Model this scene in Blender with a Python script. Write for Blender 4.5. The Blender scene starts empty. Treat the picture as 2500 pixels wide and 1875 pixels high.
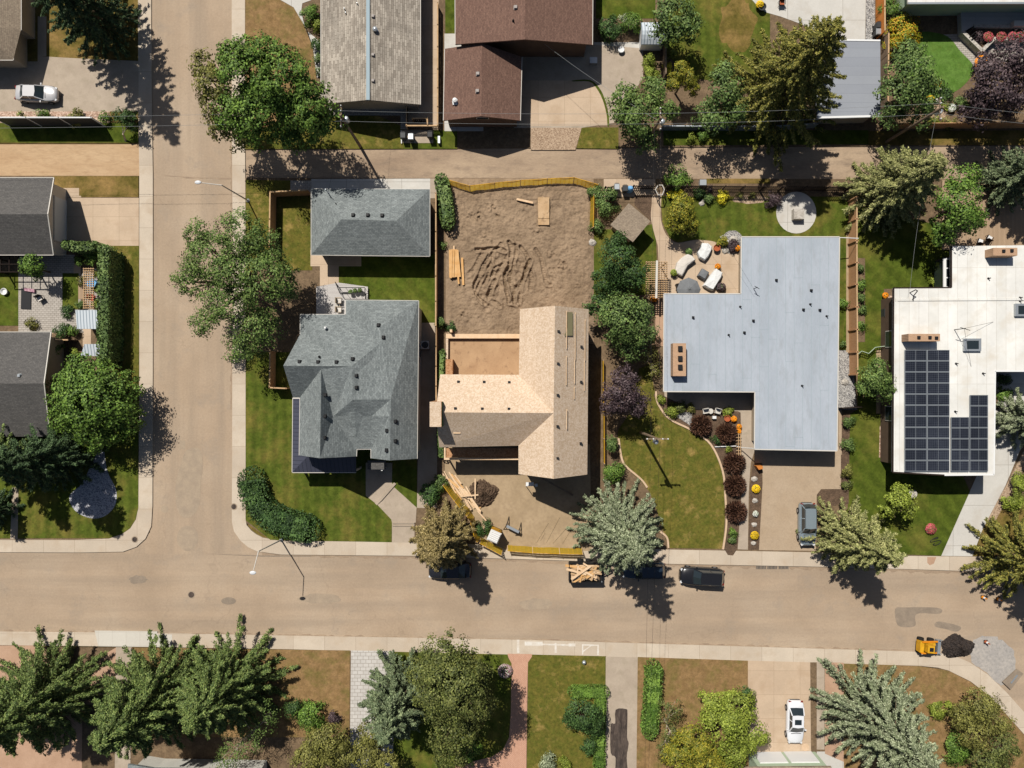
import bpy, math, random
import numpy as np
from mathutils import Vector
R = math.radians
sc = bpy.context.scene
COL = sc.collection
random.seed(7); rng = np.random.default_rng(7)
H = 77.4           # height of the camera above the road, metres
PXM = 22.4         # photograph pixels per metre at road level

# ---------------------------------------------------------------- camera
cam_d = bpy.data.cameras.new("camera"); cam = bpy.data.objects.new("camera", cam_d); COL.objects.link(cam)
cam.location = (0, 0, H); cam.rotation_euler = (0, 0, 0)
cam_d.sensor_fit = 'HORIZONTAL'; cam_d.angle = 2*math.atan(1250/(PXM*H)); cam_d.clip_end = 3000
sc.camera = cam
# ---------------------------------------------------------------- world, sun, exposure
SUN_EL = R(53.6); SUN_AZ = math.atan2(-0.362, 0.643)
w = bpy.data.worlds.new("World"); sc.world = w; w.use_nodes = True
nt = w.node_tree; bg = nt.nodes['Background']
sky = nt.nodes.new('ShaderNodeTexSky'); sky.sky_type = 'NISHITA'; sky.sun_disc = False
sky.sun_elevation = SUN_EL; sky.sun_rotation = SUN_AZ; sky.air_density = 1.0; sky.dust_density = 1.5
nt.links.new(sky.outputs[0], bg.inputs[0]); bg.inputs[1].default_value = 0.036
sl = bpy.data.lights.new("sun", 'SUN'); sl.energy = 4.0; sl.angle = R(0.5); sl.color = (1.0, .955, .88)
so = bpy.data.objects.new("sun", sl); COL.objects.link(so)
so.rotation_euler = Vector((0.362, -0.643, -1.0)).to_track_quat('-Z', 'Y').to_euler()
so.location = (-20, 40, 60)
sc.view_settings.view_transform = 'Standard'; sc.view_settings.look = 'None'
sc.view_settings.exposure = 0.42; sc.view_settings.gamma = 1.0
sc.cycles.max_bounces = 6; sc.cycles.diffuse_bounces = 1; sc.cycles.transparent_max_bounces = 4

# ---------------------------------------------------------------- helpers
def W(px, py, z=0.0):
    k = (H - z)/H
    return Vector(((px - 1250)/PXM*k, -(py - 937.5)/PXM*k, z))
def XY(pts, z=0.0):
    return [tuple(W(p[0], p[1], z)[:2]) for p in pts]
def lin(c):
    return tuple((v/12.92 if v <= .04045 else ((v+.055)/1.055)**2.4) for v in (x/255 for x in c))
def P(r, g, b, f=1.25):
    return tuple(min(.85, v/f) for v in lin((r, g, b))) + (1,)

class MB:
    def __init__(s): s.v = []; s.f = []
    def add(s, vs, fs):
        o = len(s.v); s.v += [tuple(v) for v in vs]; s.f += [tuple(i+o for i in f) for f in fs]; return s
    def prism(s, pts, z0, z1, top=None):
        n = len(pts); a = sum(pts[i][0]*pts[(i+1) % n][1]-pts[(i+1) % n][0]*pts[i][1] for i in range(n))
        if a < 0:
            pts = pts[::-1]; top = top[::-1] if top else None
        t = top or pts
        vs = [(p[0], p[1], z0) for p in pts] + [(p[0], p[1], z1) for p in t]
        return s.add(vs, [tuple(range(n-1, -1, -1)), tuple(range(n, 2*n))] + [(i, (i+1) % n, n+(i+1) % n, n+i) for i in range(n)])
    def box(s, c, size, rot=0.0, tilt=None):
        hx, hy, hz = size[0]/2, size[1]/2, size[2]/2; cs, sn = math.cos(rot), math.sin(rot)
        vs = []
        for z in (-hz, hz):
            for x, y in ((-hx, -hy), (hx, -hy), (hx, hy), (-hx, hy)):
                zz = z + (tilt[0]*x + tilt[1]*y if tilt else 0)
                vs.append((c[0]+x*cs-y*sn, c[1]+x*sn+y*cs, c[2]+zz))
        return s.add(vs, [(3, 2, 1, 0), (4, 5, 6, 7), (0, 1, 5, 4), (1, 2, 6, 5), (2, 3, 7, 6), (3, 0, 4, 7)])
    def bar(s, a, b, w, h):
        a, b = Vector(a), Vector(b); d = (b-a).normalized()
        u = d.cross(Vector((0, 0, 1))); u = u.normalized() if u.length > 1e-4 else Vector((1, 0, 0)); v = u.cross(d)
        q = [-u*w/2-v*h/2, u*w/2-v*h/2, u*w/2+v*h/2, -u*w/2+v*h/2]
        return s.add([a+x for x in q]+[b+x for x in q], [(0, 1, 2, 3), (7, 6, 5, 4), (0, 4, 5, 1), (1, 5, 6, 2), (2, 6, 7, 3), (3, 7, 4, 0)])
    def tube(s, a, b, r0, r1=None, n=8):
        r1 = r0 if r1 is None else r1; a, b = Vector(a), Vector(b); d = b-a
        if d.length < 1e-6: return s
        d.normalize(); u = d.orthogonal().normalized(); v = d.cross(u)
        cs = [(math.cos(2*math.pi*i/n), math.sin(2*math.pi*i/n)) for i in range(n)]
        vs = [a+(u*c+v*q)*r0 for c, q in cs]+[b+(u*c+v*q)*r1 for c, q in cs]
        return s.add(vs, [tuple(range(n-1, -1, -1)), tuple(range(n, 2*n))]+[(i, (i+1) % n, n+(i+1) % n, n+i) for i in range(n)])
    def path(s, pts, r, n=6):
        for a, b in zip(pts, pts[1:]): s.tube(a, b, r, r, n)
        return s
    def lathe(s, c, prof, n=14, sx=1, sy=1):
        vs = []
        for r, z in prof:
            for i in range(n):
                t = 2*math.pi*i/n; vs.append((c[0]+r*sx*math.cos(t), c[1]+r*sy*math.sin(t), c[2]+z))
        m = len(prof)
        fs = [(j*n+i, j*n+(i+1) % n, (j+1)*n+(i+1) % n, (j+1)*n+i) for j in range(m-1) for i in range(n)]
        fs += [tuple(range(n-1, -1, -1)), tuple(range((m-1)*n, m*n))]
        return s.add(vs, fs)
    def ball(s, c, rx, ry=None, rz=None, n=10):
        ry = ry or rx; rz = rz or rx
        return s.lathe(c, [(max(.001, math.sin(math.pi*j/6))*rx, -math.cos(math.pi*j/6)*rz) for j in range(7)], n, 1, ry/rx)
    def build(s, name, m, parent=None, smooth=False):
        me = bpy.data.meshes.new(name)
        off = Vector((0, 0, 0)); p = parent
        while p is not None: off += p.location; p = p.parent
        me.from_pydata([(v[0]-off.x, v[1]-off.y, v[2]-off.z) for v in s.v], [], s.f)
        if smooth: me.polygons.foreach_set('use_smooth', [True]*len(me.polygons))
        ms = m if isinstance(m, (list, tuple)) else [m]
        for x in ms: me.materials.append(x)
        me.update()
        o = bpy.data.objects.new(name, me); COL.objects.link(o)
        if parent is not None: o.parent = parent
        return o
def tag(o, label=None, cat=None, group=None, kind=None):
    if label: o['label'] = label
    if cat: o['category'] = cat
    if group: o['group'] = group
    if kind: o['kind'] = kind
    return o
def thing(name, label, cat, loc=(0, 0, 0), group=None):
    o = bpy.data.objects.new(name, None); COL.objects.link(o); o.location = loc; o.empty_display_size = .3
    return tag(o, label, cat, group)
def kids(o): return [c for c in COL.objects if c.parent == o]
def dup(o, loc, rz=0.0, label=None, group=None):
    def cp(x, par):
        y = x.copy(); COL.objects.link(y)
        if par is not None: y.parent = par
        for ch in list(x.children): cp(ch, y)
        return y
    r = cp(o, None); r.location = loc; r.rotation_euler = (0, 0, rz)
    if label: r['label'] = label
    if group: r['group'] = group
    return r
def offset_poly(pts, d):
    n = len(pts); a = sum(pts[i][0]*pts[(i+1) % n][1]-pts[(i+1) % n][0]*pts[i][1] for i in range(n)); sg = 1 if a > 0 else -1
    out = []
    for i in range(n):
        p0, p1, p2 = Vector(pts[i-1]), Vector(pts[i]), Vector(pts[(i+1) % n])
        e1 = (p1-p0).normalized(); e2 = (p2-p1).normalized()
        n1 = Vector((-e1.y, e1.x))*sg; n2 = Vector((-e2.y, e2.x))*sg
        m = n1+n2; l = max(.35, m.dot(n1))
        out.append(tuple(p1+m*(d/l)))
    return out

# ---------------------------------------------------------------- materials
def _new(name, rough, metal=0, spec=.3):
    m = bpy.data.materials.new(name); m.use_nodes = True; n = m.node_tree; b = n.nodes['Principled BSDF']
    b.inputs['Roughness'].default_value = rough; b.inputs['Metallic'].default_value = metal
    b.inputs['Specular IOR Level'].default_value = spec
    return m, n, b
def _noise(n, vec, scale, detail=4, rough=.6):
    t = n.nodes.new('ShaderNodeTexNoise'); t.inputs['Scale'].default_value = scale; t.inputs['Detail'].default_value = detail
    t.inputs['Roughness'].default_value = rough; n.links.new(vec, t.inputs['Vector']); return t.outputs['Fac']
def _ramp(n, fac, stops):
    r = n.nodes.new('ShaderNodeValToRGB'); e = r.color_ramp.elements
    while len(e) < len(stops): e.new(.5)
    for x, (p, c) in zip(e, stops): x.position = p; x.color = c
    n.links.new(fac, r.inputs['Fac']); return r.outputs['Color']
def _mix(n, fac, a, b, mode='MIX'):
    m = n.nodes.new('ShaderNodeMix'); m.data_type = 'RGBA'; m.blend_type = mode
    for i, x in ((0, fac), (6, a), (7, b)):
        if isinstance(x, (int, float, tuple)): m.inputs[i].default_value = x
        else: n.links.new(x, m.inputs[i])
    return m.outputs[2]
def _pos(n, stretch=None, swap=False, rot=0):
    g = n.nodes.new('ShaderNodeNewGeometry'); v = g.outputs['Position']
    if swap:   # rows run level along the slope the face lies in
        s = n.nodes.new('ShaderNodeSeparateXYZ'); n.links.new(g.outputs['True Normal'], s.inputs[0])
        ax = n.nodes.new('ShaderNodeMath'); ax.operation = 'ABSOLUTE'; n.links.new(s.outputs[0], ax.inputs[0])
        ay = n.nodes.new('ShaderNodeMath'); ay.operation = 'ABSOLUTE'; n.links.new(s.outputs[1], ay.inputs[0])
        gt = n.nodes.new('ShaderNodeMath'); gt.operation = 'GREATER_THAN'; n.links.new(ax.outputs[0], gt.inputs[0]); n.links.new(ay.outputs[0], gt.inputs[1])
        q = n.nodes.new('ShaderNodeSeparateXYZ'); n.links.new(v, q.inputs[0])
        c1 = n.nodes.new('ShaderNodeCombineXYZ'); c2 = n.nodes.new('ShaderNodeCombineXYZ')
        n.links.new(q.outputs[0], c1.inputs[0]); n.links.new(q.outputs[1], c1.inputs[1])
        n.links.new(q.outputs[1], c2.inputs[0]); n.links.new(q.outputs[0], c2.inputs[1])
        mx = n.nodes.new('ShaderNodeMix'); mx.data_type = 'VECTOR'; n.links.new(gt.outputs[0], mx.inputs[0])
        n.links.new(c1.outputs[0], mx.inputs[4]); n.links.new(c2.outputs[0], mx.inputs[5]); v = mx.outputs[1]
    if stretch or rot:
        mp = n.nodes.new('ShaderNodeMapping'); mp.inputs['Scale'].default_value = stretch or (1, 1, 1); mp.inputs['Rotation'].default_value = (0, 0, rot)
        n.links.new(v, mp.inputs['Vector']); v = mp.outputs[0]
    return v
def _bump(n, b, h, strength, dist=.05):
    u = n.nodes.new('ShaderNodeBump'); u.inputs['Strength'].default_value = strength; u.inputs['Distance'].default_value = dist
    n.links.new(h, u.inputs['Height']); n.links.new(u.outputs[0], b.inputs['Normal'])
def mat(name, c1, c2=None, s=.6, c3=None, s3=9, f3=(.45, .75), rough=.85, bump=0, bs=14, metal=0, spec=.25, stretch=None, lo=.36, hi=.64, fine=.0, fs=6, rot=0, dist=.05):
    m, n, b = _new(name, rough, metal, spec)
    if c2 is None and not bump and not fine:
        b.inputs['Base Color'].default_value = c1; return m
    v = _pos(n, stretch, rot=rot)
    col = _ramp(n, _noise(n, v, s, 5), [(lo, c1), (hi, c2 or c1)])
    if c3: col = _mix(n, _ramp(n, _noise(n, v, s3, 4), [(f3[0], (0, 0, 0, 1)), (f3[1], (1, 1, 1, 1))]), col, c3)
    if fine:
        g = _ramp(n, _noise(n, v, fs, 5, .85), [(.3, (1-fine*1.2,)*3+(1,)), (.7, (1+fine*1.2,)*3+(1,))])
        col = _mix(n, 1.0, col, g, 'MULTIPLY')
    n.links.new(col, b.inputs['Base Color'])
    if bump: _bump(n, b, _noise(n, v, bs, 4), bump, dist)
    return m
def brick(name, c1, c2, cm, bw, rh, mortar, s=.4, var=.12, rough=.85, swap=False, offset=.5, rot=0, fine=.1, fs=5, bump=0, stain=None):
    m, n, b = _new(name, rough)
    v = _pos(n, None, swap, rot)
    t = n.nodes.new('ShaderNodeTexBrick'); t.offset = offset; t.squash = 1
    for k, x in (('Color1', c1), ('Color2', c2), ('Mortar', cm), ('Scale', 1.0), ('Mortar Size', mortar), ('Mortar Smooth', .3), ('Bias', 0), ('Brick Width', bw), ('Row Height', rh)):
        t.inputs[k].default_value = x
    n.links.new(v, t.inputs['Vector']); col = t.outputs['Color']
    g = _ramp(n, _noise(n, v, s, 5), [(.3, (1-var,)*3+(1,)), (.7, (1+var,)*3+(1,))]); col = _mix(n, 1.0, col, g, 'MULTIPLY')
    if fine:
        g = _ramp(n, _noise(n, v, fs, 4, .85), [(.32, (1-fine,)*3+(1,)), (.68, (1+fine,)*3+(1,))]); col = _mix(n, 1.0, col, g, 'MULTIPLY')
    if stain: col = _mix(n, _ramp(n, _noise(n, v, .5, 5), [(.5, (0, 0, 0, 1)), (.72, (.8, .8, .8, 1))]), col, stain)
    n.links.new(col, b.inputs['Base Color'])
    if bump: _bump(n, b, t.outputs['Fac'], -bump, .02)
    return m
def leafmat(name, *cols, rough=.6):
    m, n, b = _new(name, rough, 0, .25)
    g = n.nodes.new('ShaderNodeNewGeometry'); k = len(cols)
    col = _ramp(n, g.outputs['Random Per Island'], [((i+.5)/k, c) for i, c in enumerate(cols)])
    big = _ramp(n, _noise(n, _pos(n), .9, 3), [(.35, (.72, .72, .72, 1)), (.65, (1.25, 1.25, 1.2, 1))])
    n.links.new(_mix(n, 1.0, col, big, 'MULTIPLY'), b.inputs['Base Color'])
    return m
def grassmat(name, g1, g2, dry, d0=.45, d1=.7, s=.22, fine=.28, stripe=None):
    m, n, b = _new(name, .95, 0, .1); v = _pos(n)
    col = _ramp(n, _noise(n, v, 1.3, 6, .65), [(.32, g1), (.68, g2)])
    col = _mix(n, _ramp(n, _noise(n, v, s, 6, .68), [(d0, (0, 0, 0, 1)), (d1, (1, 1, 1, 1))]), col, dry)
    if stripe:
        wv = n.nodes.new('ShaderNodeTexWave'); wv.inputs['Scale'].default_value = .28; wv.inputs['Distortion'].default_value = 2.5; wv.bands_direction = stripe
        n.links.new(v, wv.inputs['Vector'])
        col = _mix(n, 1.0, col, _ramp(n, wv.outputs['Fac'], [(.2, (.9, .9, .9, 1)), (.8, (1.1, 1.1, 1.08, 1))]), 'MULTIPLY')
    col = _mix(n, 1.0, col, _ramp(n, _noise(n, v, 4.2, 6, .85), [(.3, (1-fine*1.3,)*3+(1,)), (.7, (1+fine*1.3, 1+fine*1.3, 1+fine, 1))]), 'MULTIPLY')
    n.links.new(col, b.inputs['Base Color']); _bump(n, b, _noise(n, v, 22, 3, .7), .5, .05)
    return m
def gravelmat(name, c1, c2, c3, sc_=9, rough=.9):
    m, n, b = _new(name, rough); v = _pos(n)
    t = n.nodes.new('ShaderNodeTexVoronoi'); t.inputs['Scale'].default_value = sc_; n.links.new(v, t.inputs['Vector'])
    q = n.nodes.new('ShaderNodeSeparateColor'); n.links.new(t.outputs['Color'], q.inputs[0])
    n.links.new(_ramp(n, q.outputs[0], [(.1, c1), (.55, c2), (.95, c3)]), b.inputs['Base Color']); _bump(n, b, t.outputs['Distance'], -.6, .04)
    return m

def roadmat(name, rot=0):
    m, n, b = _new(name, .9, 0, .2); v = _pos(n)
    base = _ramp(n, _noise(n, v, .12, 6, .62), [(.3, P(166, 145, 122)), (.5, P(180, 158, 134)), (.72, P(188, 168, 145))])
    vs = _pos(n, (.03, .5, 1) if not rot else (.5, .03, 1))
    base = _mix(n, _ramp(n, _noise(n, vs, 1.1, 4), [(.42, (0, 0, 0, 1)), (.72, (.75, .75, .75, 1))]), base, P(158, 141, 122))
    base = _mix(n, _ramp(n, _noise(n, v, .35, 6, .7), [(.54, (0, 0, 0, 1)), (.72, (.6, .6, .6, 1))]), base, P(158, 144, 128))
    base = _mix(n, 1.0, base, _ramp(n, _noise(n, v, 4.5, 6, .85), [(.3, (.87, .87, .87, 1)), (.7, (1.12, 1.12, 1.12, 1))]), 'MULTIPLY')
    cr = n.nodes.new('ShaderNodeTexVoronoi'); cr.feature = 'DISTANCE_TO_EDGE'; cr.inputs['Scale'].default_value = .11
    dn = n.nodes.new('ShaderNodeVectorMath'); dn.operation = 'MULTIPLY_ADD'
    nz = n.nodes.new('ShaderNodeTexNoise'); nz.inputs['Scale'].default_value = .8; n.links.new(v, nz.inputs['Vector'])
    n.links.new(nz.outputs['Color'], dn.inputs[0]); dn.inputs[1].default_value = (2.2, 2.2, 0); n.links.new(v, dn.inputs[2]); n.links.new(dn.outputs[0], cr.inputs['Vector'])
    base = _mix(n, _ramp(n, cr.outputs['Distance'], [(.0, (.16, .16, .16, 1)), (.004, (0, 0, 0, 1))]), base, P(112, 98, 84))
    n.links.new(base, b.inputs['Base Color']); _bump(n, b, _noise(n, v, 16, 4, .7), .25, .02)
    return m
MT = {}
MT['road'] = roadmat('road_asphalt'); MT['roadv'] = roadmat('side_street_asphalt', 1)
MT['alley'] = mat('alley_asphalt', P(156, 134, 112), P(183, 160, 134), .3, P(140, 122, 104), 1.6, (.5, .8), bump=.3, fine=.14, fs=8, stretch=(.35, 1, 1))
MT['dirtlane'] = mat('dirt_lane', P(188, 156, 120), P(200, 170, 134), .5, P(172, 140, 106), 2.5, (.5, .8), bump=.3, fine=.1, stretch=(.3, 1, 1))
MT['walk'] = brick('sidewalk_concrete', P(196, 180, 160), P(207, 192, 172), P(160, 142, 122), 3.4, 3.4, .018, var=.07, offset=.0, fine=.06, fs=7, stain=P(190, 170, 146))
MT['walk2'] = brick('new_sidewalk_concrete', P(204, 198, 186), P(210, 204, 192), P(180, 170, 156), 1.5, 1.5, .012, var=.04, offset=0, fine=.04)
MT['drive'] = brick('driveway_concrete', P(196, 172, 146), P(203, 180, 154), P(160, 138, 114), 2.85, 2.6, .015, var=.08, offset=0, fine=.06, fs=6, stain=P(184, 158, 130))
MT['driveg'] = mat('driveway_grey_concrete', P(174, 158, 140), P(186, 170, 151), .5, P(164, 150, 130), 1.2, (.5, .8), fine=.07)
MT['drivet'] = mat('driveway_tan_aggregate', P(176, 154, 128), P(184, 163, 138), .4, P(170, 150, 126), 2, (.5, .8), fine=.1, fs=6)
MT['white_conc'] = brick('pale_concrete', P(202, 198, 190), P(206, 202, 194), P(140, 132, 122), 6, 4.4, .02, var=.05, offset=0, fine=.05, stain=P(192, 184, 172))
MT['paver'] = brick('grey_pavers', P(176, 168, 158), P(188, 180, 170), P(120, 112, 102), .42, .22, .02, var=.06, fine=.05)
MT['paverw'] = brick('pale_pavers', P(196, 191, 184), P(206, 201, 194), P(160, 152, 142), .6, .4, .03, var=.04, fine=.04)
MT['pink'] = brick('pink_brick_pavers', P(202, 156, 130), P(212, 167, 141), P(178, 134, 110), .24, .12, .016, var=.06, fine=.06, rot=R(90))
MT['pinkslab'] = mat('pink_concrete', P(180, 146, 120), P(192, 158, 132), .6, fine=.08)
MT['soil'] = mat('soil', P(112, 92, 70), P(134, 112, 86), 1.2, P(96, 80, 60), 5, bump=.5, fine=.2)
MT['lot'] = mat('lot_dirt', P(142, 120, 96), P(164, 140, 114), .35, P(122, 102, 82), 2.0, (.48, .74), bump=.8, bs=5, fine=.13, fs=5, dist=.09)
MT['lot2'] = mat('packed_dirt', P(168, 145, 114), P(184, 160, 128), .5, P(158, 136, 108), 3, bump=.4, fine=.09)
MT['mulch'] = mat('bark_mulch', P(92, 74, 58), P(116, 94, 75), 2, P(70, 56, 46), 10, bump=.8, fine=.3)
MT['gravelp'] = gravelmat('pink_gravel', P(150, 120, 100), P(196, 164, 142), P(222, 196, 176))
MT['gravelg'] = gravelmat('grey_gravel', P(100, 98, 100), P(160, 156, 150), P(200, 196, 190), 13)
MT['gravelb'] = gravelmat('blue_grey_gravel', P(120, 120, 128), P(176, 176, 184), P(206, 204, 204), 12)
MT['gravelt'] = gravelmat('tan_gravel', P(140, 116, 94), P(178, 152, 126), P(196, 172, 146), 13)
MT['grass'] = grassmat('green_lawn', P(66, 80, 24), P(90, 102, 36), P(116, 110, 52), .48, .76, stripe='DIAGONAL')
MT['grass2'] = grassmat('striped_lawn', P(68, 82, 26), P(94, 104, 40), P(128, 114, 58), .46, .74, .3, stripe='X')
MT['grassf'] = grassmat('fresh_lawn', P(80, 112, 44), P(104, 136, 64), P(96, 106, 42), .5, .8)
MT['dry'] = grassmat('dry_lawn', P(92, 84, 38), P(120, 104, 54), P(150, 122, 76), .45, .66, .3)
MT['dry2'] = grassmat('patchy_lawn', P(86, 92, 36), P(116, 106, 50), P(170, 142, 88), .54, .76, .6, .4)
MT['brown'] = grassmat('brown_lawn', P(128, 102, 68), P(158, 127, 90), P(112, 104, 56), .47, .72, .55)
MT['pave_dk'] = mat('dark_asphalt', P(60, 52, 48), P(92, 80, 72), 1.5, P(120, 104, 90), 4, (.55, .8), fine=.15, stretch=(2, .4, 1))
MT['patch'] = mat('asphalt_patch', P(164, 147, 127), P(176, 157, 134), 1.2, P(158, 141, 122), .8, (.5, .75), fine=.08)
MT['patchd'] = mat('dark_asphalt_patch', P(142, 128, 112), P(156, 140, 122), 1.2, P(136, 122, 107), 1, fine=.1)
MT['stain'] = mat('road_grime', P(170, 148, 124), P(150, 130, 110), .8, fine=.12)
MT['black'] = mat('black_asphalt', P(50, 44, 42), P(70, 60, 54), 3, P(34, 30, 30), 9, bump=.9, bs=7, fine=.3)
MT['newpave'] = mat('fresh_grey_asphalt', P(168, 162, 156), P(184, 176, 167), .5, P(150, 146, 142), 3, fine=.14, fs=5)
def shingle(name, a, b, m_, var=.08): return brick(name, a, b, m_, .34, .145, .012, s=.5, var=var, swap=True, fine=.3, fs=5)
MT['sh_grey'] = shingle('grey_shingles', P(114, 120, 120, 1.22), P(139, 145, 144, 1.22), P(92, 98, 98, 1.22))
MT['sh_dark'] = shingle('charcoal_shingles', P(88, 86, 84), P(102, 99, 96), P(72, 70, 68))
MT['sh_brown'] = shingle('brown_shingles', P(112, 84, 72), P(128, 98, 84), P(92, 70, 60), .06)
MT['sh_old'] = brick('weathered_shingles', P(146, 136, 124), P(184, 174, 160), P(112, 104, 92), .75, .22, .02, s=.45, var=.22, swap=True, fine=.22, fs=5)
MT['sh_tan'] = shingle('tan_shingles', P(146, 130, 112), P(160, 144, 124), P(128, 114, 98))
MT['membrane'] = mat('grey_roof_membrane', P(168, 176, 185), P(180, 187, 196), .25, P(162, 168, 174), .9, (.52, .78), fine=.04, fs=4, rough=.6, stretch=(1.6, .5, 1))
MT['whiteroof'] = brick('white_roof_membrane', P(226, 224, 217), P(234, 232, 226), P(202, 196, 186), 1.0, 12, .02, s=.3, var=.13, offset=0, fine=.03, stain=P(216, 208, 194))
MT['greygar'] = brick('grey_garage_roofing', P(146, 150, 158), P(154, 158, 165), P(126, 130, 138), 30, .95, .012, var=.03, offset=.3, fine=.03)
def osb(name, a, b, c):
    m, n, bs_ = _new(name, .8, 0, .2); v = _pos(n, None, True)
    t = n.nodes.new('ShaderNodeTexVoronoi'); t.inputs['Scale'].default_value = 9; n.links.new(v, t.inputs['Vector'])
    q = n.nodes.new('ShaderNodeSeparateColor'); n.links.new(t.outputs['Color'], q.inputs[0])
    col = _ramp(n, q.outputs[0], [(.1, a), (.5, b), (.95, c)])
    k = n.nodes.new('ShaderNodeTexBrick'); k.offset = .5
    for nm, x in (('Color1', (1, 1, 1, 1)), ('Color2', (.95, .95, .95, 1)), ('Mortar', (.78, .75, .72, 1)), ('Scale', 1.0), ('Mortar Size', .008), ('Brick Width', 2.44), ('Row Height', 1.22)): k.inputs[nm].default_value = x
    n.links.new(v, k.inputs['Vector']); col = _mix(n, 1.0, col, k.outputs['Color'], 'MULTIPLY')
    n.links.new(col, bs_.inputs['Base Color']); return m
MT['osb'] = osb('osb_sheathing', P(206, 180, 152), P(216, 192, 166), P(228, 206, 182))
MT['osbw'] = osb('osb_wall', P(170, 122, 84), P(190, 142, 102), P(206, 160, 120))
MT['lumber'] = mat('new_lumber', P(214, 164, 104), P(230, 186, 130), 1.5, P(196, 142, 84), 6, (.5, .8), fine=.1)
MT['lumberp'] = mat('pale_lumber', P(226, 190, 150), P(238, 208, 172), 1.5, P(200, 150, 110), 6, (.55, .8), fine=.1)
MT['ply'] = mat('weathered_plywood', P(190, 156, 116), P(206, 174, 136), 1.2, P(126, 100, 76), 1.6, (.58, .75), fine=.1)
MT['cedar'] = mat('cedar_fence_wood', P(198, 150, 108), P(212, 166, 124), 2.2, P(182, 134, 94), 6, fine=.12, stretch=(1, 3, 1))
MT['cedarl'] = mat('pale_fence_wood', P(190, 156, 116), P(206, 172, 132), 2, fine=.1)
MT['orangewood'] = mat('orange_stained_wood', P(196, 118, 50), P(210, 134, 64), 1, fine=.12)
MT['darkwood'] = mat('dark_stained_wood', P(40, 30, 26), P(54, 42, 36), 2)
MT['polewood'] = mat('pole_wood', P(126, 108, 90), P(146, 126, 106), 2, fine=.15)
MT['bark'] = mat('tree_bark', P(92, 76, 60), P(120, 100, 80), 3, bump=.6, fine=.2)
MT['barkp'] = mat('pale_bark', P(176, 160, 140), P(200, 184, 164), 3, fine=.15)
def netmat(name, c):
    m, n, b_ = _new(name, .5); b_.inputs['Base Color'].default_value = c; t = n.nodes.new('ShaderNodeBsdfTranslucent'); t.inputs[0].default_value = c
    x = n.nodes.new('ShaderNodeMixShader'); x.inputs[0].default_value = .65; n.links.new(b_.outputs[0], x.inputs[1]); n.links.new(t.outputs[0], x.inputs[2]); n.links.new(x.outputs[0], n.nodes['Material Output'].inputs[0]); return m
MT['net'] = netmat('orange_safety_net', P(250, 188, 70, .85)); MT['orange'] = mat('orange_plastic', P(240, 150, 30), rough=.5)
MT['yellow'] = mat('yellow_plastic', P(226, 172, 40), P(206, 152, 34), 2, rough=.5, fine=.08)
MT['white'] = mat('white_paint', P(236, 236, 234), rough=.5)
MT['offwhite'] = mat('offwhite_trim', P(214, 208, 198), rough=.6)
MT['stucco'] = mat('pale_stucco', P(206, 204, 194), P(214, 212, 202), 1, fine=.05)
MT['greenwall'] = mat('pale_green_siding', P(178, 196, 168), P(186, 203, 176), 1, fine=.04)
MT['brownwall'] = mat('brown_siding', P(96, 78, 66), P(106, 88, 74), 1, fine=.06)
MT['tanwall'] = mat('tan_siding', P(176, 160, 138), P(184, 168, 146), 1, fine=.05)
MT['darkmetal'] = brick('dark_standing_seam', P(72, 74, 88), P(76, 78, 92), P(50, 52, 62), .42, 60, .03, var=.03, offset=0, fine=0, rough=.45, swap=True)
MT['greyvent'] = mat('grey_vent_metal', P(168, 160, 154), rough=.6)
MT['marking'] = mat('worn_white_paint', P(228, 222, 212), P(216, 204, 188), 2, fine=.08)
MT['steel'] = mat('galvanised_steel', P(190, 196, 200), rough=.4, metal=.6)
MT['ribsteel'] = brick('ribbed_white_steel', P(206, 214, 220), P(212, 219, 224), P(140, 152, 162), .32, 60, .05, var=.02, offset=0, fine=0, rough=.4)
MT['wire'] = mat('weathered_wire', P(150, 152, 152), rough=.7)
MT['greyplastic'] = mat('dark_grey_plastic', P(62, 64, 66), rough=.5)
MT['greycloth'] = mat('grey_canvas', P(116, 118, 120), P(126, 128, 130), 2, rough=.9)
MT['whitecloth'] = mat('white_furniture_cover', P(226, 226, 224), P(236, 236, 234), 1.2, bump=.5, bs=3, rough=.8, dist=.12)
MT['creamcloth'] = mat('cream_furniture_cover', P(214, 206, 196), P(224, 217, 208), 1.2, bump=.5, bs=3, rough=.8, dist=.12)
MT['blackm'] = mat('black_metal', P(34, 34, 36), rough=.5)
MT['glass'] = mat('dark_glass', (.02, .028, .032, 1), rough=.08, spec=.8)
MT['rubber'] = mat('tyre_rubber', P(34, 33, 33), rough=.8)
MT['alloy'] = mat('alloy_rim', P(170, 172, 176), rough=.35, metal=.7)
MT['lampglass'] = mat('lamp_lens', P(220, 222, 224), rough=.2)
MT['taillight'] = mat('tail_lamp_lens', P(130, 20, 18), rough=.25)
MT['terracotta'] = mat('terracotta', P(176, 96, 60), rough=.8)
MT['chimbrick'] = brick('chimney_brick', P(196, 158, 126), P(206, 168, 136), P(150, 124, 100), .24, .08, .012, var=.06)
MT['stone'] = mat('pale_stone', P(186, 178, 166), P(206, 199, 188), 2, P(150, 142, 132), 5, bump=.5, fine=.12)
MT['curbing'] = mat('lawn_edging_concrete', P(206, 176, 144), P(216, 188, 158), 2, fine=.08)
MT['deck'] = brick('grey_deck_boards', P(196, 190, 186), P(204, 199, 194), P(150, 144, 138), 20, .14, .012, var=.05, fine=.04)
MT['tandeck'] = brick('tan_deck_boards', P(170, 144, 116), P(180, 154, 126), P(124, 102, 80), .14, 20, .012, var=.06, fine=.05)
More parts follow.
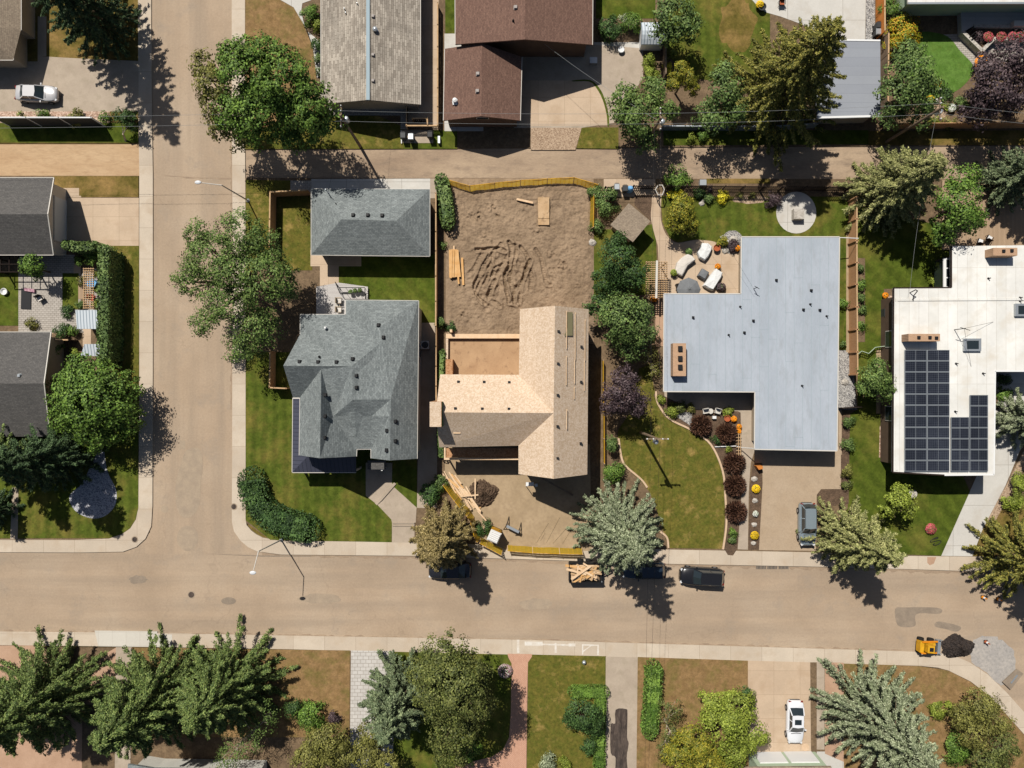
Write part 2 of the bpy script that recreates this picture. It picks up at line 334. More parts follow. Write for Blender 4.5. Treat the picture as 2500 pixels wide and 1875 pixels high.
MT['cells'] = brick('solar_cells', (.010, .012, .02, 1), (.014, .017, .026, 1), (.09, .1, .12, 1), .19, .19, .01, s=.3, var=.3, offset=0, fine=0, rough=.25)
MT['blue'] = mat('blue_plastic', P(110, 170, 222), P(130, 188, 232), 3, rough=.5)
MT['red'] = mat('red_plastic', P(206, 40, 36), rough=.5)
MT['orangef'] = leafmat('orange_petals', P(240, 130, 10), P(250, 160, 20), P(236, 150, 20))
MT['yellowf'] = leafmat('yellow_petals', P(236, 190, 20), P(246, 212, 40), P(226, 176, 20))
MT['whitef'] = leafmat('white_petals', P(230, 230, 226), P(214, 214, 210), P(120, 140, 90))
MT['pinkf'] = leafmat('pink_petals', P(190, 60, 90), P(214, 110, 120), P(150, 30, 50), P(90, 110, 50))
MT['mixf'] = leafmat('mixed_petals', P(226, 222, 214), P(150, 60, 100), P(96, 118, 60), P(206, 170, 180))
# leaves
MT['l_turn'] = leafmat('orange_turning_leaves', P(104, 118, 28, .88), P(150, 140, 32, .88), P(184, 138, 40, .88))
MT['l_bright'] = leafmat('bright_green_leaves', P(54, 76, 26, 0.8), P(74, 100, 36, 0.8), P(102, 126, 54, 0.8))
MT['l_green'] = leafmat('green_leaves', P(52, 70, 32, 0.8), P(74, 94, 46, 0.8), P(100, 118, 64, 0.8))
MT['l_dark'] = leafmat('dark_green_leaves', P(34, 54, 24, .88), P(50, 74, 34, .88), P(74, 98, 50, .88))
MT['l_willow'] = leafmat('willow_leaves', P(58, 78, 32, .88), P(80, 102, 46, .88), P(110, 128, 68, .88))
MT['l_olive'] = leafmat('olive_leaves', P(74, 74, 32, .88), P(98, 98, 46, .88), P(124, 122, 64, .88))
MT['l_brown'] = leafmat('browning_leaves', P(58, 66, 30, .88), P(80, 88, 42, .88), P(108, 112, 60, .88))
MT['l_yellow'] = leafmat('yellow_green_leaves', P(80, 92, 28, 0.8), P(102, 114, 38, 0.8), P(130, 140, 58, 0.8))
MT['l_gold'] = leafmat('golden_leaves', P(176, 164, 30, .88), P(200, 188, 42, .88), P(220, 208, 70, .88))
MT['l_purple'] = leafmat('purple_leaves', P(44, 32, 36, .88), P(64, 50, 54, .88), P(94, 80, 82, .88))
MT['l_barb'] = leafmat('barberry_leaves', P(54, 36, 28, .88), P(72, 48, 38, .88), P(94, 66, 50, .88))
MT['l_fall'] = leafmat('turning_leaves', P(84, 92, 28, .88), P(112, 112, 36, .88), P(140, 130, 44, .88))
MT['n_dark'] = leafmat('dark_spruce_needles', P(38, 54, 32, .7), P(52, 70, 42, .7), P(72, 90, 58, .7))
MT['n_green'] = leafmat('green_spruce_needles', P(58, 74, 36, .7), P(80, 96, 50, .7), P(110, 122, 68, .7))
MT['n_gold'] = leafmat('golden_spruce_needles', P(66, 70, 30, 0.72), P(98, 98, 42, 0.72), P(134, 126, 62, 0.72))
MT['n_olive'] = leafmat('olive_spruce_needles', P(88, 92, 52, .7), P(114, 116, 70, .7), P(146, 144, 96, .7))
MT['n_blue'] = leafmat('blue_spruce_needles', P(80, 90, 64, 0.8), P(112, 120, 92, 0.8), P(146, 152, 124, 0.8))
MT['n_bluegreen'] = leafmat('blue_green_spruce_needles', P(62, 74, 52, 0.72), P(86, 98, 70, 0.72), P(114, 124, 92, 0.72))
MT['n_brown'] = leafmat('browning_spruce_needles', P(88, 78, 44, 0.76), P(116, 102, 62, 0.76), P(146, 130, 90, 0.76))
# ================================================================ ground
_cnt = [0]
def struct(name, pts, z1, m, z0=None, px=True):
    _cnt[0] += 1; z1 += .0006*(_cnt[0] % 9)      # no two sheets share a plane
    q = XY(pts, z1) if px else pts
    z0 = z1-.03 if z0 is None else z0
    return tag(MB().prism(q, z0, z1).build(name, m), kind='structure')
def smoothpts(pts, n=6, closed=True):
    out = []; N = len(pts)
    rngs = range(N) if closed else range(N-1)
    g = (lambda i: pts[i % N]) if closed else (lambda i: pts[max(0, min(N-1, i))])
    for i in rngs:
        p0, p1, p2, p3 = g(i-1), g(i), g(i+1), g(i+2)
        for k in range(n):
            t = k/n
            out.append(tuple(.5*((2*p1[a])+(-p0[a]+p2[a])*t+(2*p0[a]-5*p1[a]+4*p2[a]-p3[a])*t*t+(-p0[a]+3*p1[a]-3*p2[a]+p3[a])*t**3) for a in (0, 1)))
    if not closed: out.append(pts[-1])
    return out
def circle(cx, cy, rx, ry=None, n=28):
    return [(cx+rx*math.cos(2*math.pi*i/n), cy+(ry or rx)*math.sin(2*math.pi*i/n)) for i in range(n)]
def blobpts(cx, cy, rx, ry, n=22, j=.15, seed=0):
    q = random.Random(seed); return smoothpts([(cx+rx*math.cos(2*math.pi*i/n)*(1+q.uniform(-j, j)), cy+ry*math.sin(2*math.pi*i/n)*(1+q.uniform(-j, j))) for i in range(n)], 2)
g_ = MB(); g_.add([(-700, -700, -.08), (700, -700, -.08), (700, 700, -.08), (-700, 700, -.08)], [(0, 1, 2, 3)])
tag(g_.build('ground', MT['dry']), kind='structure')
E = 600
struct('road', [(-E, 1340), (300, 1340), (640, 1345), (1000, 1350), (1600, 1368), (2200, 1380), (2500, 1385), (2500+E, 1385), (2500+E, 2100), (2560, 1800), (2500, 1740), (2300, 1600), (1900, 1586), (1500, 1574), (1000, 1562), (0, 1550), (-E, 1550)], 0, MT['road'], -.06)
struct('road', [(366, -E), (575, -E), (575, 1280), (640, 1352), (300, 1352), (366, 1300)], .004, MT['roadv'], -.06)
struct('alley', [(597, 364), (2500, 354), (2500+E, 354), (2500+E, 440), (2500, 440), (597, 436)], .004, MT['alley'], -.06)
struct('dirt_lane', [(-E, 349), (341, 349), (341, 430), (-E, 430)], .004, MT['dirtlane'], -.06)
# blocks of yard soil
Y0 = .10
struct('yard', [(-E, -E), (338, -E), (338, 350), (-E, 350)], Y0, MT['dry'], -.07)
struct('yard', [(-E, 429), (338, 429), (338, 1260), (320, 1300), (270, 1320), (-E, 1320)], Y0, MT['soil'], -.07)
struct('yard', [(598, -E), (2500+E, -E), (2500+E, 355), (2500, 355), (598, 365)], Y0, MT['soil'], -.07)
struct('yard', [(599, 434), (2500, 438), (2500+E, 438), (2500+E, 1358), (2300, 1358), (1600, 1342), (760, 1325), (660, 1318), (599, 1275)], Y0, MT['soil'], -.07)
struct('yard', [(-E, 1571), (1000, 1590), (1600, 1605), (2152, 1620), (2316, 1634), (2418, 1700), (2500, 1790), (2560, 1890), (2560, 2200), (-E, 2200)], Y0, MT['soil'], -.07)
# sidewalks, each a slab with its kerb face
def ribbon(name, a, b, z, m): return struct(name, a+b[::-1], z, m, -.06)
SWZ = .115
ribbon('sidewalk', [(369, -E), (369, 60), (371, 300), (373, 420), (373, 900), (372, 1235), (369, 1285), (355, 1315), (333, 1335), (300, 1347), (200, 1349), (-E, 1346)],
       [(337, -E), (337, 60), (338, 300), (340, 420), (340, 900), (338, 1235), (332, 1268), (318, 1290), (298, 1304), (266, 1315), (190, 1318), (-E, 1316)], SWZ, MT['walk'])
ribbon('sidewalk', [(565, -E), (566, 300), (568, 600), (567, 1000), (566, 1274), (571, 1297), (587, 1320), (606, 1336), (627, 1346), (687, 1354), (1000, 1357), (1300, 1366), (1600, 1376), (1970, 1383), (2200, 1389), (2380, 1395), (2500+E, 1398)],
       [(598, -E), (598, 300), (599.5, 600), (599.5, 1000), (599.5, 1268), (602, 1282), (614, 1296), (626, 1305), (642, 1313), (681, 1320), (1000, 1324), (1300, 1333), (1600, 1341), (1970, 1348), (2200, 1357), (2380, 1359), (2500+E, 1360)], SWZ, MT['walk'])
ribbon('sidewalk', [(-E, 1540), (0, 1542), (100, 1543), (400, 1546), (700, 1552), (1000, 1557), (1300, 1563), (1500, 1569), (1900, 1581), (2200, 1590), (2289, 1594), (2330, 1601), (2367, 1617), (2412, 1647), (2457, 1690), (2500, 1738), (2580, 1850)],
       [(-E, 1575), (0, 1575), (100, 1576), (400, 1580), (700, 1585), (1000, 1592), (1300, 1600), (1500, 1604), (1900, 1616), (2152, 1623), (2250, 1626), (2290, 1630), (2316, 1637), (2370, 1664), (2418, 1701), (2457, 1744), (2500, 1792)], SWZ, MT['walk'])
struct('sidewalk_repair', [(231, 1540), (384, 1542), (384, 1548), (420, 1549), (420, 1580), (240, 1578)], .121, MT['walk2'], -.06)
for pts, m in (([(1281, 1566), (1325, 1567), (1325, 1577), (1281, 1576)], 0), ([(1262, 1562), (1268, 1562), (1268, 1594), (1262, 1594)], 0), ([(1354, 1570), (1359, 1570), (1359, 1594), (1354, 1594)], 0), ([(1322, 1571), (1394, 1573), (1394, 1577), (1322, 1575)], 0), ([(1388, 1571), (1405, 1571), (1405, 1578), (1388, 1578)], 0), ([(1421, 1573), (1462, 1574), (1462, 1577), (1421, 1576)], 0), ([(1421, 1576), (1424, 1576), (1424, 1598), (1421, 1598)], 0), ([(1440, 1577), (1444, 1577), (1424, 1592), (1424, 1588)], 0), ([(1458, 1577), (1462, 1577), (1462, 1599), (1458, 1599)], 0)):
    struct('paint_mark', pts, .1195, MT['marking'], .112)
# patches in the road
def patch(pts, m='patch', z=.010): return struct('road_patch', pts, z, MT[m], z-.003)
patch(smoothpts([(455, 1100), (485, 1095), (495, 1130), (490, 1180), (487, 1230), (470, 1260), (445, 1262), (432, 1240), (428, 1190), (440, 1140)]))
patch(circle(458, 1314, 26, 31)); patch(circle(558, 1467, 18, 9), 'patchd'); patch(blobpts(336, 1415, 22, 10, seed=2), 'patchd')
patch([(438, 1075), (452, 1075), (452, 1096), (438, 1096)], 'patch'); patch(circle(402, 1243, 9))
patch(smoothpts([(2186, 1486), (2210, 1483), (2290, 1484), (2294, 1498), (2238, 1499), (2234, 1528), (2200, 1530), (2188, 1518)]), 'patchd')
patch(smoothpts([(2284, 1520), (2300, 1518), (2345, 1530), (2336, 1542), (2310, 1536), (2284, 1530)]), 'patchd')
q_ = random.Random(12); patch([(x+q_.uniform(-3, 3), y+q_.uniform(-3, 3)) for x, y in smoothpts([(2372, 1572), (2400, 1552), (2440, 1560), (2475, 1592), (2476, 1640), (2446, 1672), (2412, 1643), (2374, 1614)], 6)], 'newpave')
patch(blobpts(1310, 1475, 40, 14, seed=4), 'patch', .009); patch(blobpts(780, 1462, 50, 12, seed=5), 'patch', .009)
def ragged(name, line, w0, w1, z, m, seed):
    q = random.Random(seed); up, dn = [], []
    for (ax, ay), (bx, by) in zip(line, line[1:]):
        n = max(2, int(math.hypot(bx-ax, by-ay)/9))
        for i in range(n): x, y = ax+(bx-ax)*i/n, ay+(by-ay)*i/n; up.append((x, y)); l = math.hypot(bx-ax, by-ay); k = q.uniform(w0, w1); dn.append((x-(by-ay)/l*k, y+(bx-ax)/l*k))
    return struct(name, up+dn[::-1], z, MT[m], z-.003)
for i, (ln, a_, b_) in enumerate((([(640, 1350), (1000, 1358), (1300, 1367), (1600, 1377), (1970, 1384), (2370, 1396)], 2, 9), ([(2200, 1591), (1900, 1582), (1500, 1570), (1000, 1558), (700, 1553), (0, 1543)], 1, 7), ([(374, 900), (374, 430)], -4, -1), ([(566, 1000), (567, 600), (566, 330)], -6, -1), ([(400, 428), (500, 434), (600, 434)], 1, 5), ([(600, 432), (1080, 436), (1500, 436)], -5, -1))): ragged('road_stain', ln, a_, b_, .0075+.0004*i, 'stain', i)
struct('tar_seam', [(500, 1352), (501, 1352), (640, 1356), (760, 1357), (760, 1359), (640, 1359)], .0115, MT['patchd'], .008)
# lawns and beds: name, outline, height, material
G1, G2, G3, G4 = .118, .124, .130, .136
def A(name, m, z, *pts): return struct(name, list(pts), z, MT[m])
# north west corner lot
A('driveway', 'driveg', G2, (-E, 150), (0, 150), (92, 150), (92, 137), (200, 143), (338, 149), (338, 272), (-E, 272))
A('path', 'driveg', G2, (92, 40), (113, 40), (113, 137), (92, 137)); A('gravel_bed', 'gravelp', G2, (-E, 272), (268, 272), (268, 300), (-E, 300))
A('lawn', 'grass', G1, (-E, 300), (337, 300), (337, 348), (-E, 348))
# west lots
A('lawn', 'dry', G1, (130, 430), (338, 430), (338, 481), (198, 481), (198, 478), (130, 478))
A('concrete_slab', 'drive', G2, (153, 459), (193, 459), (193, 478), (198, 478), (198, 482), (153, 482))
A('driveway', 'drive', G2, (140, 483), (339, 483), (339, 600), (140, 600)); A('lawn', 'dry2', G1, (272, 600), (339, 600), (339, 1040), (272, 1040))
A('patio', 'paver', G2, (45, 622), (182, 622), (182, 662), (197, 662), (197, 790), (205, 812), (45, 812)); A('lawn', 'grass', G3, (153, 667), (192, 667), (191, 755), (152, 755))
A('lawn', 'grass', G2, (-60, 665), (45, 665), (45, 795), (-60, 795)); A('deck_floor', 'tandeck', G3, (191, 690), (207, 690), (207, 730), (191, 730))
A('patio', 'paver', G3, (200, 655), (246, 655), (246, 760), (208, 760), (208, 690), (200, 690)); A('concrete_slab', 'drive', G3, (180, 645), (197, 645), (197, 668), (180, 668))
A('path', 'drive', G2, (202, 800), (222, 800), (222, 845), (202, 845)); A('path', 'pinkslab', G2, (104, 797), (130, 797), (130, 815), (104, 815))
A('lawn', 'grass2', G1, (-E, 1050), (338, 1050), (338, 1240), (331, 1268), (317, 1290), (297, 1303), (265, 1314), (-E, 1315))
struct('gravel_bed', smoothpts([(250, 1090), (262, 1150), (283, 1195), (282, 1230), (262, 1256), (232, 1266), (200, 1258), (178, 1240), (170, 1210), (200, 1180), (225, 1130)]), G2, MT['gravelb'])
A('path', 'driveg', G2, (30, 1190), (45, 1190), (43, 1316), (25, 1316))
# north lots
A('lawn', 'brown', G1, (599, -E), (680, -E), (680, -2), (716, 18), (742, 62), (763, 115), (772, 190), (772, 330), (599, 330))
A('path', 'white_conc', G2, (675, -60), (760, -60), (760, 0), (738, 8), (735, 30), (748, 75), (768, 90), (790, 115), (790, 185), (774, 190), (764, 115), (743, 62), (717, 18), (682, -2))
A('lawn', 'dry2', G1, (599, 330), (700, 290), (850, 250), (985, 310), (985, 363), (599, 364)); A('lawn', 'grass', G1, (1058, 318), (1116, 318), (1116, 363), (982, 363), (982, 350), (1058, 350))
A('patio', 'paver', G2, (800, 250), (995, 250), (995, 316), (978, 316), (978, 282), (800, 282))
A('driveway', 'drive', G2, (997, -200), (1071, -200), (1071, 316), (995, 316), (995, 250)); A('concrete_slab', 'driveg', G2, (979, 318), (1058, 318), (1058, 349), (979, 349))
A('lawn', 'grass', G1, (1087, -200), (1115, -200), (1115, 82), (1087, 82)); A('concrete_slab', 'white_conc', G2, (1085, 82), (1180, 82), (1180, 320), (1085, 320))
A('driveway', 'driveg', G2, (1255, 95), (1570, 118), (1570, 190), (1500, 300), (1420, 312), (1280, 312), (1255, 312)); A('driveway', 'drive', G3, (1266, 196), (1440, 197), (1466, 220), (1482, 262), (1486, 306), (1266, 307))
A('gravel_drive', 'gravelt', G1, (1296, 311), (1420, 311), (1405, 366), (1296, 366)); A('lawn', 'dry2', G2, (1421, 311), (1510, 311), (1510, 363), (1407, 362))
struct('weed_strip', smoothpts([(1400, 196), (1440, 195), (1462, 213), (1476, 240), (1486, 280), (1487, 306), (1483, 306), (1481, 280), (1471, 243), (1456, 215), (1438, 199), (1400, 199)], 3), G4, MT['grass'])
A('lawn', 'grass', G1, (1455, -200), (1600, -200), (1600, 45), (1455, 45)); A('path', 'white_conc', G2, (1450, 103), (1620, 103), (1620, 121), (1450, 121))
A('lawn', 'grass2', G1, (1622, -200), (1880, -200), (1880, 190), (1760, 200), (1690, 190), (1622, 130)); struct('dry_patch', blobpts(1800, 60, 45, 70, seed=9, j=.2), G2-.003, MT['dry'])
struct('patio', [(1832, -200), (2118, -200), (2112, 96), (2000, 96), (1960, 60), (1905, 40), (1870, 30), (1850, 15), (1832, -5)], G2, MT['white_conc'])
A('gravel_strip', 'gravelg', G2, (2118, -200), (2136, -200), (2136, 97), (2113, 97)); A('lawn', 'grass', G1, (1620, 318), (2120, 318), (2120, 352), (1620, 355))
struct('lawn', smoothpts([(2225, 86), (2305, 85), (2345, 125), (2376, 160), (2372, 185), (2345, 215), (2310, 232), (2260, 240), (2210, 180)]), G2, MT['grassf'])
struct('path', [(2304, 84), (2400, 80), (2560, 80), (2560, 150), (2400, 150), (2392, 176), (2376, 178), (2372, 162)], G1, MT['paver'])
A('path', 'gravelt', G1, (2196, -100), (2218, -100), (2210, 40), (2200, 60), (2190, 40)); struct('path', blobpts(2292, 250, 26, 45, seed=3), G1, MT['gravelt'])
A('lawn', 'dry', .113, (2120, 320), (2560, 318), (2560, 354), (2120, 354))
# middle block
A('lawn', 'dry2', G1, (600, 439), (712, 441), (712, 474), (673, 474), (673, 605), (600, 700)); A('concrete_slab', 'paver', G2, (709, 441), (760, 441), (760, 471), (709, 471))
A('driveway', 'white_conc', G2, (760, 437), (1050, 436), (1050, 470), (760, 470)); A('driveway', 'driveg', G2, (1050, 436), (1074, 436), (1072, 484), (1050, 484))
A('lawn', 'dry2', G1, (675, 478), (762, 478), (762, 660), (675, 660)); A('path', 'drive', G2, (758, 610), (882, 610), (882, 650), (827, 650), (827, 702), (781, 702), (781, 650), (758, 650))
A('lawn', 'grass', G1, (827, 620), (1068, 620), (1068, 790), (827, 790)); A('deck_floor', 'deck', .45, (772, 700), (827, 690), (898, 700), (898, 780), (772, 790))
A('path', 'driveg', G2, (1024, 788), (1067, 788), (1067, 1240), (1018, 1240), (1024, 900))
A('lawn', 'grass2', G1, (600, 860), (1018, 860), (1018, 1240), (957, 1268), (956, 1324), (660, 1318), (600, 1270))
struct('path', [(893, 1140), (957, 1140), (957, 1185), (985, 1210), (1017, 1239), (1015, 1276), (957, 1276), (955, 1268), (922, 1233), (893, 1210)], G2, MT['driveg'])
A('path', 'driveg', G3, (957, 1276), (1012, 1276), (1012, 1324), (957, 1324))
# construction lot
A('dirt_yard', 'lot2', G1, (1086, 1085), (1440, 1085), (1445, 1345), (1235, 1342), (1170, 1310), (1086, 1180))
for (x0, y0, x1, y1) in ((1309, 1324, 1338, 1276), (1333, 1324, 1366, 1262), (1349, 1326, 1386, 1284), (1372, 1327, 1396, 1288), (1318, 1320, 1330, 1300)):
    d = MB(); d.bar(W(x0, y0, .13), W(x1, y1, .13), .1, .09); d.build('dirt_ridge', MT['lot2'])['kind'] = 'structure'
def dirt_lot():
    nx, ny = 230, 250; x0, y0, x1, y1 = 1088, 436, 1450, 840
    X = np.linspace(x0, x1, nx); Yp = np.linspace(y0, y1, ny); xx, yy = np.meshgrid(X, Yp); q = np.random.default_rng(3); z = np.zeros((ny, nx))
    def smooth_noise(cell):      # random heights on a coarse grid, drawn out over the lot
        gx = (xx-x0)/cell; gy = (yy-y0)/cell; n = q.normal(0, 1, (int(gy.max())+3, int(gx.max())+3)); ix, iy = gx.astype(int), gy.astype(int); fx, fy = gx-ix, gy-iy
        fx, fy = fx*fx*(3-2*fx), fy*fy*(3-2*fy); return (n[iy, ix]*(1-fx)+n[iy, ix+1]*fx)*(1-fy)+(n[iy+1, ix]*(1-fx)+n[iy+1, ix+1]*fx)*fy
    z += .06*smooth_noise(60)+.035*smooth_noise(24)+.028*smooth_noise(9)+.022*smooth_noise(4)
    mess = np.exp(-(((xx-1222)/75)**2+((yy-680)/70)**2)**1.5); wx = 5*smooth_noise(30); wy = 5*smooth_noise(30)
    rt = np.zeros((ny, nx))
    def rut(pts, w_, dep):       # a wheel track: a trough with dirt thrown up on both sides, wandering
        nonlocal rt
        pts = smoothpts(pts, 6, False); d = np.full(z.shape, 1e9); px_, py_ = xx+wx*.7, yy+wy*.7
        for (ax, ay), (bx, by) in zip(pts, pts[1:]):
            l2 = (bx-ax)**2+(by-ay)**2+1e-9; t = np.clip(((px_-ax)*(bx-ax)+(py_-ay)*(by-ay))/l2, 0, 1); d = np.minimum(d, np.hypot(px_-ax-t*(bx-ax), py_-ay-t*(by-ay)))
        rt += -dep*np.exp(-(d/w_)**4)+dep*.8*np.exp(-((d-w_*1.7)/(w_*.6))**2)
    for r in ([(1246, 590), (1242, 660), (1243, 740)], [(1256, 600), (1254, 670), (1256, 742)], [(1222, 598), (1192, 660), (1158, 715)], [(1236, 612), (1218, 670), (1186, 742), (1200, 752)], [(1264, 606), (1284, 640), (1266, 700), (1258, 738)], [(1196, 626), (1172, 670), (1156, 708), (1186, 748)], [(1290, 640), (1278, 690), (1266, 735)], [(1212, 690), (1200, 735), (1218, 748)], [(1185, 612), (1165, 640), (1150, 668)], [(1222, 604), (1184, 607), (1156, 616)], [(1204, 640), (1180, 690)], [(1232, 650), (1208, 650), (1200, 700)], [(1268, 650), (1290, 668), (1300, 700)], [(1300, 610), (1322, 640), (1336, 690), (1350, 700)]):
        rut([(x_+q.uniform(-5, 5), y_+q.uniform(-5, 5)) for x_, y_ in r], q.uniform(3.6, 5.6), q.uniform(.09, .18))
    z += np.clip(rt, -.3, .34)+mess*(.10*smooth_noise(13)+.07*smooth_noise(6))+.04*np.sin(yy*1.1)*np.clip(-rt*8, 0, 1)
    for cx, cy, s_ in ((1165, 525, 14), (1200, 508, 12), (1150, 532, 8), (1215, 530, 8), (1180, 575, 9), (1310, 560, 10), (1345, 620, 10), (1370, 650, 14), (1130, 765, 10), (1350, 660, 8), (1200, 590, 7)): z += np.exp(-((xx-cx)**2+(yy-cy)**2)/s_**2)*(.12*smooth_noise(5)+.05*smooth_noise(3))
    z += q.normal(0, .012, z.shape)+.34
    e = np.minimum(np.minimum(xx-x0, x1-xx), np.minimum(yy-y0, y1-yy)); z = .112+(z-.112)*np.clip(e/14, 0, 1)
    k = (H-z)/H; vs = np.stack([(xx-1250)/PXM*k, -(yy-937.5)/PXM*k, z], -1).reshape(-1, 3)
    fs = [(j*nx+i, (j+1)*nx+i, (j+1)*nx+i+1, j*nx+i+1) for j in range(ny-1) for i in range(nx-1)]
    m = MB(); m.v = [tuple(v) for v in vs.tolist()]; m.f = fs
    tag(m.build('dirt_yard', MT['lot'], smooth=True), kind='structure')
dirt_lot()
# flat roof house garden
A('concrete_slab', 'drive', G2, (1474, 437), (1600, 437), (1600, 480), (1474, 480)); A('gravel_bed', 'mulch', G3, (1549, 476), (1592, 476), (1590, 540), (1549, 500))
struct('lawn', [(1612, 478), (1690, 480), (2072, 480), (2072, 700), (2050, 900), (2046, 960), (2040, 700), (1810, 600), (1700, 584), (1655, 592), (1635, 580), (1618, 545)], G1, MT['grass2'])
A('lawn', 'grass2', .114, (1540, 560), (1600, 545), (1604, 640), (1600, 720), (1430, 720), (1430, 560)); A('lawn', 'grass', .115, (2046, 570), (2072, 570), (2070, 860), (2046, 860))
struct('path', smoothpts([(1592, 470), (1615, 470)], 2, False)+smoothpts([(1614, 500), (1613, 530), (1620, 560), (1634, 582), (1656, 593), (1695, 586), (1735, 588), (1760, 596)], 3, False)+[(1815, 622), (1815, 722), (1608, 722), (1608, 640)]+smoothpts([(1606, 600), (1596, 565), (1589, 530), (1591, 500)], 3, False), G3, MT['drive'])
struct('patio', circle(1944, 519, 49, 51), G2, MT['white_conc'])
struct('rock_bed', blobpts(1785, 592, 30, 28, seed=6), G4, MT['gravelg']); struct('mulch_bed', blobpts(1830, 487, 45, 10, seed=8), G2, MT['gravelt'])
A('lawn', 'dry', G1, (1725, 436), (1880, 436), (1880, 448), (1725, 448)); A('path', 'pinkslab', G1, (1600, 720), (1622, 720), (1622, 845), (1600, 845))
A('patio', 'driveg', G2, (1622, 950), (1845, 950), (1845, 1030), (1808, 1030), (1800, 1005), (1700, 1003), (1622, 975))
struct('mulch_bed', smoothpts([(1603, 960), (1700, 1000), (1802, 1004), (1808, 1030), (1806, 1100), (1810, 1180), (1800, 1340), (1768, 1340), (1772, 1220), (1766, 1150), (1735, 1085), (1690, 1050), (1635, 1025), (1606, 985)], 3), G2, MT['mulch'])
struct('rock_bed', [(1640, 1010), (1690, 1005), (1688, 1045), (1680, 1035)], G3, MT['gravelg'])
struct('lawn', smoothpts([(1585, 890), (1600, 960), (1612, 1000), (1632, 1024), (1688, 1050), (1735, 1085), (1764, 1150), (1770, 1220), (1772, 1280), (1764, 1340)], 4, False)+[(1632, 1338)]+smoothpts([(1632, 1330), (1620, 1300), (1585, 1200), (1530, 1140), (1512, 1080), (1510, 1050), (1540, 1000), (1560, 900)], 3, False), G1, MT['dry2'])
def edging(pts, label):
    p = [W(a, b, .17) for a, b in smoothpts(pts, 5, False)]; m = MB()
    for a, b in zip(p, p[1:]): m.bar(a, b, .2, .16)
    return tag(m.build('garden_edging', MT['curbing']), label, 'edging')
edging([(1601, 955), (1606, 985), (1634, 1022), (1688, 1050), (1735, 1085), (1764, 1150), (1771, 1220), (1773, 1280), (1765, 1341)], 'curved tan concrete edging between the front lawn and the round purple bushes')
edging([(1510, 1070), (1518, 1120), (1530, 1140), (1565, 1170), (1580, 1190)], 'short tan concrete edging beside the blue spruce by the dry lawn')
edging([(1612, 1298), (1628, 1312), (1632, 1338)], 'small tan edging curve at the sidewalk under the blue spruce')
A('path', 'driveg', G2, (1808, 1000), (1843, 1000), (1843, 1098), (1833, 1130), (1828, 1200), (1826, 1342), (1801, 1341), (1812, 1180))
struct('mulch_bed', [(1838, 1133), (1861, 1130), (1861, 1180), (1853, 1342), (1827, 1342), (1832, 1180)], G3, MT['mulch'])
struct('driveway', [(1843, 1090), (2048, 1090), (2055, 1010), (2056, 1194), (2005, 1194), (1994, 1208), (1992, 1345), (1853, 1343), (1862, 1180), (1861, 1130), (1843, 1130)], G1, MT['drivet'])
struct('mulch_bed', [(2053, 1014), (2075, 1014), (2072, 1230), (1995, 1240), (1994, 1208), (2005, 1195), (2053, 1194)], G2, MT['mulch'])
A('gravel_strip', 'gravelg', G2, (2046, 855), (2080, 855), (2092, 1000), (2046, 1000)); A('driveway', 'drivet', G2, (2047, 1000), (2055, 1000), (2055, 1110), (2047, 1110))
# white roof house garden
struct('lawn', [(2094, 500), (2330, 560), (2330, 705), (2158, 705), (2156, 1115), (2330, 1115), (2368, 1200), (2298, 1357), (2000, 1346), (2070, 1240), (2076, 1010), (2094, 1000)], G1, MT['grass'])
A('gravel_strip', 'gravelp', G2, (2156, 722), (2182, 722), (2182, 870), (2152, 870)); A('gravel_strip', 'gravelp', G2, (2148, 1040), (2166, 1040), (2165, 1117), (2146, 1117)); A('dirt_strip', 'lot2', G2, (2139, 855), (2154, 855), (2152, 1010), (2139, 1010))
A('dirt_strip', 'lot2', G2, (2066, 570), (2074, 570), (2074, 860), (2066, 860)); A('vegetable_bed', 'soil', G2, (2092, 630), (2112, 630), (2112, 835), (2092, 835))
struct('driveway', [(2426, 1000), (2560, 1000), (2490, 1100), (2455, 1185), (2400, 1290), (2374, 1358), (2298, 1357), (2368, 1200), (2390, 1150)], G2, MT['white_conc'])
struct('gravel_strip', [(2500, 1100), (2520, 1110), (2420, 1290), (2410, 1270), (2456, 1186)], G1, MT['gravelt'])
A('deck_floor', 'tandeck', .3, (2300, 440), (2560, 440), (2560, 610), (2300, 610)); A('lawn', 'dry', .112, (2380, 1250), (2560, 1200), (2560, 1358), (2375, 1358))
A('stain', 'pinkslab', .1205, (2264, 1360), (2286, 1360), (2280, 1376), (2270, 1380), (2264, 1374)); A('concrete_slab', 'white_conc', G2, (2430, 905), (2560, 905), (2560, 1000), (2440, 1010))
# south block
A('driveway', 'pinkslab', G2, (-E, 1576), (92, 1576), (200, 1700), (200, 1950), (-E, 1950)); A('path', 'driveg', G2, (283, 1580), (322, 1580), (318, 1900), (280, 1900))
A('lawn', 'brown', G1, (322, 1581), (854, 1588), (853, 1800), (322, 1800)); A('driveway', 'paverw', G2, (857, 1588), (960, 1590), (960, 1950), (853, 1950)); A('path', 'pinkslab', G2, (180, 1640), (285, 1580), (285, 1720), (200, 1720))
A('lawn', 'grass2', G1, (960, 1591), (1250, 1598), (1250, 1950), (960, 1950))
struct('path', [(1239, 1596), (1299, 1597), (1298, 1604), (1289, 1617), (1287, 1700), (1284, 1950), (1100, 1950), (1112, 1870), (1170, 1855), (1200, 1848), (1228, 1830), (1243, 1800), (1247, 1740), (1249, 1620), (1241, 1605)], G2, MT['pink'])
struct('lawn', [(1299, 1598), (1480, 1602), (1478, 1950), (1285, 1950), (1288, 1700), (1289, 1618)], G1, MT['dry2'])
A('driveway', 'driveg', G2, (1479, 1603), (1557, 1605), (1553, 1950), (1477, 1950))
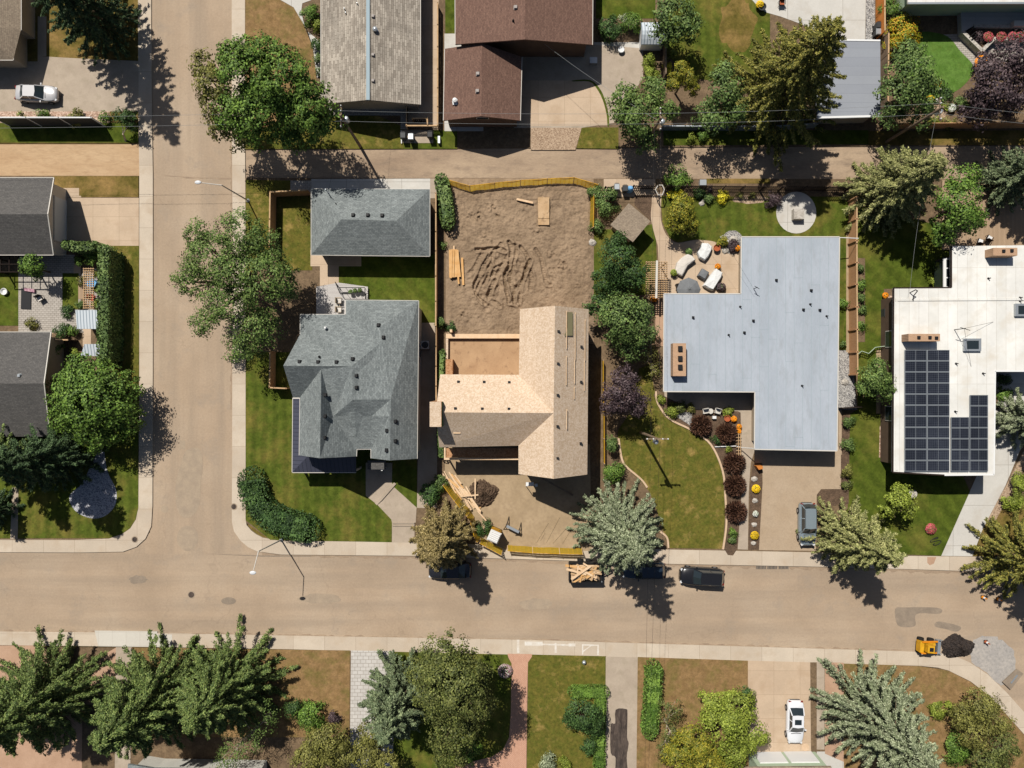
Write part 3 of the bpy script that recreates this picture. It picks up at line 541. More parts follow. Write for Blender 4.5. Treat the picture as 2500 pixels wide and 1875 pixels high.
struct('driveway_patch', smoothpts([(1503, 1733), (1528, 1731), (1532, 1742), (1531, 1800), (1535, 1815), (1530, 1850), (1532, 1900), (1503, 1900), (1503, 1850), (1491, 1838), (1491, 1770), (1502, 1766)], 3), G3, MT['pave_dk'])
A('lawn', 'brown', G1, (1557, 1604), (1826, 1613), (1826, 1800), (1830, 1950), (1550, 1950)); A('driveway', 'drive', G2, (1826, 1613), (1978, 1617), (1980, 1850), (1826, 1850))
A('mulch_bed', 'soil', G2, (1978, 1617), (1994, 1617), (1994, 1840), (1980, 1840)); A('path', 'driveg', G2, (1994, 1617), (2013, 1617), (2013, 1830), (1994, 1830)); A('mulch_bed', 'pinkslab', G2, (2014, 1617), (2060, 1618), (2060, 1860), (2014, 1840))
struct('lawn', [(2060, 1620), (2160, 1623), (2250, 1627), (2316, 1638), (2370, 1665), (2418, 1702), (2457, 1745), (2500, 1795), (2500, 1950), (2060, 1950)], G1, MT['brown'])
A('concrete_slab', 'white_conc', G1, (1990, 1835), (2060, 1835), (2060, 1950), (1990, 1950))
# ================================================================ buildings
def roof(V, faces, m, parent, thick=.2, name='roof'):
    """V: corner name -> (px, py, height); faces share corners; a fascia of the given depth closes the edge"""
    ks = list(V); ix = {k: i for i, k in enumerate(ks)}; top = [W(*V[k]) for k in ks]; n = len(top)
    mb = MB(); mb.v = [tuple(v) for v in top]+[(v.x, v.y, v.z-thick) for v in top]
    F = []
    for f in faces:
        f = [ix[c] for c in (f.split() if isinstance(f, str) else f)]
        nz = sum((top[f[i]].x*top[f[(i+1) % len(f)]].y-top[f[(i+1) % len(f)]].x*top[f[i]].y) for i in range(len(f)))
        F.append(tuple(f) if nz > 0 else tuple(f[::-1]))
    ed = {}
    for f in F:
        for a, b in zip(f, f[1:]+f[:1]): ed[(a, b)] = 1
    mb.f = F+[tuple(n+i for i in f[::-1]) for f in F]+[(a, n+a, n+b, b) for (a, b) in ed if (b, a) not in ed]
    return mb.build(name, m, parent)
def walls(pts, h, inset, z1, m, parent, name='wall', z0=.05):
    q = offset_poly(XY(pts, h), inset); MB().prism(q, z0, z1).build(name, m, parent); return q
def gable(pts3, shift, drop, m, parent, thick=.15, name='wall'):
    """a gable end: corner points (px,py,h) moved inwards by shift (x,y metres) under the roof"""
    p = [W(*a)+Vector((shift[0], shift[1], -drop)) for a in pts3]; s = Vector((shift[0], shift[1], 0)).normalized()*thick
    n = len(p); mb = MB(); mb.add(list(p)+[v+s for v in p], [tuple(range(n)), tuple(range(2*n-1, n-1, -1))]+[(i, n+i, n+(i+1) % n, (i+1) % n) for i in range(n)])
    return mb.build(name, m, parent)
def gutter(pts3, parent, r=.06, m='offwhite', name='gutter'):
    p = [W(*a)+Vector((0, 0, -.05)) for a in pts3]; mb = MB()
    for a, b in zip(p, p[1:]): mb.bar(a, b, r*2, r*1.6)
    return mb.build(name, MT[m], parent)
def vent(px, py, h, parent, kind='box', s=.36):
    c = W(px, py, h); mb = MB()
    if kind == 'box': mb.box((c.x, c.y, c.z+.02), (s*1.25, s*1.25, .06)); mb.prism([(c.x-s/2, c.y-s/2), (c.x+s/2, c.y-s/2), (c.x+s/2, c.y+s/2), (c.x-s/2, c.y+s/2)], c.z+.05, c.z+.26, [(c.x-s*.42, c.y-s*.42), (c.x+s*.42, c.y-s*.42), (c.x+s*.42, c.y+s*.42), (c.x-s*.42, c.y+s*.42)])
    elif kind == 'pipe': mb.lathe(c, [(.13, 0), (.06, .08), (.05, .36), (.03, .37)], 10)
    else: mb.lathe(c, [(.3, 0), (.16, .06), (.14, .3), (.26, .34), (.24, .46), (.05, .56)], 12)
    return mb
def vents(lst, parent, m, kind='box', s=.3, name='roof_vent'):
    for a in lst: vent(*a, parent, kind, s).build(name, MT[m], parent)
def window(parent, a, b, t, w_, z0, z1, out, name='window', m='glass', fm='offwhite'):
    """a window in the wall that runs from a to b (xy metres), centred at t; out = outward normal"""
    a, b = Vector(a), Vector(b); d = (b-a).normalized(); c = a+(b-a)*t; rz = math.atan2(d.y, d.x); o = Vector(out).normalized()
    p = c+o*.02; fr = MB().box((p.x, p.y, (z0+z1)/2), (w_, .1, z1-z0), rz).build(name, MT[fm], parent)
    p = c+o*.06; MB().box((p.x, p.y, (z0+z1)/2), (w_-.16, .06, z1-z0-.16), rz).build('pane', MT[m], fr)
def wall_windows(parent, q, spec):
    n = len(q); ar = sum(q[i][0]*q[(i+1) % n][1]-q[(i+1) % n][0]*q[i][1] for i in range(n)); sg = 1 if ar > 0 else -1
    for i, t, w_, z0, z1 in spec:
        a, b = Vector(q[i]), Vector(q[(i+1) % n]); d = (b-a).normalized(); window(parent, a, b, t, w_, z0, z1, (d.y*sg, -d.x*sg))
def base(px, py, z=.1): return W(px, py, z)
def poly_hole_panel(): pass

# ---- corner house, grey hip roof
def c1(x, y, h): return (670+x/5.529, 710+y/5.529, h)
def c2(x, y, h): return (670+x/5.529, 900+y/5.529, h)
hs = thing('house', 'two storey corner house with a many gabled grey shingle roof and dark metal porch roof', 'house', base(870, 950))
V = dict(A=c1(965, 125, 5.5), B=c1(1945, 135, 5.5), C=c1(965, 320, 5.5), D=c1(350, 320, 5.5), E=c1(348, 585, 5.5), R1=c1(120, 1010, 8.3), F=c1(250, 1440, 5.5), F2=c1(345, 1440, 5.5),
         R2=c1(1040, 1018, 8.2), P1=c1(1420, 490, 7.0), P2=c1(1420, 712, 7.1), Ga=c1(632, 1056, 8.0), Gb=c2(615, 1210, 8.3), Gl=c2(335, 1170, 5.5), Gr=c2(1105, 1185, 5.5), V1=c2(790, 645, 6.6),
         M2=c2(1060, 420, 8.0), S1=c2(1110, 1085, 5.45), S2=c2(1305, 1085, 5.45), H1=c2(1305, 1210, 5.5), H2=c2(1560, 1240, 7.6), H3=c2(1925, 1215, 5.5), H4=c2(1545, 645, 7.6), H5=c2(1570, 415, 7.55), V2=c2(1310, 640, 6.9), H6=c2(1932, 415, 5.5))
rf = roof(V, ['A B P1', 'A P1 P2 C', 'C P2 R2 D', 'D R2 E', 'E R2 R1', 'R1 R2 Ga F2 F', 'F2 Ga Gb Gl', 'Ga V1 S1 Gr Gb', 'Ga R2 V1', 'R2 M2 V1', 'V1 M2 V2 H4 S2 S1', 'S2 H4 H2 H1', 'V2 H5 H4', 'P1 B H6 H5 P2', 'P2 H5 V2 M2 R2', 'H5 H6 H3 H2 H4'], MT['sh_grey'], hs)
q = walls([V[k][:2] for k in 'A B H3 H1 S2 S1 Gr Gl F2 F E D C'.split()], 5.5, .35, 5.32, MT['stucco'], hs)
wall_windows(hs, q, [(1, .3, 1.4, 1, 2.2), (1, .7, 1.2, 3.5, 4.7), (6, .5, 2.2, 3.6, 4.9), (2, .5, 1.6, 3.6, 4.9), (9, .5, 1.6, 3.4, 4.6), (0, .5, 1.6, 3.4, 4.6)])
gable([V['F'], V['R1'], V['E']], (.5, 0), .15, MT['stucco'], hs); gable([V['Gl'], V['Gb'], V['Gr']], (0, .45), .15, MT['stucco'], hs); gable([V['H1'], V['H2'], V['H3']], (0, .45), .15, MT['stucco'], hs)
for g in (['D', 'C'], ['A', 'B', 'H6', 'H3'], ['F', 'F2'], ['F2', 'Gl'], ['Gr', 'S1', 'S2', 'H1'], ['D', 'E'], ['A', 'C']): gutter([V[k] for k in g], hs, .05)
vents([c1(340, 958, 7.9), c1(590, 962, 7.9), c1(838, 963, 7.9), c1(1056, 918, 7.9), c1(1406, 462, 6.9), c1(1470, 628, 7), c1(1106, 1145, 7.9), c1(1106, 1305, 7.9), c2(690, 355, 7.7), c2(685, 640, 7.6), c2(680, 930, 7.6), c2(1520, 835, 7.4), c2(1515, 1100, 7.4), c2(1632, 710, 7.2), c2(1632, 975, 7.2)], rf, 'blackm')
vents([c1(1340, 1415, 7.2), c1(1340, 1500, 7.1), c1(1775, 1100, 6.1), c1(605, 890, 7.6)], rf, 'blackm', 'pipe'); vents([c1(690, 500, 6.5)], rf, 'white', 'box', .2)
V = dict(a=c2(250, 398, 3.0), b=c2(241, 1400, 3.0), c=c2(1100, 1400, 3.0), d=c2(1100, 1190, 3.9), e=c2(440, 1190, 3.9), f=c2(440, 398, 3.9))
pr = roof(V, ['a b e f', 'b c d e'], MT['darkmetal'], hs, .16, 'porch_roof'); gutter([V[k] for k in 'fabc'], hs, .06)
mb = MB()
for x, y in ((262, 1385), (520, 1385), (800, 1385), (1080, 1385), (262, 800)): a = W(*c2(x, y, 2.8)); mb.box((a.x+.1, a.y+.1, 1.45), (.22, .22, 2.7))
mb.build('porch_post', MT['offwhite'], hs)
V = dict(a=c2(1255, 1240, 2.9), b=c2(1255, 1360, 2.9), c=c2(1500, 1360, 2.9), d=c2(1500, 1240, 2.9)); roof(V, ['a b c d'], MT['sh_dark'], hs, .15, 'entry_roof')
a = W(*c2(1512, 1290, 0)); b = W(*c2(1512, 1330, 0)); MB().box((a.x, a.y-.3, 1.4), (.16, .16, 2.7)).build('porch_post', MT['white'], hs)
MB().prism(XY([(893, 1130), (957, 1130), (957, 1155), (893, 1155)], .4), .1, .4).build('porch_step', MT['driveg'], hs)
st = MB()
for i in range(3): st.bar(W(918+i*5, 1231-i*5, .14+.0*i), W(957+i*4, 1187+i*-4, .14), .3, .12+.06*i)
tag(st.build('stair', MT['driveg']), 'three low concrete steps set diagonally in the corner house front walk', 'steps')
st = MB()
for y in (1277, 1283): st.box(tuple(W(985, y, .16)), (2.4, .12, .14))
tag(st.build('stair', MT['driveg']), 'two straight concrete steps near the sidewalk end of the corner house walk', 'steps')
ac = thing('air_conditioner', 'pale square air conditioner unit beside the corner house side path', 'air conditioner', base(1040, 843))
c = base(1040, 843); MB().box((c.x, c.y, .5), (.85, .85, .8)).build('casing', MT['offwhite'], ac); MB().lathe((c.x, c.y, .9), [(.36, 0), (.36, .03), (.1, .05), (.1, .08)], 16).build('fan_grille', MT['greyplastic'], ac)

# ---- corner house garage
gr = thing('garage', 'detached garage with a grey hip roof facing the back alley', 'garage', base(900, 540))
V = dict(a=(760, 461, 3), b=(1049, 462, 3), c=(1049, 625, 3), d=(760, 622, 3), r=(833, 535.5, 4.9), s=(967, 539, 4.9))
rf = roof(V, ['a b s r', 'b c s', 'c d r s', 'd a r'], MT['sh_grey'], gr); q = walls([V[k][:2] for k in 'abcd'], 3, .4, 2.85, MT['stucco'], gr); gutter([V[k] for k in 'abcda'], gr, .05)
vents([(862, 525, 4.7), (898, 525, 4.7), (933, 526, 4.7)], rf, 'blackm'); vents([(821, 498, 3.8)], rf, 'blackm', 'pipe')
n = len(q)
for t in (.28, .7): window(gr, q[0], q[1], t, 4.6, .15, 2.4, (0, 1), 'garage_door', 'white')
c = W(800, 470, 3.3); mb = MB(); mb.tube((c.x, c.y, 2.9), (c.x+.1, c.y, 4.6), .05); mb.tube((c.x, c.y, 4.4), (c.x+.5, c.y-.4, 4.3), .03); mb.build('service_mast', MT['steel'], gr)

# ---- house under construction, OSB sheathing
def c3(x, y, h): return (1030+x/3.770, 740+y/3.770, h)
oh = thing('unfinished_house', 'half built house with bare wood panel roof and walls on the dirt lot', 'house', base(1270, 980))
V = dict(a=c3(902, 55, 5.6), r0=c3(1226, 24, 8.4), b=c3(1535, 56, 5.6), c=c3(1522, 1578, 5.6), r1=c3(1213, 1617, 8.6), d=c3(889, 1574, 5.6), v1=c3(889, 1312, 5.6), x=c3(1212, 1012, 8.4), v0=c3(893, 660, 5.6),
         w0=c3(168, 656, 5.6), w1=c3(128, 1005, 8.3), w2=c3(160, 1328, 5.6))
rf = roof(V, ['a r0 x v0', 'v1 x r1 d', 'r0 b c r1 x', 'w0 v0 x w1', 'w1 x v1 w2'], MT['osb'], oh, .22)
q = walls([V[k][:2] for k in 'a b c d v1 w2 w0 v0'.split()], 5.6, .35, 5.4, MT['osbw'], oh)
gable([V['a'], V['r0'], V['b']], (0, -.4), .18, MT['osbw'], oh); gable([V['d'], V['r1'], V['c']], (0, .4), .18, MT['osbw'], oh); gable([V['w0'], V['w1'], V['w2']], (.4, 0), .18, MT['osbw'], oh)
hol = MB()
for x, y, h in ((335, 722, 6.2), (572, 724, 6.2), (803, 727, 6.2), (307, 968, 8.1), (555, 971, 8.1), (800, 972, 8.1), (1258, 259, 8.15), (1254, 556, 8.15), (1251, 846, 8.15), (1249, 1133, 8.2), (1248, 1427, 8.2), (1469, 400, 6.3), (1466, 724, 6.3), (1462, 1290, 6.3)):
    c = W(*c3(x, y, h)); MB().box((c.x, c.y, c.z), (.24, .22, .2)).build('vent_opening', MT['blackm'], rf)
for x, y0, y1, h in ((1333, 70, 420, 7.55), (1330, 485, 755, 7.55), (1334, 975, 1160, 7.55), (1412, 85, 520, 6.85), (1407, 520, 740, 6.85), (1403, 770, 885, 6.85), (1503, 150, 530, 6.0), (1496, 530, 810, 6.0)):
    mb = MB(); mb.bar(W(*c3(x, y0, h+.06)), W(*c3(x-1, y1, h+.06)), .055, .05); mb.build('batten', MT['lumberp'], rf)
mb = MB(); mb.add([W(*c3(1340, 82, 7.5)), W(*c3(1388, 84, 7.06)), W(*c3(1388, 300, 7.08)), W(*c3(1310, 300, 7.75)), W(*c3(1340, 230, 7.5))], [(0, 1, 2, 3, 4)])
for i, v in enumerate(mb.v): mb.v[i] = (v[0], v[1], v[2]+.05)
mb.build('membrane_patch', mat('green_membrane', P(146, 138, 104)), rf)
mb = MB(); mb.bar(W(*c3(290, 1195, 6.75)), W(*c3(356, 1195, 6.75)), .12, .1); mb.build('batten', MT['lumberp'], rf)
# chimney chase
ch = MB().prism(XY([(1049, 981), (1078, 981), (1078, 1042), (1049, 1042)], 8.9), .1, 8.9).build('chimney_chase', MT['osbw'], oh)
a = XY([(1078.3, 981), (1079.3, 981), (1079.3, 1042), (1078.3, 1042)], 8.7); MB().prism(a, 5.8, 8.75).build('green_sheathing', mat('green_wall_board', P(60, 96, 48)), ch)
MB().prism(XY([(1049, 981), (1077, 981), (1077, 1042), (1049, 1042)], 8.93), 8.905, 8.93).build('chase_cover', MT['osb'], ch)
# front porch, open under a flat sheathed roof
V = dict(a=c3(222, 1335, 3.0), b=c3(886, 1335, 3.0), c=c3(886, 1420, 3.0), d=c3(222, 1420, 3.0)); roof(V, ['a b c d'], MT['osbw'], oh, .12, 'porch_roof')
mb = MB(); mb.bar(W(*c3(205, 1432, 3.05)), W(*c3(888, 1432, 3.05)), .22, .3); mb.bar(W(*c3(212, 1330, 3.0)), W(*c3(212, 1432, 3.0)), .16, .3); mb.build('porch_beam', MT['lumberp'], oh)
for x in (210, 430, 650, 870): a = W(*c3(x, 1432, 2.9)); MB().box((a.x, a.y, 1.5), (.14, .14, 2.8)).build('porch_post', MT['lumber'], oh)
# garage slab with low forms at the back
MB().prism(XY([(1092, 819), (1272, 819), (1272, 916), (1092, 916)], .5), .1, .5).build('garage_floor', mat('sanded_floor', P(176, 142, 108), P(190, 156, 120), .6, P(140, 110, 84), 1.4, (.58, .78), fine=.08), oh)
mb = MB(); mb.bar(W(1089, 821, .75), W(1271, 821, .75), .48, .5); mb.build('floor_beam', MT['lumberp'], oh); mb = MB(); mb.bar(W(1092, 826, .75), W(1091, 914, .75), .24, .5); mb.build('floor_beam', MT['osb'], oh)
MB().prism(XY([(1088, 877), (1105, 877), (1105, 916), (1088, 916)], 2.0), .5, 2.0).build('half_wall', MT['osbw'], oh); MB().box(tuple(W(1102.5, 809, .9)), (.25, .3, 1.6)).build('stub_post', MT['lumberp'], oh)

# ---- flat grey roof bungalow
fb = thing('bungalow', 'flat roofed bungalow with pale grey membrane roof and brick chimney', 'house', base(1830, 850))
out = [(1810, 578), (2050, 578), (2044, 1101), (1842, 1097), (1843, 957), (1620, 956), (1621, 717), (1809, 717)]
rf = MB().prism(XY(out, 3.2), 2.95, 3.2).build('roof', MT['membrane'], fb); q = walls(out, 3.2, .7, 2.95, MT['tanwall'], fb)
gutter([(p[0], p[1], 3.24) for p in out+out[:1]], fb, .05, 'offwhite', 'roof_edge')
wall_windows(fb, q, [(7, .5, 2.6, .9, 2.4), (6, .4, 2.6, .3, 2.4), (0, .3, 2, 1, 2.3), (4, .5, 4, .6, 2.4)])
for p in ((1895, 684), (1980, 709), (1961, 756), (2001, 757), (1839, 783), (1692, 775), (1817, 812)): vent(*p, 3.2, rf, 'box', .2).build('roof_vent', MT['blackm'], rf)
for p in ((1978, 743), (2018, 772), (1807, 749), (1779, 818), (1958, 942)): vent(*p, 3.2, rf, 'pipe').build('roof_vent', MT['blackm'], rf)
c = W(1840, 705, 3.2); mb = MB(); mb.tube(c, c+Vector((0, 0, 1.1)), .04); mb.bar(c+Vector((-.25, .15, 1)), c+Vector((.25, -.15, 1)), .05, .05); mb.build('service_mast', MT['blackm'], rf)
ch = MB().prism(XY([(1643, 838), (1675, 838), (1675, 918), (1643, 918)], 4.3), 3.2, 4.3).build('chimney', MT['chimbrick'], fb)
for y in (851, 875, 896): c = W(1660, y, 4.3); MB().box((c.x, c.y, 4.42), (.42, .5, .26)).build('flue', MT['blackm'], ch)
sm = MB()    # seams of the membrane sheets
q_ = random.Random(5)
for x in list(range(1645, 2040, 21)):
    y0, y1 = (580, 1094) if x > 1842 else ((580, 955) if x > 1812 else (719, 954)); y = y0
    while y < y1-20:
        e = min(y1, y+q_.uniform(90, 260)); sm.bar(W(x+q_.uniform(-1, 1), y, 3.203), W(x, e, 3.203), .035, .012)
        if x+21 < 2040 and q_.random() < .6: sm.bar(W(x, e, 3.203), W(x+21, e, 3.203), .03, .012)
        y = e
sm.build('membrane_seams', mat('seam_sealant', P(160, 174, 180)), rf)

# ---- white roof house with solar panels
wh = thing('solar_house', 'white flat roofed house carrying rows of black solar panels', 'house', base(2330, 880))
out = [(2323, 601), (2560, 598), (2560, 906), (2430, 906), (2427, 1159), (2306, 1160), (2180, 1153), (2182, 703), (2323, 702)]
rf = MB().prism(XY(out, 4.1), 3.8, 4.1).build('roof', MT['whiteroof'], wh); q = walls(out, 4.1, .75, 3.82, MT['brownwall'], wh)
gutter([(p[0], p[1], 4.1) for p in out[5:]+out[:1]], wh, .07, 'darkwood', 'roof_edge'); gutter([(p[0], p[1], 4.12) for p in out[2:6]], wh, .07, 'white', 'roof_edge')
mb = MB(); mb.bar(W(2186, 732, 4.13), W(2560, 730, 4.13), .25, .08); mb.bar(W(2189, 735, 4.12), W(2189, 1148, 4.12), .2, .06); mb.build('roof_curb', MT['whiteroof'], wh)
wall_windows(wh, q, [(6, .3, 1.6, 1.2, 2.6), (6, .75, 1.8, 1.2, 2.6), (8, .5, 1.8, 1, 2.6)])
def panels(x0, y0, x1, y1, nx, ny, z):
    dx, dy = (x1-x0)/nx, (y1-y0)/ny
    for i in range(nx):
        for j in range(ny):
            a, b = W(x0+i*dx, y0+j*dy, z), W(x0+(i+1)*dx, y0+(j+1)*dy, z); c = (a+b)/2; sx, sy = abs(b.x-a.x)-.05, abs(a.y-b.y)-.05
            p = MB().box((c.x, c.y, z-.03), (sx-.03, sy-.03, .06)).build('solar_panel', MT['cells'], wh)
            mb = MB()
            for s in (-1, 1): mb.box((c.x+s*(sx/2-.012), c.y, z), (.045, sy, .09)); mb.box((c.x, c.y+s*(sy/2-.012), z+.002), (sx, .045, .088))
            mb.box((c.x, c.y, z+.004), (.025, sy-.06, .02)); mb.build('frame', MT['steel'], p)
panels(2208, 854, 2318, 1151, 2, 11, 4.28); panels(2321, 1018, 2366, 1151, 1, 5, 4.28); panels(2367, 964, 2412, 1151, 1, 7, 4.28)
for pts, hl in (([(2218, 815), (2295, 815), (2295, 833), (2218, 833)], ((2243, 824), (2270, 824), (2286, 825))), ([(2425, 605), (2484, 605), (2484, 624), (2425, 624)], ((2450, 613), (2470, 612)))):
    ch = MB().prism(XY(pts, 5.4), 4.1, 5.4).build('chimney', MT['chimbrick'], wh)
    for x, y in hl: c = W(x, y, 5.42); MB().box((c.x, c.y, 5.45), (.3, .3, .12)).build('flue', MT['blackm'], ch)
for x, y in ((2372, 842), (2497, 757)):
    c = W(x, y, 4.2); k = MB().box((c.x, c.y, 4.25), (1.75, 1.3, .3)).build('skylight', MT['steel'], rf); MB().box((c.x, c.y, 4.41), (1.2, .85, .04)).build('pane', MT['glass'], k)
vents([(2413, 680, 4.1), (2490, 727, 4.1), (2490, 735, 4.1), (2332, 1005, 4.1), (2334, 888, 4.1), (2400, 912, 4.1)], rf, 'blackm', 'pipe')
c = W(2330, 805, 4.1); mb = MB(); mb.tube(c, c+Vector((0, 0, 1.8)), .04); mb.bar(c+Vector((-.5, .1, 1.75)), c+Vector((.5, -.2, 1.75)), .05, .05); mb.path([c+Vector((0, 0, 1.6)), W(2425, 786, 4.12)], .014); mb.path([c+Vector((0, 0, 1.6)), W(2371, 895, 4.12)], .014)
mb.build('antenna', MT['blackm'], rf); mb = MB(); c = W(2221, 715, 4.1); mb.path([c, c+Vector((.1, .2, .9)), c+Vector((.35, .1, .8)), c+Vector((.1, -.4, .5)), c+Vector((.3, -.8, .1))], .05); mb.build('service_mast', MT['blackm'], rf)
for y0 in (915,): pass
bw = MB().prism(XY([(2306, 632), (2323, 632), (2323, 701), (2306, 701)], 2.8), 1.0, 2.8).build('bay_window', MT['glass'], wh); mb = MB()
for y in (632, 655, 678, 701): mb.bar(W(2305, y, 2.84), W(2321, y, 2.84), .14, .1)
mb.bar(W(2306, 630, 2.85), W(2306, 702, 2.85), .3, .12); mb.build('frame', MT['white'], bw)
mb = MB(); mb.box(tuple(W(2173, 830, .6)), (.9, .75, 1.0)); tag(mb.build('brick_planter', MT['terracotta']), 'reddish square brick planter against the white roofed house', 'planter')
mb = MB(); c = W(2164, 764, .5); mb.box(tuple(c), (.8, .8, .8)); mb.box((c.x, c.y, .94), (.9, .9, .08)); tag(mb.build('metal_cabinet', MT['greyplastic']), 'dark square cabinet with a lid in the gravel beside the white roofed house', 'cabinet')

# ---- west houses
def gable_house(name, label, cat, V, faces, wallk, m, wm, h, gab=(), inset=.4, gut=(), dx=(0, 0), c=None):
    t = thing(name, label, cat, base(*(c or V[list(V)[0]][:2]))); rf = roof(V, faces, m, t)
    q = walls([V[k][:2] for k in wallk], h, inset, h-.16, wm, t)
    for g, s in gab: gable([V[k] for k in g], s, .16, wm, t)
    for g in gut: gutter([V[k] for k in g], t, .06)
    return t, rf, q
w1, rf, q = gable_house('garage', 'charcoal shingled gable garage with a white door beside the concrete driveway', 'garage',
    dict(a=(-260, 434, 3), b=(131, 434, 3), r=(116, 523, 5.2), c=(130, 622, 3), d=(-260, 622, 3), s=(-275, 523, 5.2)), ['a b r s', 's r c d'], 'abcd', MT['sh_dark'], MT['offwhite'], 3,
    (('brc', (-.35, 0)),), .45, ('ab', 'brc', 'cd'), c=(40, 530))
a, b = Vector(q[1]), Vector(q[2]); window(w1, a, b, .5, 4.8, .15, 2.3, (1, 0), 'garage_door', 'ribsteel')
w2, rf2, q = gable_house('house', 'low charcoal shingled house behind the round maple at the edge of the frame', 'house',
    dict(a=(-260, 811, 3), b=(124, 811, 3), r=(107, 936, 5.4), c=(122, 1066, 3), d=(-260, 1066, 3), s=(-290, 936, 5.4)), ['a b r s', 's r c d'], 'abcd', MT['sh_dark'], MT['tanwall'], 3, (('brc', (-.35, 0)),), .45, ('ab', 'brc'), c=(30, 940))
vents([(49, 917, 5.0)], rf2, 'steel')
w3, rf3, q = gable_house('house', 'tan shingled house corner under the dark spruce by the silver car', 'house',
    dict(a=(51, -300, 3), b=(51, 73, 3), c=(31, 73, 3), d=(32, 146, 3), e=(-400, 146, 3), f=(-400, -300, 3), r=(-60, 60, 4.8), s=(-60, -300, 4.8)), ['a b r s', 'b c d r', 'd e r', 'e f s r'], 'abcdef', MT['sh_tan'], MT['tanwall'], 3, (), .45, ('abcde',), c=(10, 60))
# ---- north houses
n1, rf, q = gable_house('house', 'long weathered grey shingle house with a pale blue ridge strip', 'house',
    dict(a=(784, -300, 2.8), b=(784, 254, 2.8), r=(898, 244, 4.3), c=(1026, 255, 2.8), d=(1026, -300, 2.8), s=(898, -330, 4.3)), ['a b r s', 's r c d'], 'abcd', MT['sh_old'], MT['tanwall'], 2.8, (('brc', (0, .45)),), .5, ('ab', 'cd'), c=(900, 100))
mb = MB(); mb.bar(W(898.5, -330, 4.34), W(898.5, 244, 4.34), .36, .08); mb.build('ridge_strip', mat('pale_blue_flashing', P(164, 182, 190)), rf)
vents([(911, 41, 4.1), (911, 135, 4.1), (911, 198, 4.1)], rf, 'greyvent', 'box', .3); vents([(873, 11, 3.9), (845, 34, 3.5), (842, 24, 3.5)], rf, 'steel', 'pipe'); vents([(917, 75, 4.0)], rf, 'steel', 'turbine')
n2, rf, q = gable_house('house', 'brown shingled gable house with a white gutter north of the alley', 'house',
    dict(a=(1110, -300, 4), b=(1112, 108, 4), r=(1281, 96, 6.2), c=(1446, 109, 4), d=(1449, -300, 4), s=(1281, -330, 6.2)), ['a b r s', 's r c d'], 'abcd', MT['sh_brown'], MT['brownwall'], 4, (('brc', (0, .5)),), .5, ('ab', 'cd'), c=(1280, 20))
vents([(1259, 19, 5.9)], rf, 'greyvent', 'box', .34); vents([(1253, 51, 5.9)], rf, 'blackm', 'pipe')
mb = MB(); mb.box(tuple(W(1366, 117, 1.8)), (2.4, .08, .3)); mb.build('window_sill', MT['white'], n2)
n3, rf, q = gable_house('garage', 'brown shingled gable garage with its attic window facing the alley', 'garage',
    dict(a=(1086, 119, 3), r0=(1176, 105, 4.5), b=(1274, 139, 3), c=(1270, 294, 3), r1=(1175, 283.5, 4.5), d=(1083, 294, 3)), ['a r0 r1 d', 'r0 b c r1'], 'abcd', MT['sh_brown'], MT['brownwall'], 3, (('drc', (0, .35)),) and (), .35, ('ad', 'bc'), c=(1178, 210))
gable([(1083, 294, 3), (1175, 283.5, 4.5), (1270, 294, 3)], (0, .3), .16, MT['brownwall'], n3); gable([(1086, 119, 3), (1176, 105, 4.5), (1274, 139, 3)], (0, -.3), .16, MT['brownwall'], n3)
vents([(1167, 181, 4.35), (1166, 223, 4.35)], rf, 'greyvent', 'box', .34); c = W(1111, 249, 3.5); MB().box((c.x, c.y, 3.5), (.5, .6, .12)).build('flue_flashing', MT['white'], rf); vents([(1111, 248, 3.5)], rf, 'white', 'turbine')
mb = MB(); c = W(1178, 292, 3.2); p = (c.x, q[2][1]-.33 if False else W(1178, 294, 3).y+.27, 3.0); fr = MB().box(p, (1.3, .1, .5)).build('window', MT['offwhite'], n3); MB().box((p[0], p[1]-.03, p[2]), (1.15, .08, .36)).build('pane', MT['glass'], fr)
g4 = thing('garage', 'flat grey roofed garage under the big golden spruce', 'garage', base(2080, 190))
out = [(2020, 97), (2149, 97), (2150, 284), (1996, 287), (1990, 200)]; rf = MB().prism(XY(out, 3.1), 2.9, 3.1).build('roof', MT['greygar'], g4); q = walls(out, 3.1, .4, 2.9, MT['tanwall'], g4)
gutter([(2149, 99, 3.13), (2022, 97, 3.13)], g4, .09, 'white', 'roof_edge'); gutter([(1996, 287, 3.13), (2150, 283, 3.13)], g4, .1, 'white', 'roof_edge')
n5 = thing('house', 'pale roofed house over the shaded deck with red flowers', 'house', base(2400, -60))
rf = MB().prism(XY([(2217, -400), (2600, -400), (2600, 7), (2217, 8)], 3.6), 3.4, 3.6).build('roof', MT['whiteroof'], n5); walls([(2217, -400), (2600, -400), (2600, 7), (2217, 8)], 3.6, .5, 3.4, MT['greenwall'], n5); gutter([(2217, 8, 3.6), (2600, 7, 3.6)], n5, .1, 'steel')
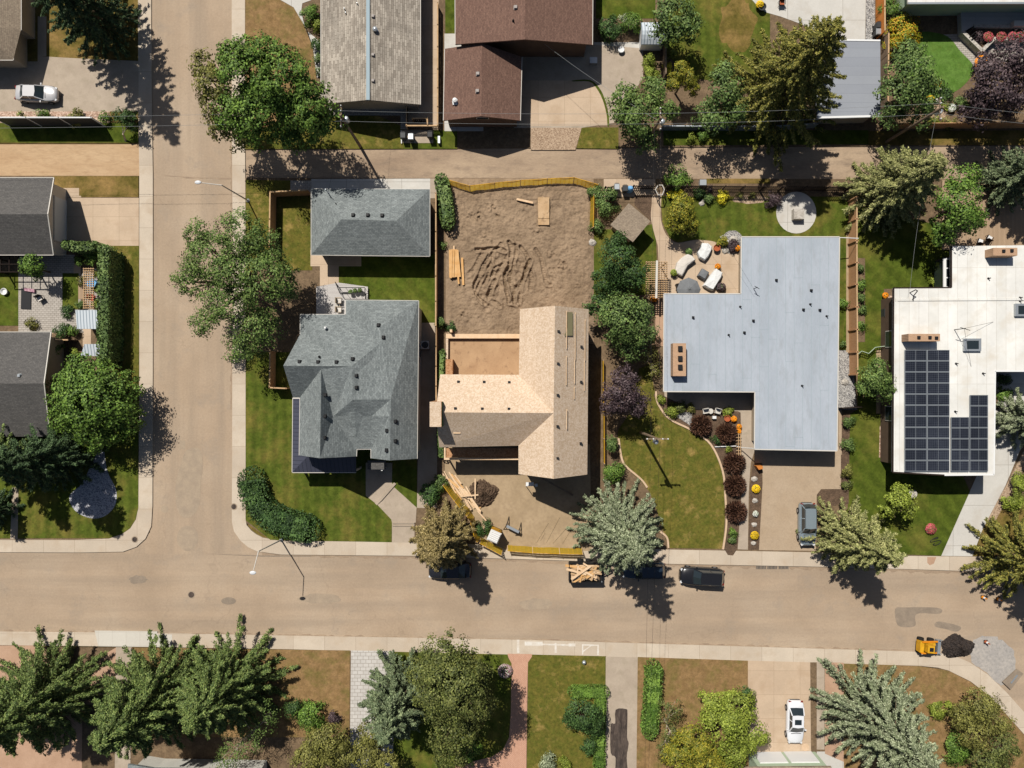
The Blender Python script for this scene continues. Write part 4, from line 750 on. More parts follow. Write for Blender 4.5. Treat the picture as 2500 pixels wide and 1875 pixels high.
# house at the foot of the frame: its lit front wall with two white garage doors
s1 = thing('house', 'pale green house front with two white garage doors behind the white sedan', 'house', base(1900, 1880))
q = XY([(1828, 1837), (1990, 1835), (1990, 2100), (1828, 2100)], .1); MB().prism(q, .05, 3.0).build('wall', MT['greenwall'], s1)
for t in (.27, .73): window(s1, q[0], q[1], t, 3.0, .12, 2.35, (0, 1), 'garage_door', 'white', 'white')
V = dict(a=(1800, 1874, 3.2), b=(2030, 1872, 3.2), c=(2060, 2200, 3.2), d=(1790, 2200, 3.2), r=(1925, 2000, 4.6)); roof(V, ['a b r', 'b c r', 'c d r', 'd a r'], MT['sh_tan'], s1)
s2 = thing('house', 'grey house eave at the foot of the frame between the two large spruces', 'house', base(380, 1950))
V = dict(a=(312, 1866, 3), b=(372, 1876, 3), c=(640, 1880, 3), d=(640, 2200, 3), e=(300, 2200, 3), r=(470, 2040, 4.6)); roof(V, ['a b r', 'b c r', 'c d r', 'd e r', 'e a r'], MT['sh_grey'], s2); walls([V[k][:2] for k in 'abcde'], 3, .5, 2.85, MT['stucco'], s2)

# ---- sheds
def shed(label, pts, h, m, wm, inset=.25, name='shed', slope=0):
    c = W(sum(p[0] for p in pts)/len(pts), sum(p[1] for p in pts)/len(pts), .1); t = thing(name, label, 'shed', c)
    V = {k: (p[0], p[1], h+(slope if i in (0, 1) else 0)) for i, (k, p) in enumerate(zip('abcd', pts))}; roof(V, ['a b c d'], m, t, .12)
    q = walls(pts, h, inset, h-.1, wm, t); return t, q
t, q = shed('tan square garden shed set at an angle in the middle garden by the slatted fence', [(1535, 496), (1588, 540), (1545, 591), (1490, 549)], 2.5, MT['sh_tan'], MT['tanwall'], .3)
window(t, q[1], q[2], .5, 1.8, .15, 2.0, (.76, -.65), 'door', 'ribsteel')
shed('larger ribbed white metal shed roof beside the lattice pergola and hedge', [(184, 757), (236, 757), (241, 803), (188, 803)], 2.5, MT['ribsteel'], MT['offwhite'], .15, slope=.2)
shed('smaller ribbed white metal shed half under the round maple', [(206, 840), (247, 840), (247, 870), (197, 868)], 2.2, MT['ribsteel'], MT['offwhite'], .15, slope=.3)
t = thing('shed', 'small white curved roof shed beside the bright shrubs north of the alley', 'shed', base(1588, 75)); pts = []
mb = MB(); A0, B0 = W(1567, 48, 2.3), W(1625, 102, 2.3)
n = 7; vs = []
for i in range(n): y = A0.y+(B0.y-A0.y)*i/(n-1); z = 1.75+.6*math.sin(math.pi*i/(n-1)); vs += [(A0.x, y, z), (B0.x, y, z)]
for i in range(n): y = A0.y+(B0.y-A0.y)*i/(n-1); z = 1.65+.6*math.sin(math.pi*i/(n-1)); vs += [(A0.x, y, z), (B0.x, y, z)]
mb.add(vs, [(2*i, 2*i+1, 2*i+3, 2*i+2)[::-1] for i in range(n-1)]+[(14+2*i, 14+2*i+1, 14+2*i+3, 14+2*i+2) for i in range(n-1)]); mb.build('roof', MT['ribsteel'], t)
MB().prism([(A0.x+.1, A0.y-.1), (B0.x-.1, A0.y-.1), (B0.x-.1, B0.y+.1), (A0.x+.1, B0.y+.1)], .1, 1.72).build('wall', MT['white'], t)
# ================================================================ vegetation
def quads_obj(name, C, N, L, Wd, m, parent=None, T=None, taper=.0):
    """one mesh of leaf faces: centres C, normals N, lengths L, widths Wd; T = leaf direction"""
    n = len(C); N = N/np.linalg.norm(N, axis=1, keepdims=True)
    if T is None: T = rng.normal(size=(n, 3))
    T = T-(T*N).sum(1, keepdims=True)*N; T /= (np.linalg.norm(T, axis=1, keepdims=True)+1e-9); B = np.cross(N, T)
    L = np.broadcast_to(L, (n,))[:, None]/2; Wd = np.broadcast_to(Wd, (n,))[:, None]/2
    v = np.stack([C-T*L-B*Wd*.45, C+B*Wd-T*L*.1, C+T*L, C-B*Wd-T*L*.1+N*Wd*.25], 1).reshape(-1, 3)
    off = Vector((0, 0, 0)); p = parent
    while p is not None: off += p.location; p = p.parent
    v = (v-np.array(off)).astype(np.float32)
    me = bpy.data.meshes.new(name); me.vertices.add(4*n); me.vertices.foreach_set('co', v.ravel())
    me.loops.add(4*n); me.loops.foreach_set('vertex_index', np.arange(4*n, dtype=np.int32)); me.polygons.add(n)
    me.polygons.foreach_set('loop_start', np.arange(0, 4*n, 4, dtype=np.int32)); me.update(calc_edges=True); me.materials.append(m)
    o = bpy.data.objects.new(name, me); COL.objects.link(o)
    if parent is not None: o.parent = parent
    return o
def unit(n): 
    v = rng.normal(size=(n, 3)); return v/np.linalg.norm(v, axis=1, keepdims=True)
def crown_points(lobes, leaf, dens, cl=None):
    """lobes: (x,y,z,rx,ry,rz) metres. Leaf clumps cover each lobe; leaves cover each clump."""
    Cs, Ns = [], []
    for (x, y, z, rx, ry, rz) in lobes:
        r = (rx+ry)/2; cr = (cl or .24)*r*1.0+.16; area = 4*math.pi*r*r*.62
        nc = max(6, int(area/(cr*cr*2.1))); d = unit(nc); d[:, 2] = np.where(d[:, 2] < -.35, -d[:, 2], d[:, 2])
        fr = rng.uniform(.55, 1.06, nc)[:, None]; cc = np.array([x, y, z])+d*np.array([rx, ry, rz])*fr
        nl = max(8, int(dens*4*math.pi*cr*cr/(leaf*leaf))); rr = rng.uniform(.65, 1.25, nc)*cr
        u = unit(nc*nl).reshape(nc, nl, 3); u[:, :, 2] = np.where(u[:, :, 2] < -.2, -u[:, :, 2]*.6, u[:, :, 2])
        p = cc[:, None]+u*rr[:, None, None]*np.array([1, 1, .75])*rng.uniform(.55, 1.12, (nc, nl))[:, :, None]
        nn = u*.8+d[:, None]*.9+rng.normal(size=u.shape)*.42+np.array([0, 0, .2]); Cs.append(p.reshape(-1, 3)); Ns.append(nn.reshape(-1, 3))
    C = np.concatenate(Cs); N = np.concatenate(Ns); k = C[:, 2] > .16; return C[k], N[k]
def limb(mb, a, b, r0, r1, k=3, j=.12):
    a, b = Vector(a), Vector(b); p = a; L = (b-a).length
    for i in range(1, k+1):
        q = a.lerp(b, i/k)+Vector((random.uniform(-j, j)*L*.3, random.uniform(-j, j)*L*.3, 0)); mb.tube(p, q, r0+(r1-r0)*(i-1)/k, r0+(r1-r0)*i/k, 6); p = q
def tree(name, label, lobes, m, leaf=.26, dens=.55, trunk=None, cat='tree', flat=.85, bark='bark', group=None, lean=None, cl=None):
    """lobes: (px, py, radius px, height of its middle)"""
    L = []
    for (px, py, r, z) in lobes:
        c = W(px, py, z); rm = r/PXM*(H-z)/H; L.append((c.x, c.y, max(z, rm*flat*.6), rm, rm, rm*flat))
    bx = sum(l[0]*l[3] for l in L)/sum(l[3] for l in L); by = sum(l[1]*l[3] for l in L)/sum(l[3] for l in L); top = max(l[2] for l in L)
    b = Vector((bx, by, .1)) if lean is None else W(lean[0], lean[1], .1)
    t = thing(name, label, cat, b, group); mb = MB(); r0 = trunk or (.05+.035*top); hub = Vector((b.x*.7+bx*.3, b.y*.7+by*.3, top*.5))
    limb(mb, b-Vector((0, 0, .1)), hub, r0, r0*.7)
    for l in L:
        e = Vector((l[0], l[1], l[2]+l[5]*.2)); limb(mb, hub, e, r0*.5, r0*.16)
        for k in range(5 if len(L) < 5 else 3): limb(mb, hub.lerp(e, .6), e+Vector((random.uniform(-.8, .8)*l[3], random.uniform(-.8, .8)*l[4], random.uniform(-.1, .75)*l[5])), r0*.22, .02, 2)
    mb.build('trunk', MT[bark], t); C, N = crown_points(L, leaf, dens, cl); quads_obj('crown', C, N, rng.uniform(.75, 1.3, len(C))*leaf, leaf*.8, MT[m], t); return t
def spruce(name, label, px, py, h, r, m, dens=1.0, low=.06, width=1.0, seed=0, fluff=.85, gap=1.5):
    g = np.random.default_rng(seed+int(px)); b = W(px, py, .1); t = thing(name, label, 'tree', b)
    Cs, Ns, Ts, Ls, Ws = [], [], [], [], []; z = h*low+.3; br = MB().tube((b.x, b.y, 0), (b.x, b.y, h*.97), .018*h+.03, .02, 8)
    while z < h-.15:
        f = z/h; Lr = r*(1-f)**.68*(.6+.4*min(1, (f+.10)/.2))+.18; nb = int(5+5.5*(1-f)); a0 = g.uniform(0, 6.28)
        for k in range(nb):
            a = a0+6.28*k/nb+g.uniform(-.3, .3); L = Lr*g.uniform(.62, 1.1); w0 = (.17+.05*L)*width*g.uniform(.75, 1.25)
            n = int(dens*(3+8*L)); tt = g.uniform(.08, 1, n)**.72; wl = w0*np.clip(1.12-tt, .14, 1)*np.clip(tt*4, .3, 1); s = g.uniform(-1, 1, n); cv = g.uniform(-.25, .25)
            dr = -.07*L*tt-.12*L*tt*tt+.16*L*np.clip(tt-.75, 0, 1); ca, sa = math.cos(a), math.sin(a); rad = tt*L; lat = s*wl+cv*tt*tt*L*.5
            tc = np.stack([b.x+ca*rad-sa*lat, b.y+sa*rad+ca*lat, z+dr-.16*np.abs(s)*w0+g.normal(0, .05, n)], 1); q = 9; tr = g.uniform(.10, .2, n)*(1.15-.35*tt)*fluff
            u = g.normal(size=(n, q, 3)); u /= np.linalg.norm(u, axis=2, keepdims=True); u[:, :, 2] = np.abs(u[:, :, 2])*.8-.15; sp = (s*.8)[:, None]+g.normal(0, .4, (n, q)); dirs = np.stack([ca*np.cos(sp)-sa*np.sin(sp), sa*np.cos(sp)+ca*np.sin(sp), g.normal(-.1, .25, (n, q))], 2)
            Cs.append((tc[:, None]+u*tr[:, None, None]+dirs*g.uniform(-.1, .16, (n, q, 1))).reshape(-1, 3)); Ts.append((dirs+u*.35).reshape(-1, 3)); Ns.append((u*.8+g.normal(0, .3, u.shape)+np.array([0, 0, .35])).reshape(-1, 3)); Ls.append(g.uniform(.16, .3, n*q)); Ws.append(g.uniform(.07, .13, n*q))
            if k % 2 == 0: br.tube((b.x, b.y, z), (b.x+ca*L*.9, b.y+sa*L*.9, z-.2*L), .02+.012*L, .01, 4)
        z += (.30+.16*(1-f))*(1 if h > 8 else .8)*gap
    br.build('trunk', MT['bark'], t)
    quads_obj('crown', np.concatenate(Cs), np.concatenate(Ns), np.concatenate(Ls), np.concatenate(Ws), MT[m], t, np.concatenate(Ts)); return t
def shrub(name, label, px, py, r, h, m, leaf=.16, dens=.7, cat='shrub', ry=None, spiky=0, group=None):
    """one low plant: r in photograph pixels"""
    c = W(px, py, h*.5); rm = r/PXM; rym = (ry or r)/PXM
    if spiky:
        n = int(340*rm*rym*spiky+60); d = unit(n); d[:, 2] = np.abs(d[:, 2])*.9+.12; q = rng.uniform(.35, 1.0, n)[:, None]
        C = np.array([c.x, c.y, .12])+d*np.array([rm, rym, h])*q*.98; o = quads_obj(name, C, np.cross(d, unit(n))+np.array([0, 0, .25]), .34*min(1, rm+.3), leaf*.45, MT[m], None, d)
    else:
        C, N = crown_points([(c.x, c.y, h*.45, rm*.9, rym*.9, h*.55)], leaf, dens, .3); o = quads_obj(name, C, N, rng.uniform(.75, 1.25, len(C))*leaf, leaf*.8, MT[m])
    return tag(o, label, cat, group)
def hedge(label, pts, wpx, h, m, leaf=.15, dens=1.0):
    P0 = smoothpts(pts, 6, False) if len(pts) > 2 else pts; P0 = [W(p[0], p[1], h*.7) for p in P0]; w_ = wpx/PXM; t = thing('hedge', label, 'hedge', (P0[0].x, P0[0].y, .1)); core = MB(); Cs, Ns = [], []
    for a, b in zip(P0, P0[1:]):
        a2, b2 = Vector((a.x, a.y, h*.45+.05)), Vector((b.x, b.y, h*.45+.05)); core.bar(a2, b2, w_*.72, h*.82); L = (b2-a2).length; d = (b2-a2).normalized(); u = Vector((-d.y, d.x, 0))
        for kind, area in (('top', w_*L), ('s1', h*L), ('s2', h*L)):
            n = int(area*1.5*dens/(leaf*leaf)); s = rng.uniform(-.05, 1.05, n); l = rng.uniform(-.5, .5, n)*w_; zz = np.full(n, h)+rng.normal(0, .11, n)-.35*(np.abs(l)/w_*2)**3*min(h*.3, .5); nn = np.tile([0, 0, 1.0], (n, 1))
            if kind != 'top': sg = 1 if kind == 's1' else -1; l = sg*w_*(.5+rng.normal(0, .03, n)); zz = rng.uniform(.12, h*.95, n); nn = np.tile([u.x*sg, u.y*sg, .3], (n, 1))
            bp = .12*np.sin(s*L*3.1+l*4+a2.x)+.08*np.sin(l*7+s*L*5+a2.y)+.06*np.sin(s*L*1.3+a2.x*2); Cs.append(np.stack([a2.x+d.x*s*L+u.x*l, a2.y+d.y*s*L+u.y*l, np.clip(zz+bp, .1, None)], 1)); Ns.append(nn+rng.normal(size=(n, 3))*.6)
    for p in (P0[0], P0[-1]):
        n = int(w_*(h+w_*.6)*2.0*dens/(leaf*leaf)); th = rng.uniform(0, 6.28, n); tp = rng.uniform(0, 1, n) < .45; rr = np.where(tp, np.sqrt(rng.uniform(0, 1, n)), rng.uniform(.88, 1.08, n))*w_*.47; zz = np.where(tp, h-.3*(rr/w_*2)**4*h*.5+rng.normal(0, .07, n), rng.uniform(.15, h*.92, n))
        Cs.append(np.stack([p.x+np.cos(th)*rr, p.y+np.sin(th)*rr, zz], 1)); Ns.append(np.stack([np.cos(th)*~tp, np.sin(th)*~tp, np.where(tp, 1.0, .3)], 1)+rng.normal(size=(n, 3))*.5)
    core.build('solid_core', MT[m], t); C = np.concatenate(Cs); quads_obj('foliage', C, np.concatenate(Ns), rng.uniform(.7, 1.3, len(C))*leaf*1.2, leaf, MT[m], t); return t  # solid leaf-coloured core, added inside to block any view through the leaves
def flowers(name, label, px, py, r, h, m, pot=None, cat='flowers', group=None, z0=.1, leafm='l_green'):
    c = W(px, py, h+z0); t = thing(name, label, cat, (c.x, c.y, z0), group); rm = r/PXM
    if pot: MB().lathe((c.x, c.y, z0), [(rm*.55, 0), (rm*.8, h*.6), (rm*.86, h*.62), (rm*.7, h*.6)], 14).build('pot', MT[pot], t)
    for nm, mm, q, zz in (('leaves', leafm, .7, .8), ('blooms', m, 1.0, 1.0)):
        n = int(90*rm*rm/.1)+30; d = unit(n); d[:, 2] = np.abs(d[:, 2]); C = np.array([c.x, c.y, z0+h*.62])+d*np.array([rm*q, rm*q, h*.5*zz]); quads_obj(nm, C, d+np.array([0, 0, .7])+rng.normal(size=d.shape)*.3, .13, .12, MT[mm], t)
    return t

T = tree
T('elm_tree', 'broad bright green elm over the alley mouth by the weathered roof house', [(600, 180, 64, 11), (690, 190, 72, 11), (750, 260, 66, 9.5), (640, 270, 74, 9), (575, 140, 40, 9.5), (570, 275, 50, 7.5), (800, 295, 38, 8), (700, 330, 44, 6.5), (640, 130, 48, 10), (620, 320, 44, 6.5), (760, 320, 40, 6.5), (655, 230, 55, 10), (705, 270, 45, 9)], 'l_bright', .25, .55, .38, lean=(705, 292))
T('elm_tree', 'browner olive elm leaning over the side street beside the bright elm', [(500, 165, 34, 8), (515, 215, 46, 8), (545, 275, 46, 7), (530, 315, 24, 5), (590, 330, 40, 6)], 'l_olive', .25, .5, .26, lean=(600, 275))
T('willow_tree', 'large airy willow spreading over the side street beside the corner house', [(520, 630, 70, 8), (595, 575, 66, 8.5), (480, 575, 36, 7), (640, 680, 76, 8), (560, 740, 66, 7), (470, 690, 45, 6.5), (625, 800, 62, 6), (500, 790, 36, 5), (690, 690, 46, 5), (640, 610, 55, 7.5), (560, 660, 50, 9), (590, 850, 44, 5)], 'l_willow', .19, .34, .34, lean=(660, 710), cl=.2)
T('maple_tree', 'dense round bright maple beside the sidewalk of the side street', [(232, 985, 102, 3.9), (180, 960, 52, 3.4), (290, 960, 55, 3.4), (215, 915, 55, 3.6), (240, 1055, 52, 2.6), (300, 1020, 48, 2.8), (170, 1010, 45, 2.8)], 'l_bright', .24, .5, .28, cl=.14)
T('small_tree', 'small light green tree in the pavered yard by the black lattice pergola', [(82, 645, 26, 3.2), (92, 668, 16, 2.4), (68, 655, 18, 2.8)], 'l_bright', .2, .6, .1)
T('apple_tree', 'blue green leafy tree by the white curved shed', [(1640, 45, 50, 4.2), (1675, 65, 40, 4), (1625, 90, 34, 3.2)], 'l_green', .24, .5, .18)
T('leafy_tree', 'broad olive green tree on the alley edge around the middle pole', [(1560, 285, 62, 5.5), (1525, 240, 40, 5), (1600, 225, 36, 5), (1575, 340, 34, 3.6), (1525, 300, 36, 4.4), (1625, 270, 30, 4.4)], 'l_willow', .24, .5, .24)
T('cedar_tree', 'upright golden olive cedar behind the middle pole', [(1660, 180, 22, 4), (1680, 195, 20, 3.8), (1645, 205, 20, 3.4), (1690, 215, 18, 3.2), (1665, 165, 14, 4.4)], 'l_fall', .16, .8, .12, flat=1.3)
T('leafy_tree', 'dark bluish green tree between the golden spruce and the cedar', [(1760, 225, 48, 5), (1740, 285, 44, 4.4), (1790, 270, 38, 4.4), (1770, 175, 26, 4)], 'l_green', .24, .5, .2)
T('leafy_tree', 'wide soft green tree behind the far pole beside the small bright lawn', [(2225, 195, 62, 5.6), (2190, 240, 46, 5), (2255, 235, 46, 4.6), (2215, 135, 40, 4.6), (2170, 285, 34, 3.6), (2250, 290, 30, 3.4)], 'l_green', .24, .45, .22)
T('maple_tree', 'dark purple leaved maple shading the red flower deck', [(2425, 205, 70, 6), (2480, 140, 56, 6), (2390, 265, 44, 4.6), (2500, 240, 60, 5.5), (2400, 160, 30, 4)], 'l_purple', .23, .55, .26)
T('leafy_tree', 'dense mid green tree hugging the olive spruce over the plank deck', [(2335, 505, 60, 5.5), (2345, 440, 40, 5), (2370, 540, 34, 4), (2300, 560, 40, 4)], 'l_bright', .24, .55, .22)
T('leafy_tree', 'dense dark green tree between the dirt lot and the lattice pergola', [(1505, 640, 52, 5), (1545, 670, 40, 4.6), (1480, 680, 38, 4.4), (1510, 600, 34, 4.4), (1500, 710, 34, 3.6)], 'l_dark', .21, .6, .22, cl=.18)
T('leafy_tree', 'bright loose green tree beside the peak of the unfinished house', [(1525, 780, 62, 5), (1560, 815, 40, 4.2), (1490, 760, 36, 4.2), (1540, 850, 34, 3.4), (1570, 770, 34, 4)], 'l_green', .22, .48, .2)
T('small_tree', 'small dull green tree touching the back corner of the unfinished house', [(1462, 740, 30, 3.6), (1440, 755, 16, 3), (1480, 715, 22, 3.4)], 'l_dark', .2, .5, .1)
T('dying_tree', 'sparse greyish bush with bare twigs beside the flat roofed bungalow', [(1585, 865, 26, 2.4), (1595, 905, 20, 2), (1588, 830, 16, 2.2)], 'l_olive', .13, .14, .1, bark='barkp')
T('plum_tree', 'purple leaved tree shading the patchy lawn by the orange lot fence', [(1515, 960, 46, 4.4), (1550, 985, 34, 3.8), (1492, 985, 30, 3.6), (1525, 925, 32, 4)], 'l_purple', .2, .6, .16)
T('garden_tree', 'yellow green small tree on the lawn behind the slatted fence', [(1662, 520, 34, 2.9), (1650, 545, 26, 2.4), (1680, 545, 26, 2.4), (1665, 495, 24, 2.6)], 'l_fall', .18, .6, .12)
T('bushy_tree', 'rounded olive green tree against the white roof by the fence', [(2135, 925, 42, 3.4), (2165, 950, 30, 3), (2115, 950, 28, 2.6), (2150, 900, 26, 3)], 'l_willow', .19, .6, .14)
T('small_tree', 'bright yellow green tree on the lawn under the solar panels', [(2190, 1222, 34, 3), (2165, 1245, 20, 2.4), (2215, 1245, 22, 2.4), (2195, 1200, 22, 2.8)], 'l_yellow', .2, .5, .1)
T('small_tree', 'small dark leafy tree beside the trimmed hedge and grey driveway', [(1422, 1745, 44, 2.8), (1450, 1765, 28, 2.4), (1395, 1755, 24, 2.2)], 'l_dark', .18, .55, .12)
T('larch_tree', 'massive olive brown larch beside the pink brick path', [(1085, 1610, 66, 9), (1120, 1680, 82, 10.5), (1075, 1700, 62, 9), (1105, 1775, 62, 8), (1150, 1640, 52, 8), (1040, 1640, 44, 7.5), (1100, 1835, 44, 6), (1160, 1725, 54, 8)], 'l_brown', .2, .5, .34, lean=(1135, 1640), cl=.17)
T('pale_tree', 'thin pale half bare tree between the big green spruces', [(620, 1790, 44, 4), (580, 1820, 40, 3.6), (660, 1740, 30, 3.4), (560, 1850, 36, 3)], 'l_willow', .14, .1, .14, bark='barkp')
T('broad_bush', 'wide yellow green tree beside the white garage doors', [(1770, 1765, 62, 4.4), (1800, 1720, 44, 4), (1740, 1725, 40, 3.6), (1830, 1790, 46, 3.8), (1790, 1830, 44, 3.4)], 'l_yellow', .2, .5, .2)
T('broad_bush', 'olive gold tree at the foot of the frame beside the yellow green one', [(1690, 1810, 50, 3.6), (1660, 1840, 44, 3), (1720, 1855, 46, 3.2), (1760, 1862, 36, 2.6)], 'l_fall', .19, .5, .16)
T('dying_tree', 'grey brown dry bush beside the long side hedge', [(1635, 1735, 32, 2.8), (1640, 1790, 26, 2.4), (1625, 1830, 26, 2.2)], 'l_brown', .14, .2, .12, bark='barkp')
T('small_tree', 'dark green bush tree at the edge of the white sedan driveway', [(1815, 1700, 24, 2.4), (1825, 1720, 16, 2)], 'l_dark', .18, .6, .1)
T('broad_bush', 'olive bush tree spilling on the curved sidewalk by the yard corner', [(2395, 1720, 44, 2.6), (2350, 1745, 34, 2.4), (2430, 1760, 36, 2.4), (2380, 1790, 40, 2.4)], 'l_olive', .18, .45, .14)
T('broad_bush', 'tawny bush beyond the olive one at the curved sidewalk', [(2440, 1825, 44, 2.6), (2400, 1850, 40, 2.2)], 'l_brown', .18, .45, .14)
T('broad_bush', 'olive green rounded tree in front of the pale half bare tree', [(800, 1810, 52, 3.6), (760, 1850, 46, 3), (840, 1840, 40, 3)], 'l_olive', .19, .6, .16)
T('broad_bush', 'olive tree at the foot of the blue spruce by the pale paver drive', [(905, 1790, 34, 3.4), (900, 1840, 40, 3.2), (940, 1860, 36, 3)], 'l_olive', .19, .55, .16)
T('leaning_tree', 'leaning bare trunk tree with dark foliage at the dirt lane corner', [(298, 286, 20, 2.4), (320, 300, 16, 2)], 'l_dark', .18, .6, .12, bark='barkp', lean=(306, 345))
S = spruce
S('spruce_tree', 'tall dark spruce over the driveway of the silver car', 275, 75, 19, 5.2, 'n_dark', 1.3, width=1.1)
S('spruce_tree', 'huge golden green spruce leaning over the grey roofed garage', 1862, 262, 18, 7.6, 'n_gold', 1.6, width=1.0, gap=1.6)
S('spruce_tree', 'brown dying spruce at the street beside the orange fence', 1088, 1298, 12, 4.0, 'n_brown', 1.5, width=1.3, fluff=1.0, gap=1.1)
S('spruce_tree', 'pale blue spruce in front of the patchy lawn above the dump trailer', 1497, 1274, 16.5, 5.4, 'n_blue', 1.4, width=1.0, gap=1.5)
S('spruce_tree', 'olive spruce beside the silver wagon on the tan driveway', 2046, 1300, 12.5, 4.6, 'n_olive', 1.5, width=1.1, gap=1.3)
S('spruce_tree', 'golden green spruce at the street by the white concrete driveway', 2440, 1345, 15.5, 5.0, 'n_gold', 1.5, width=1.0, gap=1.6)
S('spruce_tree', 'small blue spruce against the driveway of the solar house', 2462, 1020, 10, 3.4, 'n_blue', 1.4, width=1.0)
S('spruce_tree', 'blue green spruce over the plank deck at the alley', 2430, 452, 10.5, 3.8, 'n_bluegreen', 1.4, width=1.1, gap=1.3)
S('spruce_tree', 'broad olive spruce on the alley beside the bungalow fence', 2140, 478, 12, 5.2, 'n_olive', 1.5, width=1.2, fluff=1.0, gap=1.1)
S('spruce_tree', 'green spruce over the pink driveway at the frame corner', 152, 1668, 13, 7.2, 'n_green', 1.5, width=1.2, fluff=1.2, gap=1.05)
S('spruce_tree', 'wide green spruce reaching over the narrow front path', 415, 1668, 13.5, 7.0, 'n_green', 1.5, width=1.2, fluff=1.2, gap=1.05)
S('spruce_tree', 'tall green spruce whose shade falls on the brown lawn', 585, 1640, 12.5, 6.2, 'n_green', 1.5, width=1.2, fluff=1.2, gap=1.0)
S('spruce_tree', 'blue spruce tucked against the olive brown larch', 985, 1668, 12.5, 5.0, 'n_bluegreen', 1.5, width=1.2, fluff=1.0, gap=1.2)
S('spruce_tree', 'very large silvery blue spruce beside the curved sidewalk lawn', 2092, 1712, 14.5, 6.4, 'n_blue', 1.6, width=1.1, gap=1.25)
S('spruce_tree', 'dark green spruce shading the blue grey gravel bed', 178, 1108, 14, 4.4, 'n_dark', 1.4, width=1.2, fluff=1.0, gap=1.2)
S('spruce_tree', 'dark green spruce by the narrow walk of the low charcoal house', 62, 1105, 13, 3.9, 'n_green', 1.0)
S('young_spruce', 'low young spruce beside the narrow walk at the frame edge', 8, 1235, 6, 2.4, 'n_dark', 1.0)
# hedges
hedge('long tall green hedge bordering the side street from driveway to maple', [(262, 612), (262, 660), (262, 760), (260, 880)], 27, 3.2, 'l_green', .17)
hedge('short tall green hedge along the concrete driveway', [(168, 600), (200, 606), (238, 602)], 22, 3.0, 'l_green', .17)
hedge('curved clipped dark hedge on the corner house lawn', [(614, 1172), (622, 1215), (652, 1256), (708, 1280), (752, 1292)], 66, 1.4, 'l_dark', .15)
hedge('low trimmed hedge with a bend beside the grey driveway', [(1400, 1690), (1474, 1690)], 30, .9, 'l_bright', .11, .8)
hedge('long low trimmed hedge running down the grey driveway edge', [(1466, 1706), (1464, 1800), (1462, 1920)], 27, .9, 'l_bright', .11, .8)
hedge('tall narrow hedge on the boundary beside the brown lawn', [(1597, 1632), (1594, 1700), (1586, 1785)], 38, 1.5, 'l_bright', .15)
hedge('ragged green vines along the board fence beside the unfinished house', [(1080, 860), (1076, 960), (1074, 1050), (1078, 1110)], 15, 1.4, 'l_green', .16, .8)
hedge('leafy overgrowth at the alley corner of the dirt lot', [(1078, 440), (1088, 490), (1094, 545)], 32, 1.8, 'l_green', .18)
